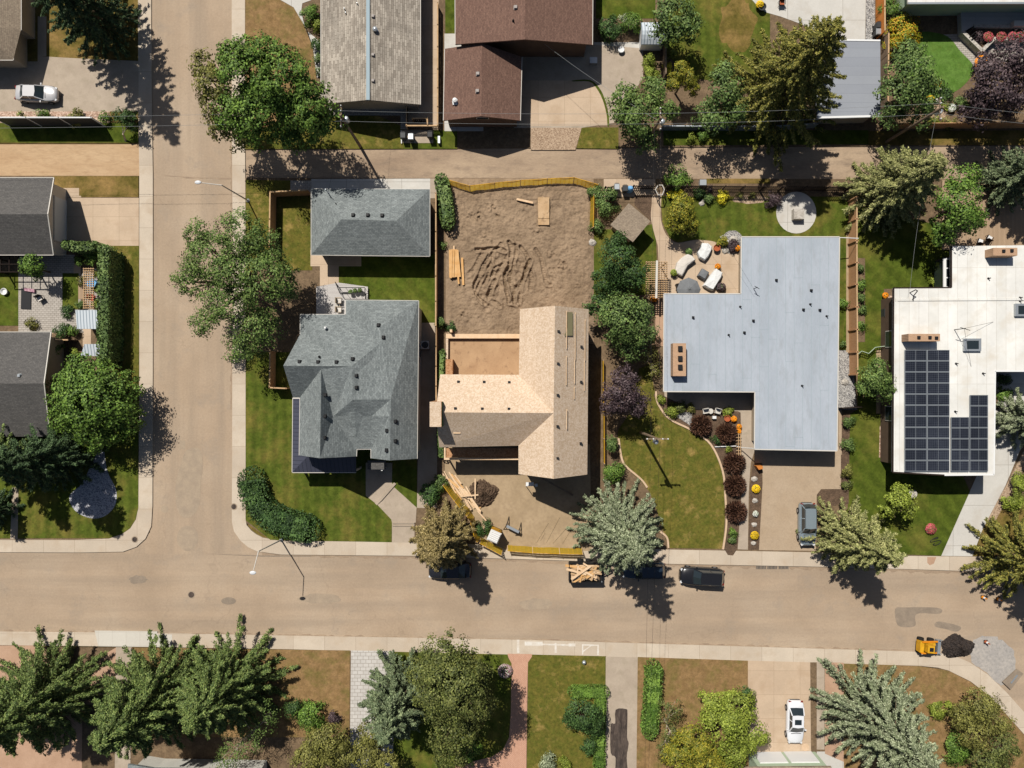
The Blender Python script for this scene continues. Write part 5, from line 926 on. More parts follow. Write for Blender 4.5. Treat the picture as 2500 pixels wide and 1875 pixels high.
# shrubs: label, px, py, r, h, material
for a in (('thin gold edged shrub at the garage wall beside the white railing', 55, 285, 9, 1.2, 'l_yellow'), ('spiky bright shrub second along the white railing', 103, 285, 17, 1.0, 'l_bright'), ('clipped round olive shrub in the pink gravel', 181, 287, 23, 1.0, 'l_olive'), ('smaller round green shrub near the end of the pink gravel', 254, 288, 14, 1.1, 'l_bright'), ('dark round shrub at the end of the white railing by the sidewalk', 318, 288, 22, 1.3, 'l_dark'),
          ('green shrub under the eave beside the curved white path', 758, 38, 26, 1.6, 'l_bright'), ('gold tinged shrub second along the eave by the curved path', 780, 62, 18, 1.3, 'l_yellow'), ('small dark shrub third along the eave by the curved path', 774, 112, 17, 1.0, 'l_dark'), ('little green shrub near the elm on the curved path edge', 779, 145, 13, .8, 'l_green'), ('low green shrub where the curved path meets the elm', 780, 178, 11, .8, 'l_green'),
          ('dark loose shrub at the corner of the brown gabled house', 1490, 72, 32, 1.8, 'l_dark'), ('bright upright shrub beside the white curved shed', 1543, 62, 28, 1.8, 'l_bright'), ('blue grey small shrub between the two shrubs by the shed', 1524, 50, 12, 1.4, 'n_blue'), ('yellow green shrub at the end of the fenced parking pad', 1585, 150, 18, 1.4, 'l_yellow'), ('second yellow green shrub nearer the alley by the parking pad', 1588, 182, 20, 1.4, 'l_yellow'), ('lime shrub against the fence under the blue green leafy tree', 1638, 135, 12, 1.2, 'l_yellow'), ('gold shrub beside the cedar at the grey fence', 1629, 165, 12, 1.0, 'l_gold'),
          ('lime shrub on the shaded alley verge', 1684, 335, 12, 1.1, 'l_yellow'), ('green shrub on the shaded alley verge', 1716, 332, 14, 1.1, 'l_bright'), ('green shrub beside the orange stained fence', 2172, 22, 26, 1.8, 'l_bright'), ('orange and yellow turning shrub beside the small bright lawn', 2205, 78, 44, 2.0, 'l_turn'), ('small green shrub below the pale roofed house', 2206, 30, 12, 1.0, 'l_bright'), ('turning shrub between the orange one and the soft green tree', 2175, 115, 22, 1.6, 'l_turn'),
          ('lime perennial by the stepping stones', 2308, 262, 11, .6, 'l_yellow'), ('lime grass clump at the alley fence', 2281, 297, 15, .6, 'l_yellow'), ('pale grass clump second at the alley fence', 2317, 299, 17, .6, 'l_olive'), ('dark green shrub at the foot of the small bright lawn', 2308, 235, 18, .9, 'l_dark'), ('green shrub under the purple maple by the white flowers', 2342, 250, 18, .8, 'l_green'),
          ('bright green creeper at the alley by the slatted fence gate', 1660, 438, 34, .7, 'l_bright'), ('yellow leaved shrub first behind the slatted fence', 1642, 478, 12, .9, 'l_gold'), ('smaller yellow leaved shrub beside the first behind the slatted fence', 1663, 474, 9, .8, 'l_gold'), ('bright yellow shrub third behind the slatted fence', 1764, 480, 17, .9, 'l_gold'), ('dull green shrub between the yellow ones behind the slatted fence', 1707, 472, 16, .9, 'l_dark'), ('dark maroon shrub beside the round concrete pad', 1890, 490, 21, 1.3, 'l_purple'), ('green shrub behind the bright yellow one at the slatted fence', 1732, 486, 14, .8, 'l_green'), ('small wine coloured shrub by the grate behind the slatted fence', 1731, 463, 8, .7, 'l_purple'), ('tawny grass tuft in the bed behind the slatted fence', 1807, 478, 8, .7, 'l_olive'), ('second tawny grass tuft in the bed near the maroon shrub', 1836, 478, 8, .7, 'l_olive'),
          ('green bush beside the tan garden shed and dirt lot', 1482, 492, 36, 1.9, 'l_green'), ('bright bush in the corner of the dirt lot by the orange fence', 1452, 470, 20, 1.2, 'l_green'), ('low bush below the orange fence panel beside the shed', 1458, 555, 18, 1.2, 'l_green'), ('light green rounded plant on the boundary by the lumber', 1088, 525, 20, 1.3, 'l_bright'), ('leafy bush beside the back corner of the unfinished house', 1080, 785, 17, 1.4, 'l_green'), ('dark vine clump by the unfinished house back wall', 1100, 800, 14, .9, 'l_dark'), ('small vine clump by the board fence mid lot', 1081, 595, 11, .9, 'l_green'),
          ('leafy bush at the front end of the board fence', 1050, 1205, 30, 1.4, 'l_dark'), ('trailing bush under the browning spruce at the walk', 1075, 1180, 20, 1.3, 'l_green'), ('weedy bush behind the yellow toilet', 1180, 1290, 22, .7, 'l_dark'),
          ('small round blue green shrub first along the lot fence', 1490, 1086, 21, 2.0, 'l_green'), ('larger round green shrub second along the lot fence', 1496, 1150, 28, 2.0, 'l_bright'),
          ('green shrub above the strip beside the bungalow fence', 2058, 740, 13, 1.0, 'l_bright'), ('small green shrub lower on the strip beside the bungalow fence', 2056, 840, 8, .9, 'l_green'), ('lush leafy plant first in the vegetable bed', 2102, 655, 11, .7, 'l_green'), ('lush leafy plant second in the vegetable bed', 2103, 695, 14, .8, 'l_bright'), ('lush leafy plant third in the vegetable bed', 2103, 727, 12, .7, 'l_green'), ('pale cabbage plant fourth in the vegetable bed', 2103, 757, 13, .6, 'l_green'), ('lime plant last in the vegetable bed', 2103, 795, 13, .7, 'l_bright'),
          ('green shrub under the bay window of the solar house', 2293, 660, 16, 1.2, 'l_bright'), ('lime shrub beside the bay window lawn', 2285, 690, 15, 1.0, 'l_yellow'), ('tufty shrub first beside the bungalow drive', 2070, 1030, 16, 1.0, 'l_green'), ('tufty shrub second beside the bungalow drive', 2071, 1085, 17, 1.1, 'l_green'), ('tawny shrub third beside the bungalow drive', 2068, 1148, 17, 1.1, 'l_olive'), ('dull low shrub last beside the bungalow drive', 2066, 1182, 12, .8, 'l_brown'),
          ('yellow green round bush beside the white concrete driveway', 2472, 1222, 28, 1.6, 'l_yellow'), ('taller yellow bush above the round bush by the white driveway', 2490, 1180, 24, 1.6, 'l_yellow'), ('green planting by the solar house side path', 2452, 962, 20, .8, 'l_bright'), ('dark planting by the solar house corner notch', 2450, 925, 18, .8, 'l_dark'),
          ('lime shrub by the bungalow corner and curved edging', 1613, 978, 12, .6, 'l_yellow'), ('yellow green shrub in the front bed of the bungalow', 1638, 1004, 18, .8, 'l_yellow'), ('golden grass in the front bed of the bungalow', 1686, 998, 12, .8, 'l_olive'), ('brown green bush in the front bed near golden grass', 1660, 995, 16, .8, 'l_brown'), ('broad hosta beside the bungalow patio chairs', 1778, 1006, 12, .6, 'l_yellow'), ('round dark green shrub beside the purple bushes near the trellis', 1748, 1076, 12, .7, 'l_dark'), ('small lime plant under the white downpipe', 1776, 1096, 9, .5, 'l_yellow'), ('low round green shrub nearer the dark bushes at the sidewalk bed', 1789, 1301, 12, .6, 'l_bright'), ('low round green shrub closest to the sidewalk in the bed', 1788, 1319, 11, .6, 'l_green'), ('tall grass clump in the rock bed by the patio covers', 1762, 590, 15, .9, 'l_fall'), ('silver shrub in the rock bed by the grey roof', 1788, 600, 16, .7, 'l_purple'),
          ('fern like plant beside the lattice pergola', 196, 636, 14, 1.2, 'l_bright'), ('round shrub inside the hedge corner', 226, 628, 20, 1.6, 'l_bright'), ('green plant at the pergola foot by the lawn square', 196, 742, 12, .9, 'l_green'), ('tawny plant at the top of the pergola', 198, 686, 11, .9, 'l_olive'), ('yellow plant under the pergola near the blue cover', 236, 670, 10, .7, 'l_yellow'), ('yellow plant under the pergola between blue and red', 236, 704, 8, .6, 'l_yellow'), ('yellow striped plant under the pergola by the metal shed', 236, 745, 10, .6, 'l_yellow'), ('low hedge plant at the foot of the lawn square', 165, 762, 16, .7, 'l_dark', ), ('dark box shrub beside the larger metal shed', 150, 808, 20, 1.2, 'l_dark'), ('bright shrub beside the dark box shrub', 178, 806, 15, 1.0, 'l_bright'), ('leafy shrub under the board fence by the smaller shed', 142, 856, 18, 1.4, 'l_green'), ('flowering shrub in the shade by the low charcoal house', 78, 792, 15, .9, 'l_olive'), ('shrub by the smaller metal shed and maple', 186, 860, 12, 1.1, 'l_yellow'),
          ('vivid green rounded shrub beside the brown lawn', 757, 1752, 40, 2.0, 'l_bright'), ('dark purple shrub at the brown lawn and paver drive', 815, 1752, 16, 1.2, 'l_purple'), ('dark green shrub beside the vivid one under the spruce', 718, 1732, 22, 1.4, 'l_dark'), ('bright low shrub under the larch by the pink path', 1145, 1830, 34, 1.3, 'l_bright'), ('blue green low shrub in front of the pink path lawn', 1340, 1862, 26, .8, 'n_blue'), ('green low shrub beside the blue one at the frame foot', 1380, 1866, 18, .8, 'l_yellow'), ('small drooping shrub below the dark leafy tree', 1438, 1820, 22, 1.4, 'l_dark'),
          ('lime yellow shrub beside the silvery spruce', 2290, 1735, 22, 1.0, 'l_yellow'), ('second lime shrub nearer the olive bush', 2318, 1728, 14, .9, 'l_yellow'), ('bright green spreading shrub below the lime ones', 2335, 1825, 42, 1.2, 'l_bright')):
    shrub('shrub', *a, leaf=.15 if a[3] < 30 else .18, dens=.75)
for x, y, lab in ((1712, 1040, 'round purple barberry farthest from the driveway in the front bed'), (1775, 1058, 'round purple barberry by the trellis and orange flowers'), (1794, 1131, 'round purple barberry just past the trellis in the bed row'), (1796, 1186, 'round purple barberry in the middle of the row of three'), (1798, 1250, 'round purple barberry last in the row toward the street')):
    shrub('barberry_bush', lab, x, y, 28, 1.4, 'l_barb', .2, spiky=5)
# flowers
for a in (('yellow flower clump first in the mulch strip by the driveway', 1847, 1194, 10, .45, 'yellowf', None), ('pale yellow flower clump second in the mulch strip', 1846, 1255, 7, .4, 'whitef', None), ('yellow flower clump last in the mulch strip near the sidewalk', 1844, 1308, 10, .45, 'yellowf', None), ('orange flowers in the bed corner by the hosta', 1793, 1023, 7, .5, 'orangef', None), ('orange flowers upper of the pair by the trellis', 1806, 1042, 6, .5, 'orangef', 'terracotta'), ('orange flowers lower of the pair by the trellis', 1805, 1053, 6, .5, 'orangef', 'terracotta'),
          ('potted orange flowers beside the rock bed and grey roof', 1802, 605, 7, .6, 'orangef', 'terracotta'), ('orange bloom mass beside the deck wall and purple maple', 2402, 150, 17, .9, 'orangef', None), ('yellow bloom patch at the edge of the small bright lawn', 2292, 203, 9, .5, 'yellowf', None), ('yellow bloom patch by the stepping stones', 2274, 241, 10, .5, 'yellowf', None), ('white bloom patch beside the lime perennial', 2326, 262, 10, .5, 'whitef', None), ('white and purple round flower bed beside the pink path', 1233, 1640, 17, .5, 'mixf', 'stone'), ('bushy potted plant at the end of the curved sofa cover', 1646, 665, 8, .7, 'l_yellow', 'terracotta'), ('potted plant between the two white sofa covers', 1683, 613, 8, .7, 'l_green', 'terracotta'), ('potted plant at the head of the white table cover', 1754, 650, 7, .6, 'orangef', 'terracotta'), ('dark potted plant behind the white table cover', 1763, 700, 10, .7, 'l_purple', 'terracotta'),
          ('yellow potted flowers at the patio edge by the long lawn', 1857, 8, 9, .7, 'yellowf', 'greyplastic'), ('red and white flower bed on the round stone base', 2275, 1292, 13, .4, 'pinkf', 'stone'), ('potted fern first of three on the railing shelf', 855, 712, 5, .5, 'l_green', 'blackm'), ('potted fern second of three on the railing shelf', 866, 709, 5, .5, 'l_green', 'blackm'), ('potted fern third of three on the railing shelf', 878, 708, 5, .5, 'l_green', 'blackm'), ('orange red flowers under the end of the slatted pergola', 1598, 727, 9, .6, 'orangef', None), ('red flower pot at the gravel strip by the white house wall', 2164, 721, 7, .5, 'orangef', 'terracotta')):
    flowers('flower_clump' if a[6] is None else 'potted_flowers', a[0], *a[1:], z0=.65 if 'shelf' in a[0] else .13)
for x, lab in ((2416, 'first'), (2448, 'second'), (2476, 'third'), (2494, 'last')): flowers('flower_clump', f'red geraniums {lab} along the raised deck bed', x, 88, 12, .5, 'pinkf', z0=.75)
# ================================================================ fences, poles, vehicles, small things
def fence(name, label, pts, h, m, th=.06, step=2.4, cap=None, post='same', slats=0, z0=.1, rails=0, pm=None, group=None, thick=False):
    p = [W(a, b, z0) for a, b in pts]; t = thing(name, label, 'fence', p[0], group); pan = MB(); caps = MB()
    for a, b in zip(p, p[1:]):
        L = (b-a).length; d = (b-a)/L; up = Vector((0, 0, 1))
        if slats:
            n = int(L/slats)
            for i in range(n): c = a+d*(slats*(i+.5)); pan.box((c.x, c.y, z0+h/2), (slats*.55, .03, h-.06), math.atan2(d.y, d.x))
            for zz in (.3, h-.25): pan.bar(a+up*zz, b+up*zz, .05, .09)
        elif rails:
            for i in range(rails): zz = h*(i+.6)/rails; pan.bar(a+up*zz, b+up*zz, .03, h/rails*.72)
        else: pan.bar(a+up*h/2, b+up*h/2, th, h)
        if cap: caps.bar(a+up*(h+.03), b+up*(h+.03), .14, .06)
        k = max(1, round(L/step))
        for i in range(k+1):
            if i == k and b is not p[-1]: continue
            c = a+d*(L*i/k); MB().box((c.x, c.y, z0+(h+.06)/2), (.12, .11 if not thick else .34, h+.06), math.atan2(d.y, d.x)).build('post', MT[pm or m], t)
    pan.build('panel', MT[m], t)
    if cap: caps.build('cap', MT[cap], t)
    return t
fence('board_fence', 'brown board fence boxing in the yard beside the corner garage', [(762, 476), (674, 480), (672, 610)], 1.9, 'cedar', cap='cedarl')
fence('board_fence', 'brown board fence behind the willow by the corner house', [(673, 860), (672, 946), (712, 948)], 1.8, 'cedar', cap='cedarl')
fence('board_fence', 'long pale topped board fence between the corner house and the dirt lot', [(1068, 482), (1068, 620), (1068, 800), (1069, 990)], 1.7, 'cedar', cap='cedarl')
fence('board_fence', 'wide brown board fence between the bungalow and the white roofed house', [(2072, 492), (2072, 700), (2074, 915)], 1.8, 'cedar', step=2.35, pm='cedar', cap='cedarl', thick=True)
fence('rail_fence', 'white railing with square posts by the pink gravel', [(25, 308), (256, 308)], 2.5, 'greyplastic', step=3.0, pm='white', cap='white')
fence('slat_fence', 'short dark slatted fence beside the bins', [(1474, 465), (1490, 465)], 1.5, 'darkwood', slats=.2, pm='darkwood', step=2)
fence('slat_fence', 'dark slatted fence between the blue bin and the garden gate', [(1542, 462), (1600, 462)], 1.5, 'darkwood', slats=.2, step=2.4)
fence('slat_fence', 'long dark slatted fence along the back of the bungalow garden', [(1622, 464), (1760, 465), (1900, 466), (2062, 467)], 1.8, 'darkwood', slats=.2, step=2.4)
gt = thing('garden_gate', 'pale metal frame gate set in the dark slatted fence', 'gate', W(1610, 470, .1)); mb = MB()
pl = [(1600, 463), (1607, 452), (1617, 452), (1622, 463), (1617, 476), (1607, 476)]
mb.path([W(a, b, 1.6) for a, b in pl+pl[:1]], .05); mb.build('frame', MT['offwhite'], gt); mb = MB()
for a, b in pl: mb.tube(W(a, b, .1), W(a, b, 1.6), .05)
mb.build('post', MT['offwhite'], gt)
fence('board_fence', 'pale topped board fence around the driveway of the weathered roof house', [(996, 257), (996, 316), (1071, 316), (1071, 180), (1071, 20)], 1.1, 'darkwood', slats=.14, pm='cedarl', cap='cedarl')
fence('low_fence', 'small inner railing by the driveway end of the weathered roof house', [(1010, 299), (1046, 299), (1047, 314)], 1.2, 'darkwood', slats=.2, pm='cedarl', cap='cedarl')
fence('board_fence', 'grey board fence between the parking pad and the leafy lawn', [(1618, 95), (1618, 195)], 1.6, 'polewood', cap='polewood')
fence('board_fence', 'brown board fence along the shaded side of the alley', [(2152, 315), (2300, 314), (2560, 312)], 1.7, 'cedar')
fence('board_fence', 'orange stained fence beside the gravel strip and patio', [(2138, -80), (2139, 96)], 1.8, 'orangewood', cap='cedarl')
fence('board_fence', 'thin boundary fence against the grey garage roof', [(2148, 100), (2146, 300)], 1.8, 'polewood', cap='cedarl')
fence('metal_fence', 'low grey sheet fence under the trees along the alley', [(1612, 318), (1880, 319), (1985, 312)], 1.3, 'steel', th=.05, cap='steel')
fence('board_fence', 'short dark board fence between the two west yards', [(128, 832), (190, 832)], 1.6, 'darkwood', cap='cedarl')
fence('board_fence', 'dark low fence across the strip beside the bungalow drive', [(2046, 996), (2090, 993)], 1.2, 'darkwood')
def zig(): 
    t = thing('screen_fence', 'pale green folding lattice screen zigzagging over the lawn', 'fence', W(2096, 866, .1)); mb = MB(); pl = [(2093, 866), (2104, 857), (2121, 863), (2137, 848), (2160, 845)]
    for (a, b), (c, d) in zip(pl, pl[1:]):
        for z in (.2, .6, 1.0): mb.bar(W(a, b, z), W(c, d, z), .06, .05)
        for k in range(5): u = k/4; mb.tube(W(a+(c-a)*u, b+(d-b)*u, .1), W(a+(c-a)*u, b+(d-b)*u, 1.02), .03, n=5)
    mb.build('lattice', MT['greenwall'], t)
zig()
# orange site fence
def netfence(label, pts, h=1.15, lean=(0, 0)):
    p = [W(a, b, .12) for a, b in pts]; t = thing('safety_fence', label, 'fence', p[0]); mb = MB(); up = Vector((lean[0], lean[1], 1))
    for a, b in zip(p, p[1:]):
        for z0_, z1_ in ((.03, .23), (.26, .46), (.49, .69), (.72, .92), (.95, 1.12)):
            L = (b-a).length; n = max(2, int(L/.9)); k = h/1.15; q_ = [a+(b-a)*(i/n) for i in range(n+1)]; o_ = [Vector((lean[0], lean[1], 0))*.12*math.sin(i*2.1) for i in range(n+1)]
            mb.add([p_+up*z0_*k+w_ for p_, w_ in zip(q_, o_)]+[p_+up*z1_*k+w_ for p_, w_ in zip(q_, o_)], [(i, i+1, n+2+i, n+1+i) for i in range(n)])
        L = (b-a).length; n = max(2, int(L/.45))
        for i in range(n+1): q_ = a+(b-a)*(i/n); t_ = (b-a).normalized()*.03; mb.add([q_-t_, q_+t_, q_+t_+up*h, q_-t_+up*h], [(0, 1, 2, 3)])
    mb.build('netting', MT['net'], t)
    tot = []
    for a, b in zip(p, p[1:]):
        k = max(1, round((b-a).length/2.7)); tot += [a+(b-a)*(i/k) for i in range(k)]
    for c in tot+[p[-1]]: q = MB(); q.tube(c, c+up*(h+.12), .035, n=6); q.build('post', MT['lumberp'], t)
    mb = MB()
    for a, b in zip(p, p[1:]): mb.bar(a+up*(h+.02), b+up*(h+.02), .05, .05)
    mb.build('top_rail', MT['yellow'], t)
netfence('orange safety netting along the alley end of the dirt lot', [(1083, 452), (1148, 470), (1208, 463), (1270, 457), (1335, 453), (1399, 450), (1458, 467)], 1.1, (0, .38))
netfence('short orange safety netting beside the garden shed', [(1440, 482), (1439, 560)], 1.2, (.25, 0))
netfence('orange safety netting running beside the scrap lumber', [(1092, 1174), (1120, 1212), (1150, 1248), (1158, 1262), (1168, 1300), (1175, 1312)], 1.2, (-.3, -.25))
netfence('orange safety netting around the yellow toilet at the sidewalk', [(1175, 1312), (1190, 1320), (1227, 1340)], 1.2, (-.1, -.3))
netfence('orange safety netting along the sidewalk in front of the lot', [(1239, 1330), (1300, 1335), (1365, 1337), (1420, 1338)], 1.2, (0, -.3))
netfence('thin orange netting on the boundary beside the purple leaved tree', [(1470, 880), (1470, 940), (1472, 1010), (1473, 1130)], 1.0)
# poles
def pole(label, bx, by, h, arm=0, trans=True, tilt=(0, 0)):
    b = W(bx, by, .1); t = thing('utility_pole', label, 'pole', b); top = b+Vector((tilt[0], tilt[1], h)); MB().tube(b-Vector((0, 0, .1)), top, .17, .11, 10).build('pole', MT['polewood'], t)
    d = Vector((math.cos(arm), math.sin(arm), 0)); c = top-Vector((0, 0, .5)); MB().bar(c-d*1.1, c+d*1.1, .12, .12).build('crossarm', MT['polewood'], t)
    for k in (-1, -.4, .5, 1): q = c+d*k; MB().lathe((q.x, q.y, q.z+.05), [(.05, 0), (.08, .08), (.05, .2), (.02, .22)], 8).build('insulator', MT['white'], t)
    if trans: q = top+Vector((d.y*.35, -d.x*.35, -1.7)); MB().lathe((q.x, q.y, q.z), [(.22, 0), (.24, .1), (.24, .7), (.2, .78), (.06, .82)], 12).build('transformer', MT['steel'], t)
    return top
p1 = pole('wooden utility pole rising through the bright elm by the alley', 880, 358, 9.2, math.pi/2); p2 = pole('wooden utility pole in the olive green alley tree with wires running to the street', 1572, 362, 9.0, math.pi/2)
p3 = pole('wooden utility pole leaning out of the soft green tree by the brown alley fence', 2164, 346, 9.2, math.pi/2, tilt=(.6, .2)); p4 = pole('wooden utility pole on the patchy front lawn casting a long shadow', 1564, 1056, 9.4, 0)
def wire(label, a, b, sag=.4, r=.02, group=None, m='wire'):
    r *= .6
    a, b = Vector(a), Vector(b); n = 12; pts = [a.lerp(b, i/n)-Vector((0, 0, sag*4*(i/n)*(1-i/n))) for i in range(n+1)]; mb = MB()
    for u, v in zip(pts, pts[1:]): mb.tube(u, v, r, r, 5)
    return tag(mb.build('power_line', MT[m], None), label, 'wire', group)
Z = Vector((0, 0, 1))
for dy, lab in ((.5, 'upper'), (-.5, 'lower')):
    o = Vector((0, dy, -.35))
    wire(f'{lab} grey power line crossing the side street to the elm pole', W(-200, 298, 9)+o, p1+o); wire(f'{lab} grey power line over the brown garage between two poles', p1+o, p2+o); wire(f'{lab} grey power line above the low sheet fence between two poles', p2+o, p3+o); wire(f'{lab} grey power line above the brown alley fence', p3+o, W(2700, 300, 9)+o)
wire('dark overhead line running from the alley pole over the bungalow garden', p2+Vector((.1, -.9, -.6)), p4+Vector((.3, .3, -.6)), .5, .018, m='blackm'); wire('second dark overhead line beside the first over the bungalow garden', p2+Vector((-.5, -.9, -.7)), p4+Vector((-.6, .3, -.6)), .5, .018, m='blackm')
wire('dark overhead line from the front lawn pole over the street to the boundary hedge', p4+Vector((.3, -.2, -.6)), W(1581, 1990, 8.6), .5, .018, m='blackm'); wire('second dark overhead line beside the first over the street', p4+Vector((-.6, -.2, -.6)), W(1574, 1990, 8.6), .5, .018, m='blackm')
wire('dark service wire from the elm pole to the corner garage mast', p1-Z*1.2, W(800, 470, 4.5), .3, .015, m='blackm'); wire('pale service wire from the alley tree pole to the brown gabled house', p2-Z*1.0, W(1330, 108, 4.2), .5, .02); wire('dark service wire from the elm pole to the blue ridge strip', p1-Z*1.0, W(898, 246, 4.6), .3, .015, m='blackm'); wire('pale service wire from the far pole to the white roofed house', p3-Z*1.0, W(2221, 712, 5.0), .4, .018)
wire('dark service wire across the bungalow patio to its roof mast', p2-Z*.9, W(1841, 706, 4.2), .6, .014, m='blackm')
def lamp(label, bx, by, ex, ey, hx, hy, h):
    b = W(bx, by, .1); e = W(ex, ey, h*.93); hd = W(hx, hy, h); t = thing('street_lamp', label, 'lamp', b); MB().lathe(b, [(.2, 0), (.2, .12), (.1, .2), (.08, .3)], 10).build('base', MT['steel'], t)
    MB().tube(b, (b.x, b.y, h*.9), .085, .055, 8).build('pole', MT['steel'], t) if False else MB().tube(b, e, .085, .055, 8).build('pole', MT['offwhite'], t)
    MB().tube(e, hd, .05, .04, 8).build('arm', MT['offwhite'], t); d = (hd-e).normalized(); c = hd+d*.25; MB().ball((c.x, c.y, c.z), .34, .2, .1).build('lamp_head', MT['lampglass'], t)
lamp('steel street lamp arching over the side street by the willow', 606, 490, 541, 452, 490, 446, 7.2); lamp('steel street lamp at the curved hedge corner over the main street', 687, 1318, 631, 1346, 619, 1392, 7.4)
# ---------------------------------------------------------------- vehicles
def car(name, label, px, py, heading, L, Wd, Ht, paint, suv=False, cat='car', sun=False):
    """built nose along +x at the origin, then set down; heading = direction of the nose"""
    t = thing(name, label, cat, (0, 0, 0)); hw = Wd/2; belt = .62*Ht if suv else .64*Ht; hood = .58*Ht if suv else .6*Ht
    xs = [-.5, -.485, -.45, -.36, -.2, 0, .16, .28, .38, .45, .485, .5]; fw = [.56, .76, .88, .96, 1, 1, 1, .985, .93, .81, .64, .42]
    zt = [.42*Ht, .54*Ht, belt*.99, belt, belt, belt, belt, belt*.985, hood, hood*.95, hood*.86, .40*Ht]; mb = MB(); n = 11
    for x, f, z in zip(xs, fw, zt):
        y = hw*f; zz = [.22, .20, .34, .52, z-.10, z-.02, z+.015, z-.02, z-.10, .52, .34, .20]; yy = [-.85, -.97, -1, -1, -.985, -.86, 0, .86, .985, 1, 1, .97]
        mb.v += [(x*L, y*a, min(b, z) if i not in (6,) else b) for i, (a, b) in enumerate(zip(yy, zz))]
    m_ = 12
    for i in range(len(xs)-1):
        for j in range(m_): mb.f.append((i*m_+j, i*m_+(j+1) % m_, (i+1)*m_+(j+1) % m_, (i+1)*m_+j)[::-1])
    mb.f += [tuple(range(m_)), tuple(range((len(xs)-1)*m_, len(xs)*m_))[::-1]]; mb.build('body', paint, t, True)
    b0, b1, r0, r1 = (-.47, .20, -.40, .06) if suv else (-.36, .21, -.22, .05); wb, wt = hw*.90, hw*.70
    gl = MB(); B = [(b0*L, -wb*.93), (b1*L, -wb*.95), (b1*L+.12, 0), (b1*L, wb*.95), (b0*L, wb*.93), (b0*L-.08, 0)]; Tt = [(r0*L, -wt), (r1*L, -wt), (r1*L+.08, 0), (r1*L, wt), (r0*L, wt), (r0*L-.04, 0)]
    gl.v = [(x, y, belt-.05) for x, y in B]+[(x, y, Ht-.03) for x, y in Tt]; gl.f = [(i, (i+1) % 6, 6+(i+1) % 6, 6+i) for i in range(6)]+[(6, 7, 8, 9, 10, 11)]; gl.build('window_glass', MT['glass'], t)
    rp = MB().prism([(x, y) for x, y in Tt], Ht-.07, Ht, [(x*.98+.0, y*.96) for x, y in Tt]); rp.build('roof_panel', paint, t)
    pl = MB()
    for i in (0, 1, 3, 4): pl.bar((B[i][0], B[i][1], belt-.02), (Tt[i][0], Tt[i][1], Ht-.03), .09, .07)
    for s in (1, -1): pl.bar(((b0+b1)/2*L-.05, s*wb*.95, belt-.02), ((r0+r1)/2*L, s*wt*1.0, Ht-.03), .08, .05); pl.bar((b0*L, s*wb*.95, belt), (b1*L, s*wb*.96, belt), .06, .05)
    pl.build('pillars', paint, t)
    if suv:
        for s in (1, -1): MB().bar((r0*L+.1, s*wt*.93, Ht+.05), (r1*L-.1, s*wt*.93, Ht+.05), .035, .04).build('roof_rail', MT['greyplastic'], t)
    if sun: MB().box((r1*L-.55, 0, Ht+.005), (.55, wt*1.15, .03)).build('sunroof', MT['glass'], t)
    for x in (-.305, .315):
        for s in (1, -1):
            wv = MB().tube((x*L, s*(hw-.21), .33), (x*L, s*(hw+.015), .33), .33, .33, 18).build('wheel', MT['rubber'], t); MB().tube((x*L, s*(hw-.0), .33), (x*L, s*(hw+.03), .33), .2, .18, 12).build('rim', MT['alloy'], wv)
    for s in (1, -1):
        MB().box((.463*L, s*hw*.66, .47*Ht), (.22, .3, .14), -s*.5).build('headlight', MT['lampglass'], t); MB().box((-.483*L, s*hw*.68, .5*Ht), (.1, .3, .16), s*.35).build('taillight', MT['taillight'], t)
        MB().box((b1*L-.28, s*(hw+.07), belt+.04), (.12, .2, .14)).build('mirror', paint, t)
    mb = MB().box((.492*L, 0, .36), (.08, hw*1.1, .16)); mb.build('bumper', MT['blackm'], t); MB().box((-.5*L, 0, .40), (.06, hw*1.2, .14)).build('bumper', MT['blackm'], t)
    MB().bar((b1*L+.16, -hw*.6, belt+.005), (b1*L+.13, hw*.6, belt+.005), .05, .02).build('wiper', MT['blackm'], t)
    c = W(px, py, Ht*.5); t.location = (c.x, c.y, .006 if py > 1350 and px < 1800 else .13); t.rotation_euler = (0, 0, heading); return t
def paint(name, c, metal=.0, rough=.25):
    m, n, b = _new(name, rough, metal, .5); b.inputs['Base Color'].default_value = c; b.inputs['Coat Weight'].default_value = .6; b.inputs['Coat Roughness'].default_value = .05; return m
car('sedan_car', 'silver sedan on the driveway beside the pink gravel', 90, 229, R(-2), 4.55, 1.75, 1.42, paint('silver_paint', P(214, 212, 212), .2))
car('sedan_car', 'white sedan with a sunroof parked in front of the white garage doors', 1941, 1762, R(-91), 4.6, 1.8, 1.45, paint('white_car_paint', P(236, 238, 242)), sun=True)
car('suv_car', 'black suv with roof rails parked alone on the street by the storm drains', 1714, 1408, R(177), 4.75, 1.9, 1.7, paint('black_paint', (.012, .012, .014, 1)), True)
car('suv_car', 'dark blue suv parked in the shade of the pale blue spruce', 1572, 1393, R(180), 4.6, 1.85, 1.68, paint('dark_blue_paint', (.015, .025, .04, 1)), True)
car('sedan_car', 'dark car parked under the browning spruce', 1098, 1393, R(180), 4.6, 1.8, 1.45, paint('charcoal_paint', (.018, .018, .022, 1)))
car('wagon_car', 'silver blue wagon on the tan driveway half under the olive spruce', 1971, 1280, R(-90), 4.6, 1.82, 1.6, paint('silver_blue_paint', P(150, 164, 172), .3), True)
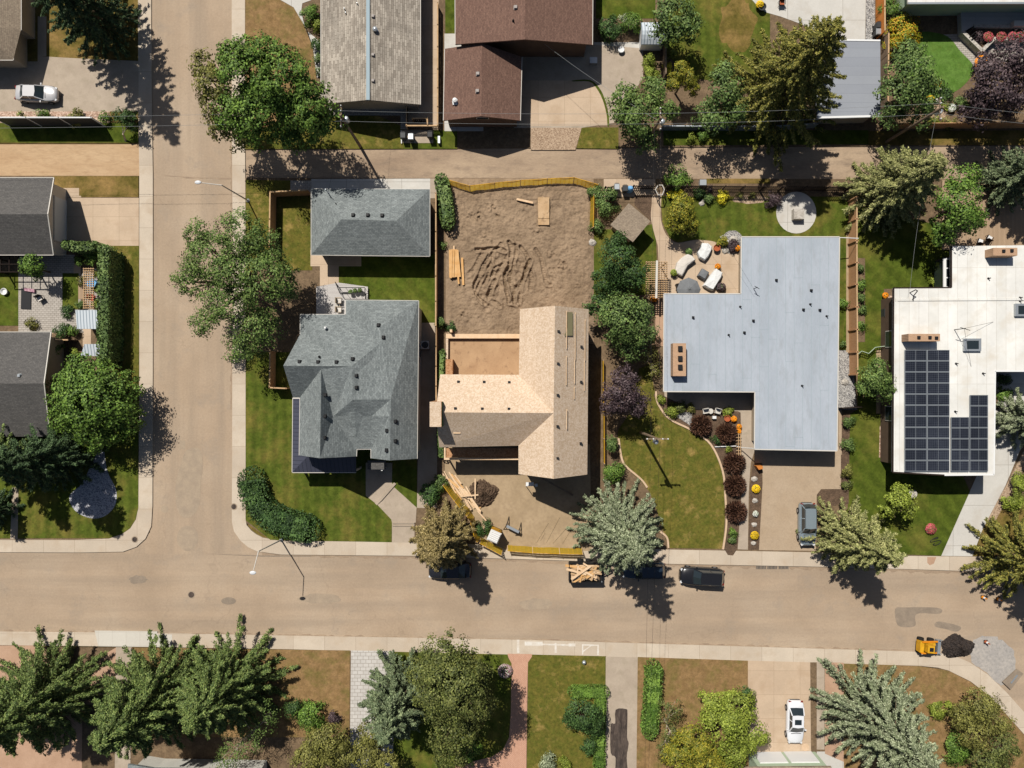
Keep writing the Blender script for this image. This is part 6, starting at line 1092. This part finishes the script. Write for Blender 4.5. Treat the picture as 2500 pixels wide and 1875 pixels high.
# dump trailer with scraps
tr = thing('dump_trailer', 'black dump trailer at the kerb heaped with scrap boards', 'trailer', W(1425, 1398, .05)); c = W(1428, 1397, 1.0); lx, ly = 3.4, 2.1
mb = MB(); mb.box((c.x, c.y, .62), (lx, ly, .1))
mb.box((c.x, c.y+ly/2, .98), (lx, .08, .8)); mb.box((c.x, c.y-ly/2, .98), (lx, .08, .8)); mb.box((c.x-lx/2, c.y, .98), (.08, ly-.1, .8)); mb.box((c.x+lx/2, c.y, .98), (.08, ly-.1, .8)); mb.build('box', MT['blackm'], tr)
for s in (1, -1):
    for dx in (-.45, .45): MB().tube((c.x+dx, c.y+s*(ly/2+.03), .33), (c.x+dx, c.y+s*(ly/2+.24), .33), .32, .32, 16).build('wheel', MT['rubber'], tr)
mb = MB(); mb.bar((c.x+lx/2, c.y+.6, .5), (c.x+lx/2+1.3, c.y, .5), .1, .12); mb.bar((c.x+lx/2, c.y-.6, .5), (c.x+lx/2+1.3, c.y, .5), .1, .12); mb.build('drawbar', MT['blackm'], tr); MB().tube((c.x+lx/2+.06, c.y-.9, .4), (c.x+lx/2+.06, c.y-.9, 1.5), .06).build('jack', MT['steel'], tr)
MB().prism([(c.x-1.6, c.y-.95), (c.x+1.6, c.y-.95), (c.x+1.6, c.y+.95), (c.x-1.6, c.y+.95)], .68, 1.1, [(c.x-1.3, c.y-.75), (c.x+1.3, c.y-.75), (c.x+1.3, c.y+.75), (c.x-1.3, c.y+.75)]).build('floor_debris', MT['lumberp'], tr)
q = random.Random(4); G = 'scrap boards heaped in the black trailer'
for i in range(38):
    a = q.choice([R(5), R(35), R(-20), R(80), R(150)])+q.uniform(-.25, .25); L = q.uniform(.6, 2.4) if abs(math.sin(a)) < .6 else q.uniform(.5, 1.4); x, y = q.uniform(-1.15, 1.15), q.uniform(-.7, .7)
    tag(MB().box((c.x+x, c.y+y, 1.13+.012*i), (L, q.uniform(.08, .26), .04), a, (q.uniform(-.06, .06), 0)).build('scrap_board', MT[q.choice(['lumber', 'lumberp', 'lumberp', 'ply', 'cedarl'])]), 'loose scrap board heaped in the black dump trailer', 'board', G)
tag(MB().bar(W(1395, 1414, 1.7), W(1442, 1382, 1.75), .24, .05).build('scrap_board', MT['lumberp']), 'wide pale board laid slantwise on top of the trailer scraps', 'board')
# lumber
G = 'new boards stacked at the lot edge'
for i, (x0, y0, x1, y1) in enumerate(((1098, 610, 1099, 678), (1102, 609, 1105, 678), (1106, 609, 1110, 677), (1110, 609, 1114, 676), (1113, 609, 1120, 693), (1117, 610, 1123, 676), (1103, 611, 1101, 679), (1108, 611, 1106, 677))): tag(MB().bar(W(x0, y0, .5+.02*i), W(x1, y1, .5+.02*i), .19, .08).build('lumber_board', MT['lumber']), 'new board in the stack by the boundary vines of the dirt lot', 'board', G)
tag(MB().bar(W(1128, 629, .55), W(1131, 696, .55), .24, .08).build('lumber_board', MT['lumber']), 'new board lying apart just beside the lumber stack on the dirt', 'board')
tag(MB().bar(W(1108, 600, .48), W(1110, 650, .48), .16, .06).build('lumber_board', MT['lumberp']), 'short board poking out of the alley end of the lumber stack', 'board')
tag(MB().bar(W(1261, 486, .58), W(1301, 495, .58), .22, .09).build('lumber_board', MT['lumberp']), 'single pale board lying across the dirt near the alley netting', 'board')
for y0, y1, lab in ((481, 533, 'longer stained plywood sheet flat on the dirt lot'), (534, 549, 'shorter plywood piece butted against the long sheet on the dirt')): tag(MB().prism(XY([(1313, y0), (1341, y0), (1341, y1), (1314, y1)], .62), .3, .62).build('plywood_sheet', MT['ply']), lab, 'plywood')
G = 'scrap lumber piled beside the orange netting'
for i in range(22):
    t_ = q.random(); x, y = 1100+t_*68, 1170+t_*74; a = R(-50)+q.uniform(-.22, .22); L = q.uniform(1.2, 3.0); p = W(x+q.uniform(-9, 16), y+q.uniform(-9, 9), .2)
    tag(MB().box((p.x, p.y, .2+.02*i), (L, q.uniform(.09, .26), .045), a, (q.uniform(-.04, .04), 0)).build('scrap_board', MT[q.choice(['lumber', 'lumberp', 'lumberp'])]), 'scrap board in the long pile beside the slanting orange netting', 'board', G)
for a, b, lab in (((1160, 1168), (1160, 1218), 'narrow upright board crossing the dark soil heap'), ((1124, 1212), (1168, 1208), 'pale board laid across the scrap pile onto the soil heap'), ((1166, 1247), (1187, 1271), 'last pale board at the street end of the scrap pile')): tag(MB().bar(W(*a, .95), W(*b, .8), .14, .07).build('scrap_board', MT['lumberp']), lab, 'board')
tag(MB().bar(W(1318, 1164, 2.0), W(1399, 1209, .15), .2, .06).build('lumber_board', MT['polewood']), 'long grey board leaning on the front of the unfinished house', 'board')
def heap(name, label, px, py, rx, ry, h, m, seed):
    g = np.random.default_rng(seed); n, k = 60, 15; c = W(px, py, .1); mb = MB()
    for j in range(k):
        f = j/(k-1)
        for i in range(n):
            a = 6.283*i/n; rr = (1-f)*(1+.10*math.sin(3*a+seed)+.07*math.sin(5*a))*(1+g.normal(0, .03)); mb.v.append((c.x+rx/PXM*rr*math.cos(a), c.y+ry/PXM*rr*math.sin(a), .05+h*(1-(1-f)**1.6)+(g.normal(0, .05)+.06*math.sin(i*1.7+j*2.3))*(j > 0)))
    for j in range(k-1):
        for i in range(n): mb.f.append((j*n+i, j*n+(i+1) % n, (j+1)*n+(i+1) % n, (j+1)*n+i))
    mb.f.append(tuple(range((k-1)*n, k*n))); return tag(mb.build(name, MT[m], None, False), label, 'pile')
heap('soil_heap', 'dark soil heap behind the scrap lumber on the lot', 1180, 1205, 36, 36, .9, 'mulch', 1); heap('asphalt_heap', 'black asphalt heap beside the yellow skid loader', 2336, 1579, 40, 28, 1.0, 'black', 2)
# portable toilet
pt = thing('portable_toilet', 'yellow portable toilet with a white ribbed roof at the lot corner', 'toilet', (0, 0, 0))
MB().box((0, 0, .08), (1.2, 1.2, .16)).build('base', MT['blackm'], pt); MB().box((0, 0, 1.14), (1.1, 1.1, 1.96)).build('cabin', MT['yellow'], pt); rfp = MB().prism([(-.62, -.62), (.62, -.62), (.62, .62), (-.62, .62)], 2.12, 2.36, [(-.5, -.5), (.5, -.5), (.5, .5), (-.5, .5)]).build('roof', MT['white'], pt)
mb = MB()
for k in range(5): mb.box((0, -.4+.2*k, 2.375), (1.0, .06, .05))
mb.build('roof_rib', MT['offwhite'], rfp); dr = MB().box((0, .57, 1.15), (.8, .06, 1.8)).build('door', MT['yellow'], pt); MB().box((.3, .62, 1.1), (.12, .06, .05)).build('handle', MT['blackm'], dr); pt.location = W(1208, 1300, .1); pt.rotation_euler = (0, 0, R(-24))
# trestle
sw = thing('sawhorse', 'steel trestle with splayed legs standing on the packed dirt', 'sawhorse', W(1254, 1288, .1)); a, b = W(1237, 1284, 1.0), W(1267, 1299, 1.0); MB().bar(a, b, .28, .14).build('beam', MT['steel'], sw)
for e, sx in ((a, 1), (b, 1)):
    for dx, dy in ((-.35, -.55), (.25, .85)): MB().tube(e, (e.x+dx, e.y+dy, .12), .045, .045, 6).build('leg', MT['blackm'], sw)
    MB().bar((e.x-.2, e.y-.3, .5), (e.x+.14, e.y+.47, .5), .04, .06).build('brace', MT['blackm'], sw)
MB().bar(a-Z*.35, b-Z*.35, .05, .5).build('panel', MT['blackm'], sw)
sf = thing('scaffold', 'small metal scaffold under the front peak of the unfinished house', 'scaffold', W(1295, 1175, .1)); mb = MB()
for x in (1284, 1303):
    for y in (1155, 1186): mb.tube(W(x, y, .1), W(x, y, 2.4), .04, n=6)
mb.build('frame', MT['steel'], sf); mb = MB(); mb.bar(W(1284, 1182, 2.3), W(1303, 1182, 2.3), .4, .06); mb.bar(W(1284, 1186, 2.5), W(1303, 1186, 2.5), .06, .06); mb.build('platform', MT['white'], sf); MB().box(tuple(W(1309, 1184, .5)), (.3, .3, .5)).build('wheel_block', MT['white'], sf)
# skid loader
sk = thing('skid_loader', 'yellow skid loader with its bucket raised beside the asphalt heap', 'loader', (0, 0, 0))
MB().box((-.3, 0, .75), (2.0, 1.15, .8)).build('chassis', MT['yellow'], sk); MB().box((-1.15, 0, .95), (.5, 1.35, .9)).build('engine_cover', MT['yellow'], sk)
cb = MB().prism([(-.75, -.5), (.35, -.5), (.35, .5), (-.75, .5)], 1.15, 2.05, [(-.75, -.45), (.1, -.45), (.1, .45), (-.75, .45)]).build('cab', MT['yellow'], sk); MB().box((-.3, 0, 2.06), (.5, .5, .03)).build('roof_hatch', MT['blackm'], cb); MB().box((.2, 0, 1.55), (.3, .8, .5)).build('window', MT['glass'], cb)
for s in (1, -1):
    MB().bar((-1.2, s*.72, 1.5), (1.2, s*.72, .8), .16, .2).build('lift_arm', MT['orange'], sk)
    for x in (-.85, .45): MB().tube((x, s*.62, .4), (x, s*.95, .4), .4, .4, 16).build('wheel', MT['rubber'], sk)
mb = MB(); mb.prism([(1.15, -.9), (1.9, -.9), (1.9, .9), (1.15, .9)], .25, .33); mb.box((1.17, 0, .6), (.08, 1.8, .7)); mb.box((1.5, .88, .5), (.7, .05, .5)); mb.box((1.5, -.88, .5), (.7, .05, .5)); mb.build('bucket', MT['steel'], sk)
sk.scale = (.84, .84, .84); sk.location = W(2258, 1573, .05); sk.location.z = .01; sk.rotation_euler = (0, 0, R(-5))
pltr = thing('flat_trailer', 'grey flat steel ramp lying on the road by the curved sidewalk', 'ramp', W(2476, 1660, .02)); MB().prism(XY([(2484, 1634), (2499, 1645), (2468, 1684), (2449, 1666)], .3), .12, .28).build('deck', MT['patchd'], pltr); mb = MB(); mb.bar(W(2484, 1648, .32), W(2468, 1668, .32), .15, .06); mb.build('rail', MT['steel'], pltr)
for x, y, lab in ((2399, 1458, 'orange traffic cone standing on the street just outside the spruce shade'), (2436, 1462, 'orange traffic cone in the shade of the golden spruce'), (2406, 1567, 'faded traffic cone beside the fresh grey asphalt')):
    k = thing('traffic_cone', lab, 'cone', W(x, y, .02)); c = W(x, y, .02); MB().box((c.x, c.y, .04), (.42, .42, .06)).build('base', MT['blackm'], k); MB().lathe((c.x, c.y, .06), [(.19, 0), (.03, .72), (.01, .73)], 12).build('cone', MT['orange' if 'faded' not in lab else 'terracotta'], k); MB().lathe((c.x, c.y, .32), [(.142, 0), (.1, .2), (.09, .2)], 12).build('reflective_band', MT['white'], k)
# bins
def bin_(label, px, py, m='greyplastic', lid='greyplastic', rz=0):
    t = thing('wheelie_bin', label, 'bin', (0, 0, 0)); MB().prism([(-.22, -.24), (.22, -.24), (.22, .24), (-.22, .24)], .06, 1.0, [(-.28, -.32), (.28, -.32), (.28, .32), (-.28, .32)]).build('body', MT[m], t); MB().prism([(-.3, -.36), (.3, -.36), (.3, .34), (-.3, .34)], 1.0, 1.1, [(-.25, -.28), (.25, -.28), (.25, .26), (-.25, .26)]).build('lid', MT[lid], t)
    for s in (1, -1): MB().tube((s*.2, .27, .1), (s*.27, .27, .1), .1, .1, 10).build('wheel', MT['rubber'], t)
    MB().bar((-.2, .38, 1.02), (.2, .38, 1.02), .04, .04).build('handle', MT['blackm'], t); t.location = W(px, py, .12); t.rotation_euler = (0, 0, rz)
bin_('dark wheelie bin nearest the white kerb stub on the alley pad', 987, 338); bin_('dark wheelie bin with a pale lid second on the alley pad', 1006, 341, lid='steel'); bin_('dark wheelie bin against the fence shade on the alley pad', 1052, 336, lid='blackm'); bin_('dark wheelie bin beside the slatted fence at the dirt lot corner', 1503, 462, lid='steel'); bin_('grey wheelie bin beside the blue tarp at the slatted fence', 1523, 466); bin_('dark bin at the corner of the grey roofed garage', 2134, 88, lid='steel'); bin_('dark bin upper of the two by the orange stained fence', 2135, 72)
tp = MB(); c = W(1536, 465, .1); tp.lathe(c, [(.42, 0), (.4, .6), (.34, .95), (.2, 1.1), (.03, 1.12)], 9, 1, .8); tag(tp.build('tarp_bundle', MT['blue']), 'blue tarp bundle beside the grey wheelie bin at the slatted fence', 'tarp')
kb = MB(); kb.prism(XY([(978, 318), (981, 318), (981, 350), (979, 350)], .3), .1, .3); tag(kb.build('kerb_stub', MT['white']), 'white kerb stub on the edge of the alley bin pad', 'kerb'); kb = MB(); kb.prism(XY([(1069, 332), (1074, 332), (1074, 349), (1069, 349)], .6), .1, .6); tag(kb.build('concrete_block', MT['steel']), 'rounded grey block at the corner of the alley bin pad', 'block')
gd = MB(); gd.box(tuple(W(1715, 447, .4)), (.7, .6, .6)); tag(gd.build('metal_crate', MT['steel']), 'grey metal crate outside the slatted fence at the alley', 'crate')
# storm drains and covers
for x, lab in ((1858, 'storm drain grate farthest from the spruce at the kerb'), (1885, 'storm drain grate in the middle of the kerb row'), (1913, 'storm drain grate nearest the olive spruce')):
    t = thing('storm_drain', lab, 'drain', W(x, 1385, .01)); c = W(x, 1385, .02); MB().box((c.x, c.y, .012), (1.15, .42, .03)).build('frame', MT['patchd'], t); mb = MB()
    for k in range(7): mb.box((c.x-.45+.15*k, c.y, .022), (.07, .32, .03))
    mb.build('grating', MT['greyplastic'], t)
def cover(label, px, py, r, z, m='pave_dk'):
    t = thing('manhole_cover', label, 'manhole cover', W(px, py, z)); c = W(px, py, z); MB().lathe((c.x, c.y, z), [(r*1.35, 0), (r*1.35, .006), (r, .007)], 22).build('collar', MT['patch'], t); MB().lathe((c.x, c.y, z+.006), [(r, 0), (r, .01), (r*.6, .012)], 22).build('lid', MT[m], t)
cover('dark round manhole cover in the main street', 467, 1452, .32, .004); cover('rusty manhole cover in the corner sidewalk below the gravel bed', 329, 1317, .27, .12); cover('brown manhole cover in the sidewalk by the curved hedge', 571, 1237, .28, .12)
# pergolas
def pergola(label, x0, y0, x1, y1, h, nx, ny, m, hm=None):
    t = thing('pergola', label, 'pergola', W((x0+x1)/2, (y0+y1)/2, .1))
    for x in (x0+3, x1-3):
        for y in (y0+3, y1-3): a = W(x, y, h); MB().box((a.x, a.y, h/2), (.12, .12, h-.1)).build('post', MT[m], t)
    mb = MB()
    for i in range(nx): x = x0+(x1-x0)*i/(nx-1); mb.bar(W(x, y0-2, h), W(x, y1+2, h), .06, .12)
    mb.build('beam', MT[m], t); mb = MB()
    for i in range(ny): y = y0+(y1-y0)*i/(ny-1); mb.bar(W(x0-2, y, h+.13), W(x1+2, y, h+.13), .06, .1)
    mb.build('slats', MT[m], t); return t
pergola('tan slatted pergola between the dark green tree and the bungalow patio', 1578, 640, 1628, 725, 2.5, 9, 17, 'cedarl'); pergola('pale lattice pergola along the tall hedge by the lawn square', 205, 656, 228, 752, 2.3, 5, 18, 'cedarl'); pergola('dark pergola frame against the charcoal shingled garage', -20, 626, 66, 664, 2.4, 5, 3, 'darkwood')
mb = MB(); mb.bar(W(1604, 636, 2.75), W(1602, 728, 2.75), .22, .05); tag(mb.build('pergola_plank', MT['offwhite']), 'pale plank laid along the tan slatted pergola top', 'plank')
tl = MB()
for x in (1803, 1808): tl.bar(W(x, 1058, .9), W(x, 1112, .9), .06, .06)
for y in range(1060, 1112, 8): tl.bar(W(1797, y, .92), W(1810, y, .92), .05, .05)
for y in (1060, 1110): tl.tube(W(1804, y, .1), W(1804, y, .9), .04)
tag(tl.build('trellis', MT['cedarl']), 'small wooden trellis beside the path and round purple bushes', 'trellis')
dp = MB(); dp.path([W(1745, 1091, .25), W(1796, 1089, .4), W(1812, 1093, .8), W(1843, 1095, 2.9)], .05); tag(dp.build('downpipe', MT['white']), 'white downpipe stretching from the bungalow roof to the front lawn', 'downpipe')
dp = MB(); dp.path([W(2050, 580, 2.9), W(2096, 582, 2.6)], .05); tag(dp.build('downpipe', MT['white']), 'white downpipe bridging the bungalow corner and the board fence', 'downpipe')
# patio furniture
def cover_box(name, label, outline, h, m, leg=.0, seed=0, cat='cover'):
    q = random.Random(seed); p = XY(outline, h); ins = offset_poly(p, .12); top = [(a, b) for a, b in ins]; n = len(p); mb = MB(); cx = sum(a for a, b in p)/n; cy = sum(b for a, b in p)/n
    mb.v = [(a, b, .12) for a, b in p]+[(a*.98+cx*.02, b*.98+cy*.02, h*.8+q.uniform(-.05, .05)) for a, b in p]+[(a, b, h+q.uniform(-.06, .05)) for a, b in top]+[(cx, cy, h+.05)]
    for k in (0, 1): mb.f += [(k*n+i, k*n+(i+1) % n, (k+1)*n+(i+1) % n, (k+1)*n+i)[::-1] for i in range(n)]
    mb.f += [(2*n+i, 2*n+(i+1) % n, 3*n)[::-1] for i in range(n)]; return tag(mb.build(name, MT[m], None, False), label, cat)
cover_box('covered_sofa', 'white covered sofa closest to the rock bed on the patio', [(1716, 592), (1730, 593), (1740, 601), (1738, 612), (1731, 625), (1722, 636), (1708, 629), (1704, 616), (1711, 604)], .8, 'whitecloth', seed=1); cover_box('covered_sofa', 'cream covered curved sofa between two potted plants', [(1649, 660), (1654, 640), (1665, 628), (1680, 618), (1692, 624), (1700, 634), (1690, 642), (1680, 650), (1672, 664), (1666, 674), (1654, 668)], .8, 'creamcloth', seed=2)
cover_box('covered_table', 'long white covered table set at an angle beside the grey cover', [(1750, 654), (1766, 665), (1762, 678), (1742, 709), (1730, 704), (1718, 697), (1735, 672)], .85, 'whitecloth', seed=3); cover_box('covered_grill', 'square dark grey cover beside the long white table', [(1716, 654), (1733, 664), (1722, 684), (1704, 673)], .75, 'greycloth', seed=4); cover_box('covered_chair', 'dark grey covered chair behind the long white table', [(1752, 694), (1774, 699), (1768, 713), (1750, 706)], .6, 'greyplastic', seed=5)
um = thing('patio_umbrella', 'grey eight sided patio umbrella at the bungalow wall', 'umbrella', W(1683, 706, .13)); c = W(1683, 706, 2.4); mb = MB(); mb.lathe((c.x, c.y, 2.1), [(1.28, 0), (.7, .24), (.02, .42)], 8); mb.f = [f for f in mb.f if len(f) == 4]; mb.build('canopy', MT['greycloth'], um); MB().tube((c.x, c.y, .13), (c.x, c.y, 2.6), .03).build('pole', MT['steel'], um); MB().lathe((c.x, c.y, .13), [(.28, 0), (.28, .08), (.05, .1)], 12).build('base', MT['blackm'], um)
rb = MB()
for k in range(8): a = 6.283*k/8; rb.tube((c.x+1.28*math.cos(a), c.y+1.28*math.sin(a), 2.1), (c.x, c.y, 2.535), .016, n=4)
rb.build('rib', MT['greyplastic'], um)
def chair(label, px, py, z, rz, m, group=None, name='garden_chair', cush=None):
    t = thing(name, label, 'chair', (0, 0, 0), group); MB().box((0, 0, .42), (.58, .56, .06)).build('seat', MT[m], t); MB().box((0, .27, .72), (.58, .06, .6), 0, (0, .15)).build('backrest', MT[m], t)
    if cush: MB().box((0, -.02, .49), (.5, .46, .08)).build('cushion', MT[cush], t)
    for s in (1, -1):
        MB().box((s*.3, 0, .62), (.06, .52, .04)).build('armrest', MT[m], t)
        for y in (-.24, .24): MB().tube((s*.26, y, 0), (s*.26, y, .42), .025, n=6).build('leg', MT[m], t)
    t.location = W(px, py, z); t.location.z = z; t.rotation_euler = (0, 0, rz)
chair('pale patio chair farther from the hosta at the bungalow front', 1720, 1003, .13, R(10), 'offwhite'); chair('pale patio chair nearer the hosta at the bungalow front', 1749, 1003, .13, R(-15), 'offwhite'); chair('cushioned wicker chair upper of the two by the corner house deck', 830, 735, .45, R(90), 'tanwall', None, 'lounge_chair', 'creamcloth'); chair('cushioned wicker chair lower of the two by the corner house deck', 830, 757, .45, R(90), 'tanwall', None, 'lounge_chair', 'creamcloth')
chair('dark chair with a pale cushion on the plank deck beside its twin', 2386, 592, .3, R(160), 'darkwood', None, 'deck_chair', 'whitecloth'); chair('dark chair with a pale cushion nearest the chimney on the plank deck', 2408, 584, .3, R(150), 'darkwood', None, 'deck_chair', 'whitecloth'); chair('black chair beside the grey patio umbrella', 1654, 701, .13, R(100), 'blackm'); chair('bright red chair under the lattice pergola by the hedge', 231, 728, .13, R(70), 'red', None, 'garden_chair', 'red'); chair('dark reclining chair on the grey pavers near the pink cushion', 104, 730, .13, R(30), 'blackm', None, 'lounge_chair', 'creamcloth'); chair('orange cushioned chair on the pale patio beside the golden spruce', 1905, 12, .13, R(0), 'darkwood', None, 'garden_chair', 'terracotta')
sd = thing('side_table', 'small round pale table between the two patio chairs at the bungalow front', 'table', W(1735, 1004, .13)); c = W(1735, 1004, .5); MB().lathe((c.x, c.y, .5), [(.28, 0), (.3, .03), (.28, .05)], 14).build('table_top', MT['offwhite'], sd); MB().tube((c.x, c.y, .13), (c.x, c.y, .5), .04).build('leg', MT['offwhite'], sd)
sd = thing('side_table', 'little stone table between the two wicker chairs', 'table', W(824, 746, .45)); c = W(824, 746, .8); MB().lathe((c.x, c.y, .45), [(.22, 0), (.25, .32), (.25, .36), (.2, .37)], 12).build('table_top', MT['stone'], sd); MB().lathe((c.x, c.y, .82), [(.1, 0), (.1, .02)], 10).build('tray', MT['offwhite'], sd)
pc = MB(); a, b = W(1739, 1019, .4), W(1748, 1019, .4); pc.bar(a, b, .3, .3); tag(pc.build('stone_trough', MT['white']), 'small white trough in front of the pale patio chairs', 'trough'); pt_ = MB(); c = W(1773, 1021, .13); pt_.lathe(c, [(.22, 0), (.32, .42), (.36, .45), (.3, .45), (.26, .3)], 16); tag(pt_.build('clay_pot', MT['terracotta']), 'empty clay pot beside the hosta and orange flowers', 'pot'); pt_ = MB(); c = W(1747, 607, .13); pt_.lathe(c, [(.24, 0), (.34, .5), (.38, .54), (.32, .54), (.28, .4)], 16); tag(pt_.build('clay_pot', MT['terracotta']), 'empty clay pot between the white sofa cover and the rock bed', 'pot')
hp = MB(); c = W(1857, 22, .13); hp.lathe(c, [(.3, 0), (.42, .5), (.44, .56), (.36, .56), (.3, .4)], 16); tag(hp.build('grey_pot', MT['greyplastic']), 'round grey pot at the pale patio edge by the long lawn', 'pot')
bt = MB(); c = W(220, 692, .7); bt.prism(XY([(208, 690), (226, 681), (236, 690), (230, 702), (212, 698)], .8), .13, .85); tag(bt.build('covered_bench', MT['blue']), 'light blue covered bench under the lattice pergola', 'bench')
cu = MB(); cu.prism(XY([(58, 702), (84, 706), (84, 714), (60, 710)], .35), .15, .38); tag(cu.build('lounge_cushion', mat('pink_stripe', P(206, 170, 176), P(160, 110, 130), 6)), 'pink striped cushion across the dark mat on the pavers', 'cushion'); cu = MB(); cu.prism(XY([(52, 704), (76, 706), (75, 755), (51, 754)], .2), .13, .22); tag(cu.build('dark_mat', MT['blackm']), 'dark rectangular mat on the grey pavers', 'mat'); wb_ = MB(); c = W(11, 712, .3); wb_.lathe((c.x, c.y, .1), [(.3, 0), (.38, .35), (.34, .36), (.2, .2)], 14); tag(wb_.build('white_tub', MT['white']), 'white tub on the shaded lawn at the frame edge', 'tub')
st = MB(); c = W(1948, 524, .5); st.box((c.x, c.y, .5), (1.1, 1.1, .75)); tag(st.build('stone_block', MT['stone']), 'square stone fire pit block on the round concrete pad', 'fire pit')
for x, y, s, lab in ((1842, 1169, .3, 'pale rock first in the mulch strip nearest the house'), (1843, 1222, .28, 'pale rock between the first two yellow clumps'), (1841, 1280, .26, 'pale rock between the last two yellow clumps'), (1840, 1326, .24, 'pale rock at the sidewalk end of the mulch strip'), (1713, 497, .26, 'pale boulder in the bed behind the slatted fence'), (1717, 490, .2, 'smaller boulder in the bed behind the slatted fence'), (2063, 933, .4, 'pale boulder in the gravel strip by the board fence'), (2292, 222, .3, 'flat stepping stone near the yellow blooms'), (2288, 248, .34, 'flat stepping stone by the lower yellow blooms'), (1445, 592, .4, 'pale rubble stone at the dirt lot edge by the dark green tree'), (1790, 585, .4, 'grey boulder at the top of the rock bed by the patio'), (1770, 612, .35, 'grey boulder at the front of the rock bed')):
    mb = MB(); c = W(x, y, .15); mb.ball((c.x, c.y, .15), s*1.2, s, s*.6, 7); r_ = random.Random(x); mb.v = [(v[0]+r_.uniform(-.2, .2)*s, v[1]+r_.uniform(-.2, .2)*s, v[2]+r_.uniform(-.1, .1)*s) for v in mb.v]; tag(mb.build('rock', MT['stone']), lab, 'rock')
mb = MB(); c = W(2224, 1205, .1); mb.lathe(c, [(.5, 0), (.48, .4), (.42, .44), (.2, .42)], 14); tag(mb.build('tree_stump', MT['stone']), 'round stone planter ring behind the yellow green tree', 'planter')
mb = MB(); p = [W(2277+12*math.sin(i*.7)+i*.8, 1312+i*1.1+4*math.cos(i*.9), .16) for i in range(18)]; mb.path(p, .035); tag(mb.build('garden_hose', MT['blackm']), 'black hose looped below the round flower bed', 'hose')
mb = MB(); c = W(1426, 1617, .3); mb.ball((c.x, c.y, .32), .24); tag(mb.build('lawn_ball', MT['steel'], None, True), 'pale ball ornament on the lawn by the sidewalk', 'ornament')
mb = MB(); c = W(1966, 1824, .14); mb.lathe(c, [(.4, 0), (.42, .05), (.3, .06)], 18); tag(mb.build('utility_cover', MT['curbing']), 'round tan cover on the concrete beside the white sedan', 'cover')
mb = MB(); c = W(1852, 1145, .1); mb.prism(XY([(1846, 1138), (1861, 1137), (1862, 1144), (1852, 1147)], .9), .1, 1.0); tag(mb.build('wooden_ornament', MT['orangewood']), 'reddish wooden post ornament in the mulch by the driveway top', 'ornament')
wr = MB(); c = W(1517, 121, .5); wr.lathe((c.x, c.y, .4), [(.3, 0), (.36, .08), (.3, .14), (.2, .1)], 14); tag(wr.build('white_basin', MT['white']), 'white basin on the pale path by the brown gabled house', 'basin')
tb = thing('garden_table', 'grey folding table in the house shade on the parking pad', 'table', W(1449, 147, .12)); c = W(1449, 147, .7); MB().box((c.x, c.y, .72), (.8, .65, .05)).build('table_top', MT['steel'], tb)
for sx in (1, -1):
    for sy in (1, -1): MB().tube((c.x+sx*.35, c.y+sy*.28, .12), (c.x+sx*.35, c.y+sy*.28, .7), .02, n=6).build('leg', MT['blackm'], tb)
# deck rail of the corner house
rl = thing('deck_railing', 'black railing around the plant shelf on the corner house deck', 'railing', W(820, 700, .45)); mb = MB()
for a, b in (((818, 688), (830, 716)), ((830, 716), (892, 716)), ((818, 688), (824, 697)), ((892, 716), (892, 730)), ((828, 702), (890, 702))):
    for z in (.55, 1.3): mb.tube(W(*a, z), W(*b, z), .035, n=6)
    for k in range(5): u = k/4; mb.tube(W(a[0]+(b[0]-a[0])*u, a[1]+(b[1]-a[1])*u, .45), W(a[0]+(b[0]-a[0])*u, a[1]+(b[1]-a[1])*u, 1.3), .02, n=5)
mb.build('rails', MT['blackm'], rl); MB().prism(XY([(831, 703), (890, 703), (890, 714), (833, 714)], .62), .55, .62).build('shelf', MT['deck'], rl)
# deck and wall of the pale roofed house
dk = thing('raised_deck', 'raised stone deck with an angled wall and red flower bed', 'deck', W(2420, 60, .1)); MB().prism(XY([(2345, 8), (2560, 8), (2560, 66), (2372, 66), (2348, 80)], .8), .1, .8).build('deck_floor', MT['deck'], dk); wl = MB()
for a, b in (((2345, 82), (2392, 128)), ((2392, 128), (2420, 99)), ((2420, 99), (2560, 98)), ((2372, 68), (2470, 69))): wl.bar(W(*a, .5), W(*b, .5), .35, .9)
wl.build('wall', MT['stone'], dk); MB().prism(XY([(2352, 84), (2372, 70), (2560, 71), (2560, 96), (2420, 97), (2392, 124)], .6), .1, .62).build('flower_soil', MT['mulch'], dk); sr = MB()
for k in range(5): sr.bar(W(2346+6*k, 78+5*k, .5+.1*k), W(2368+6*k, 62+4*k, .5+.1*k), .05, .5)
sr.build('railing', MT['blackm'], dk); shrub('shrub', 'dark maroon shrub at the point of the raised deck bed', 2386, 92, 17, 1.4, 'l_purple')
MB().prism(XY([(2476, 50), (2560, 50), (2560, 63), (2476, 63)], 1.4), .82, 1.4).build('bench', MT['offwhite'], dk)
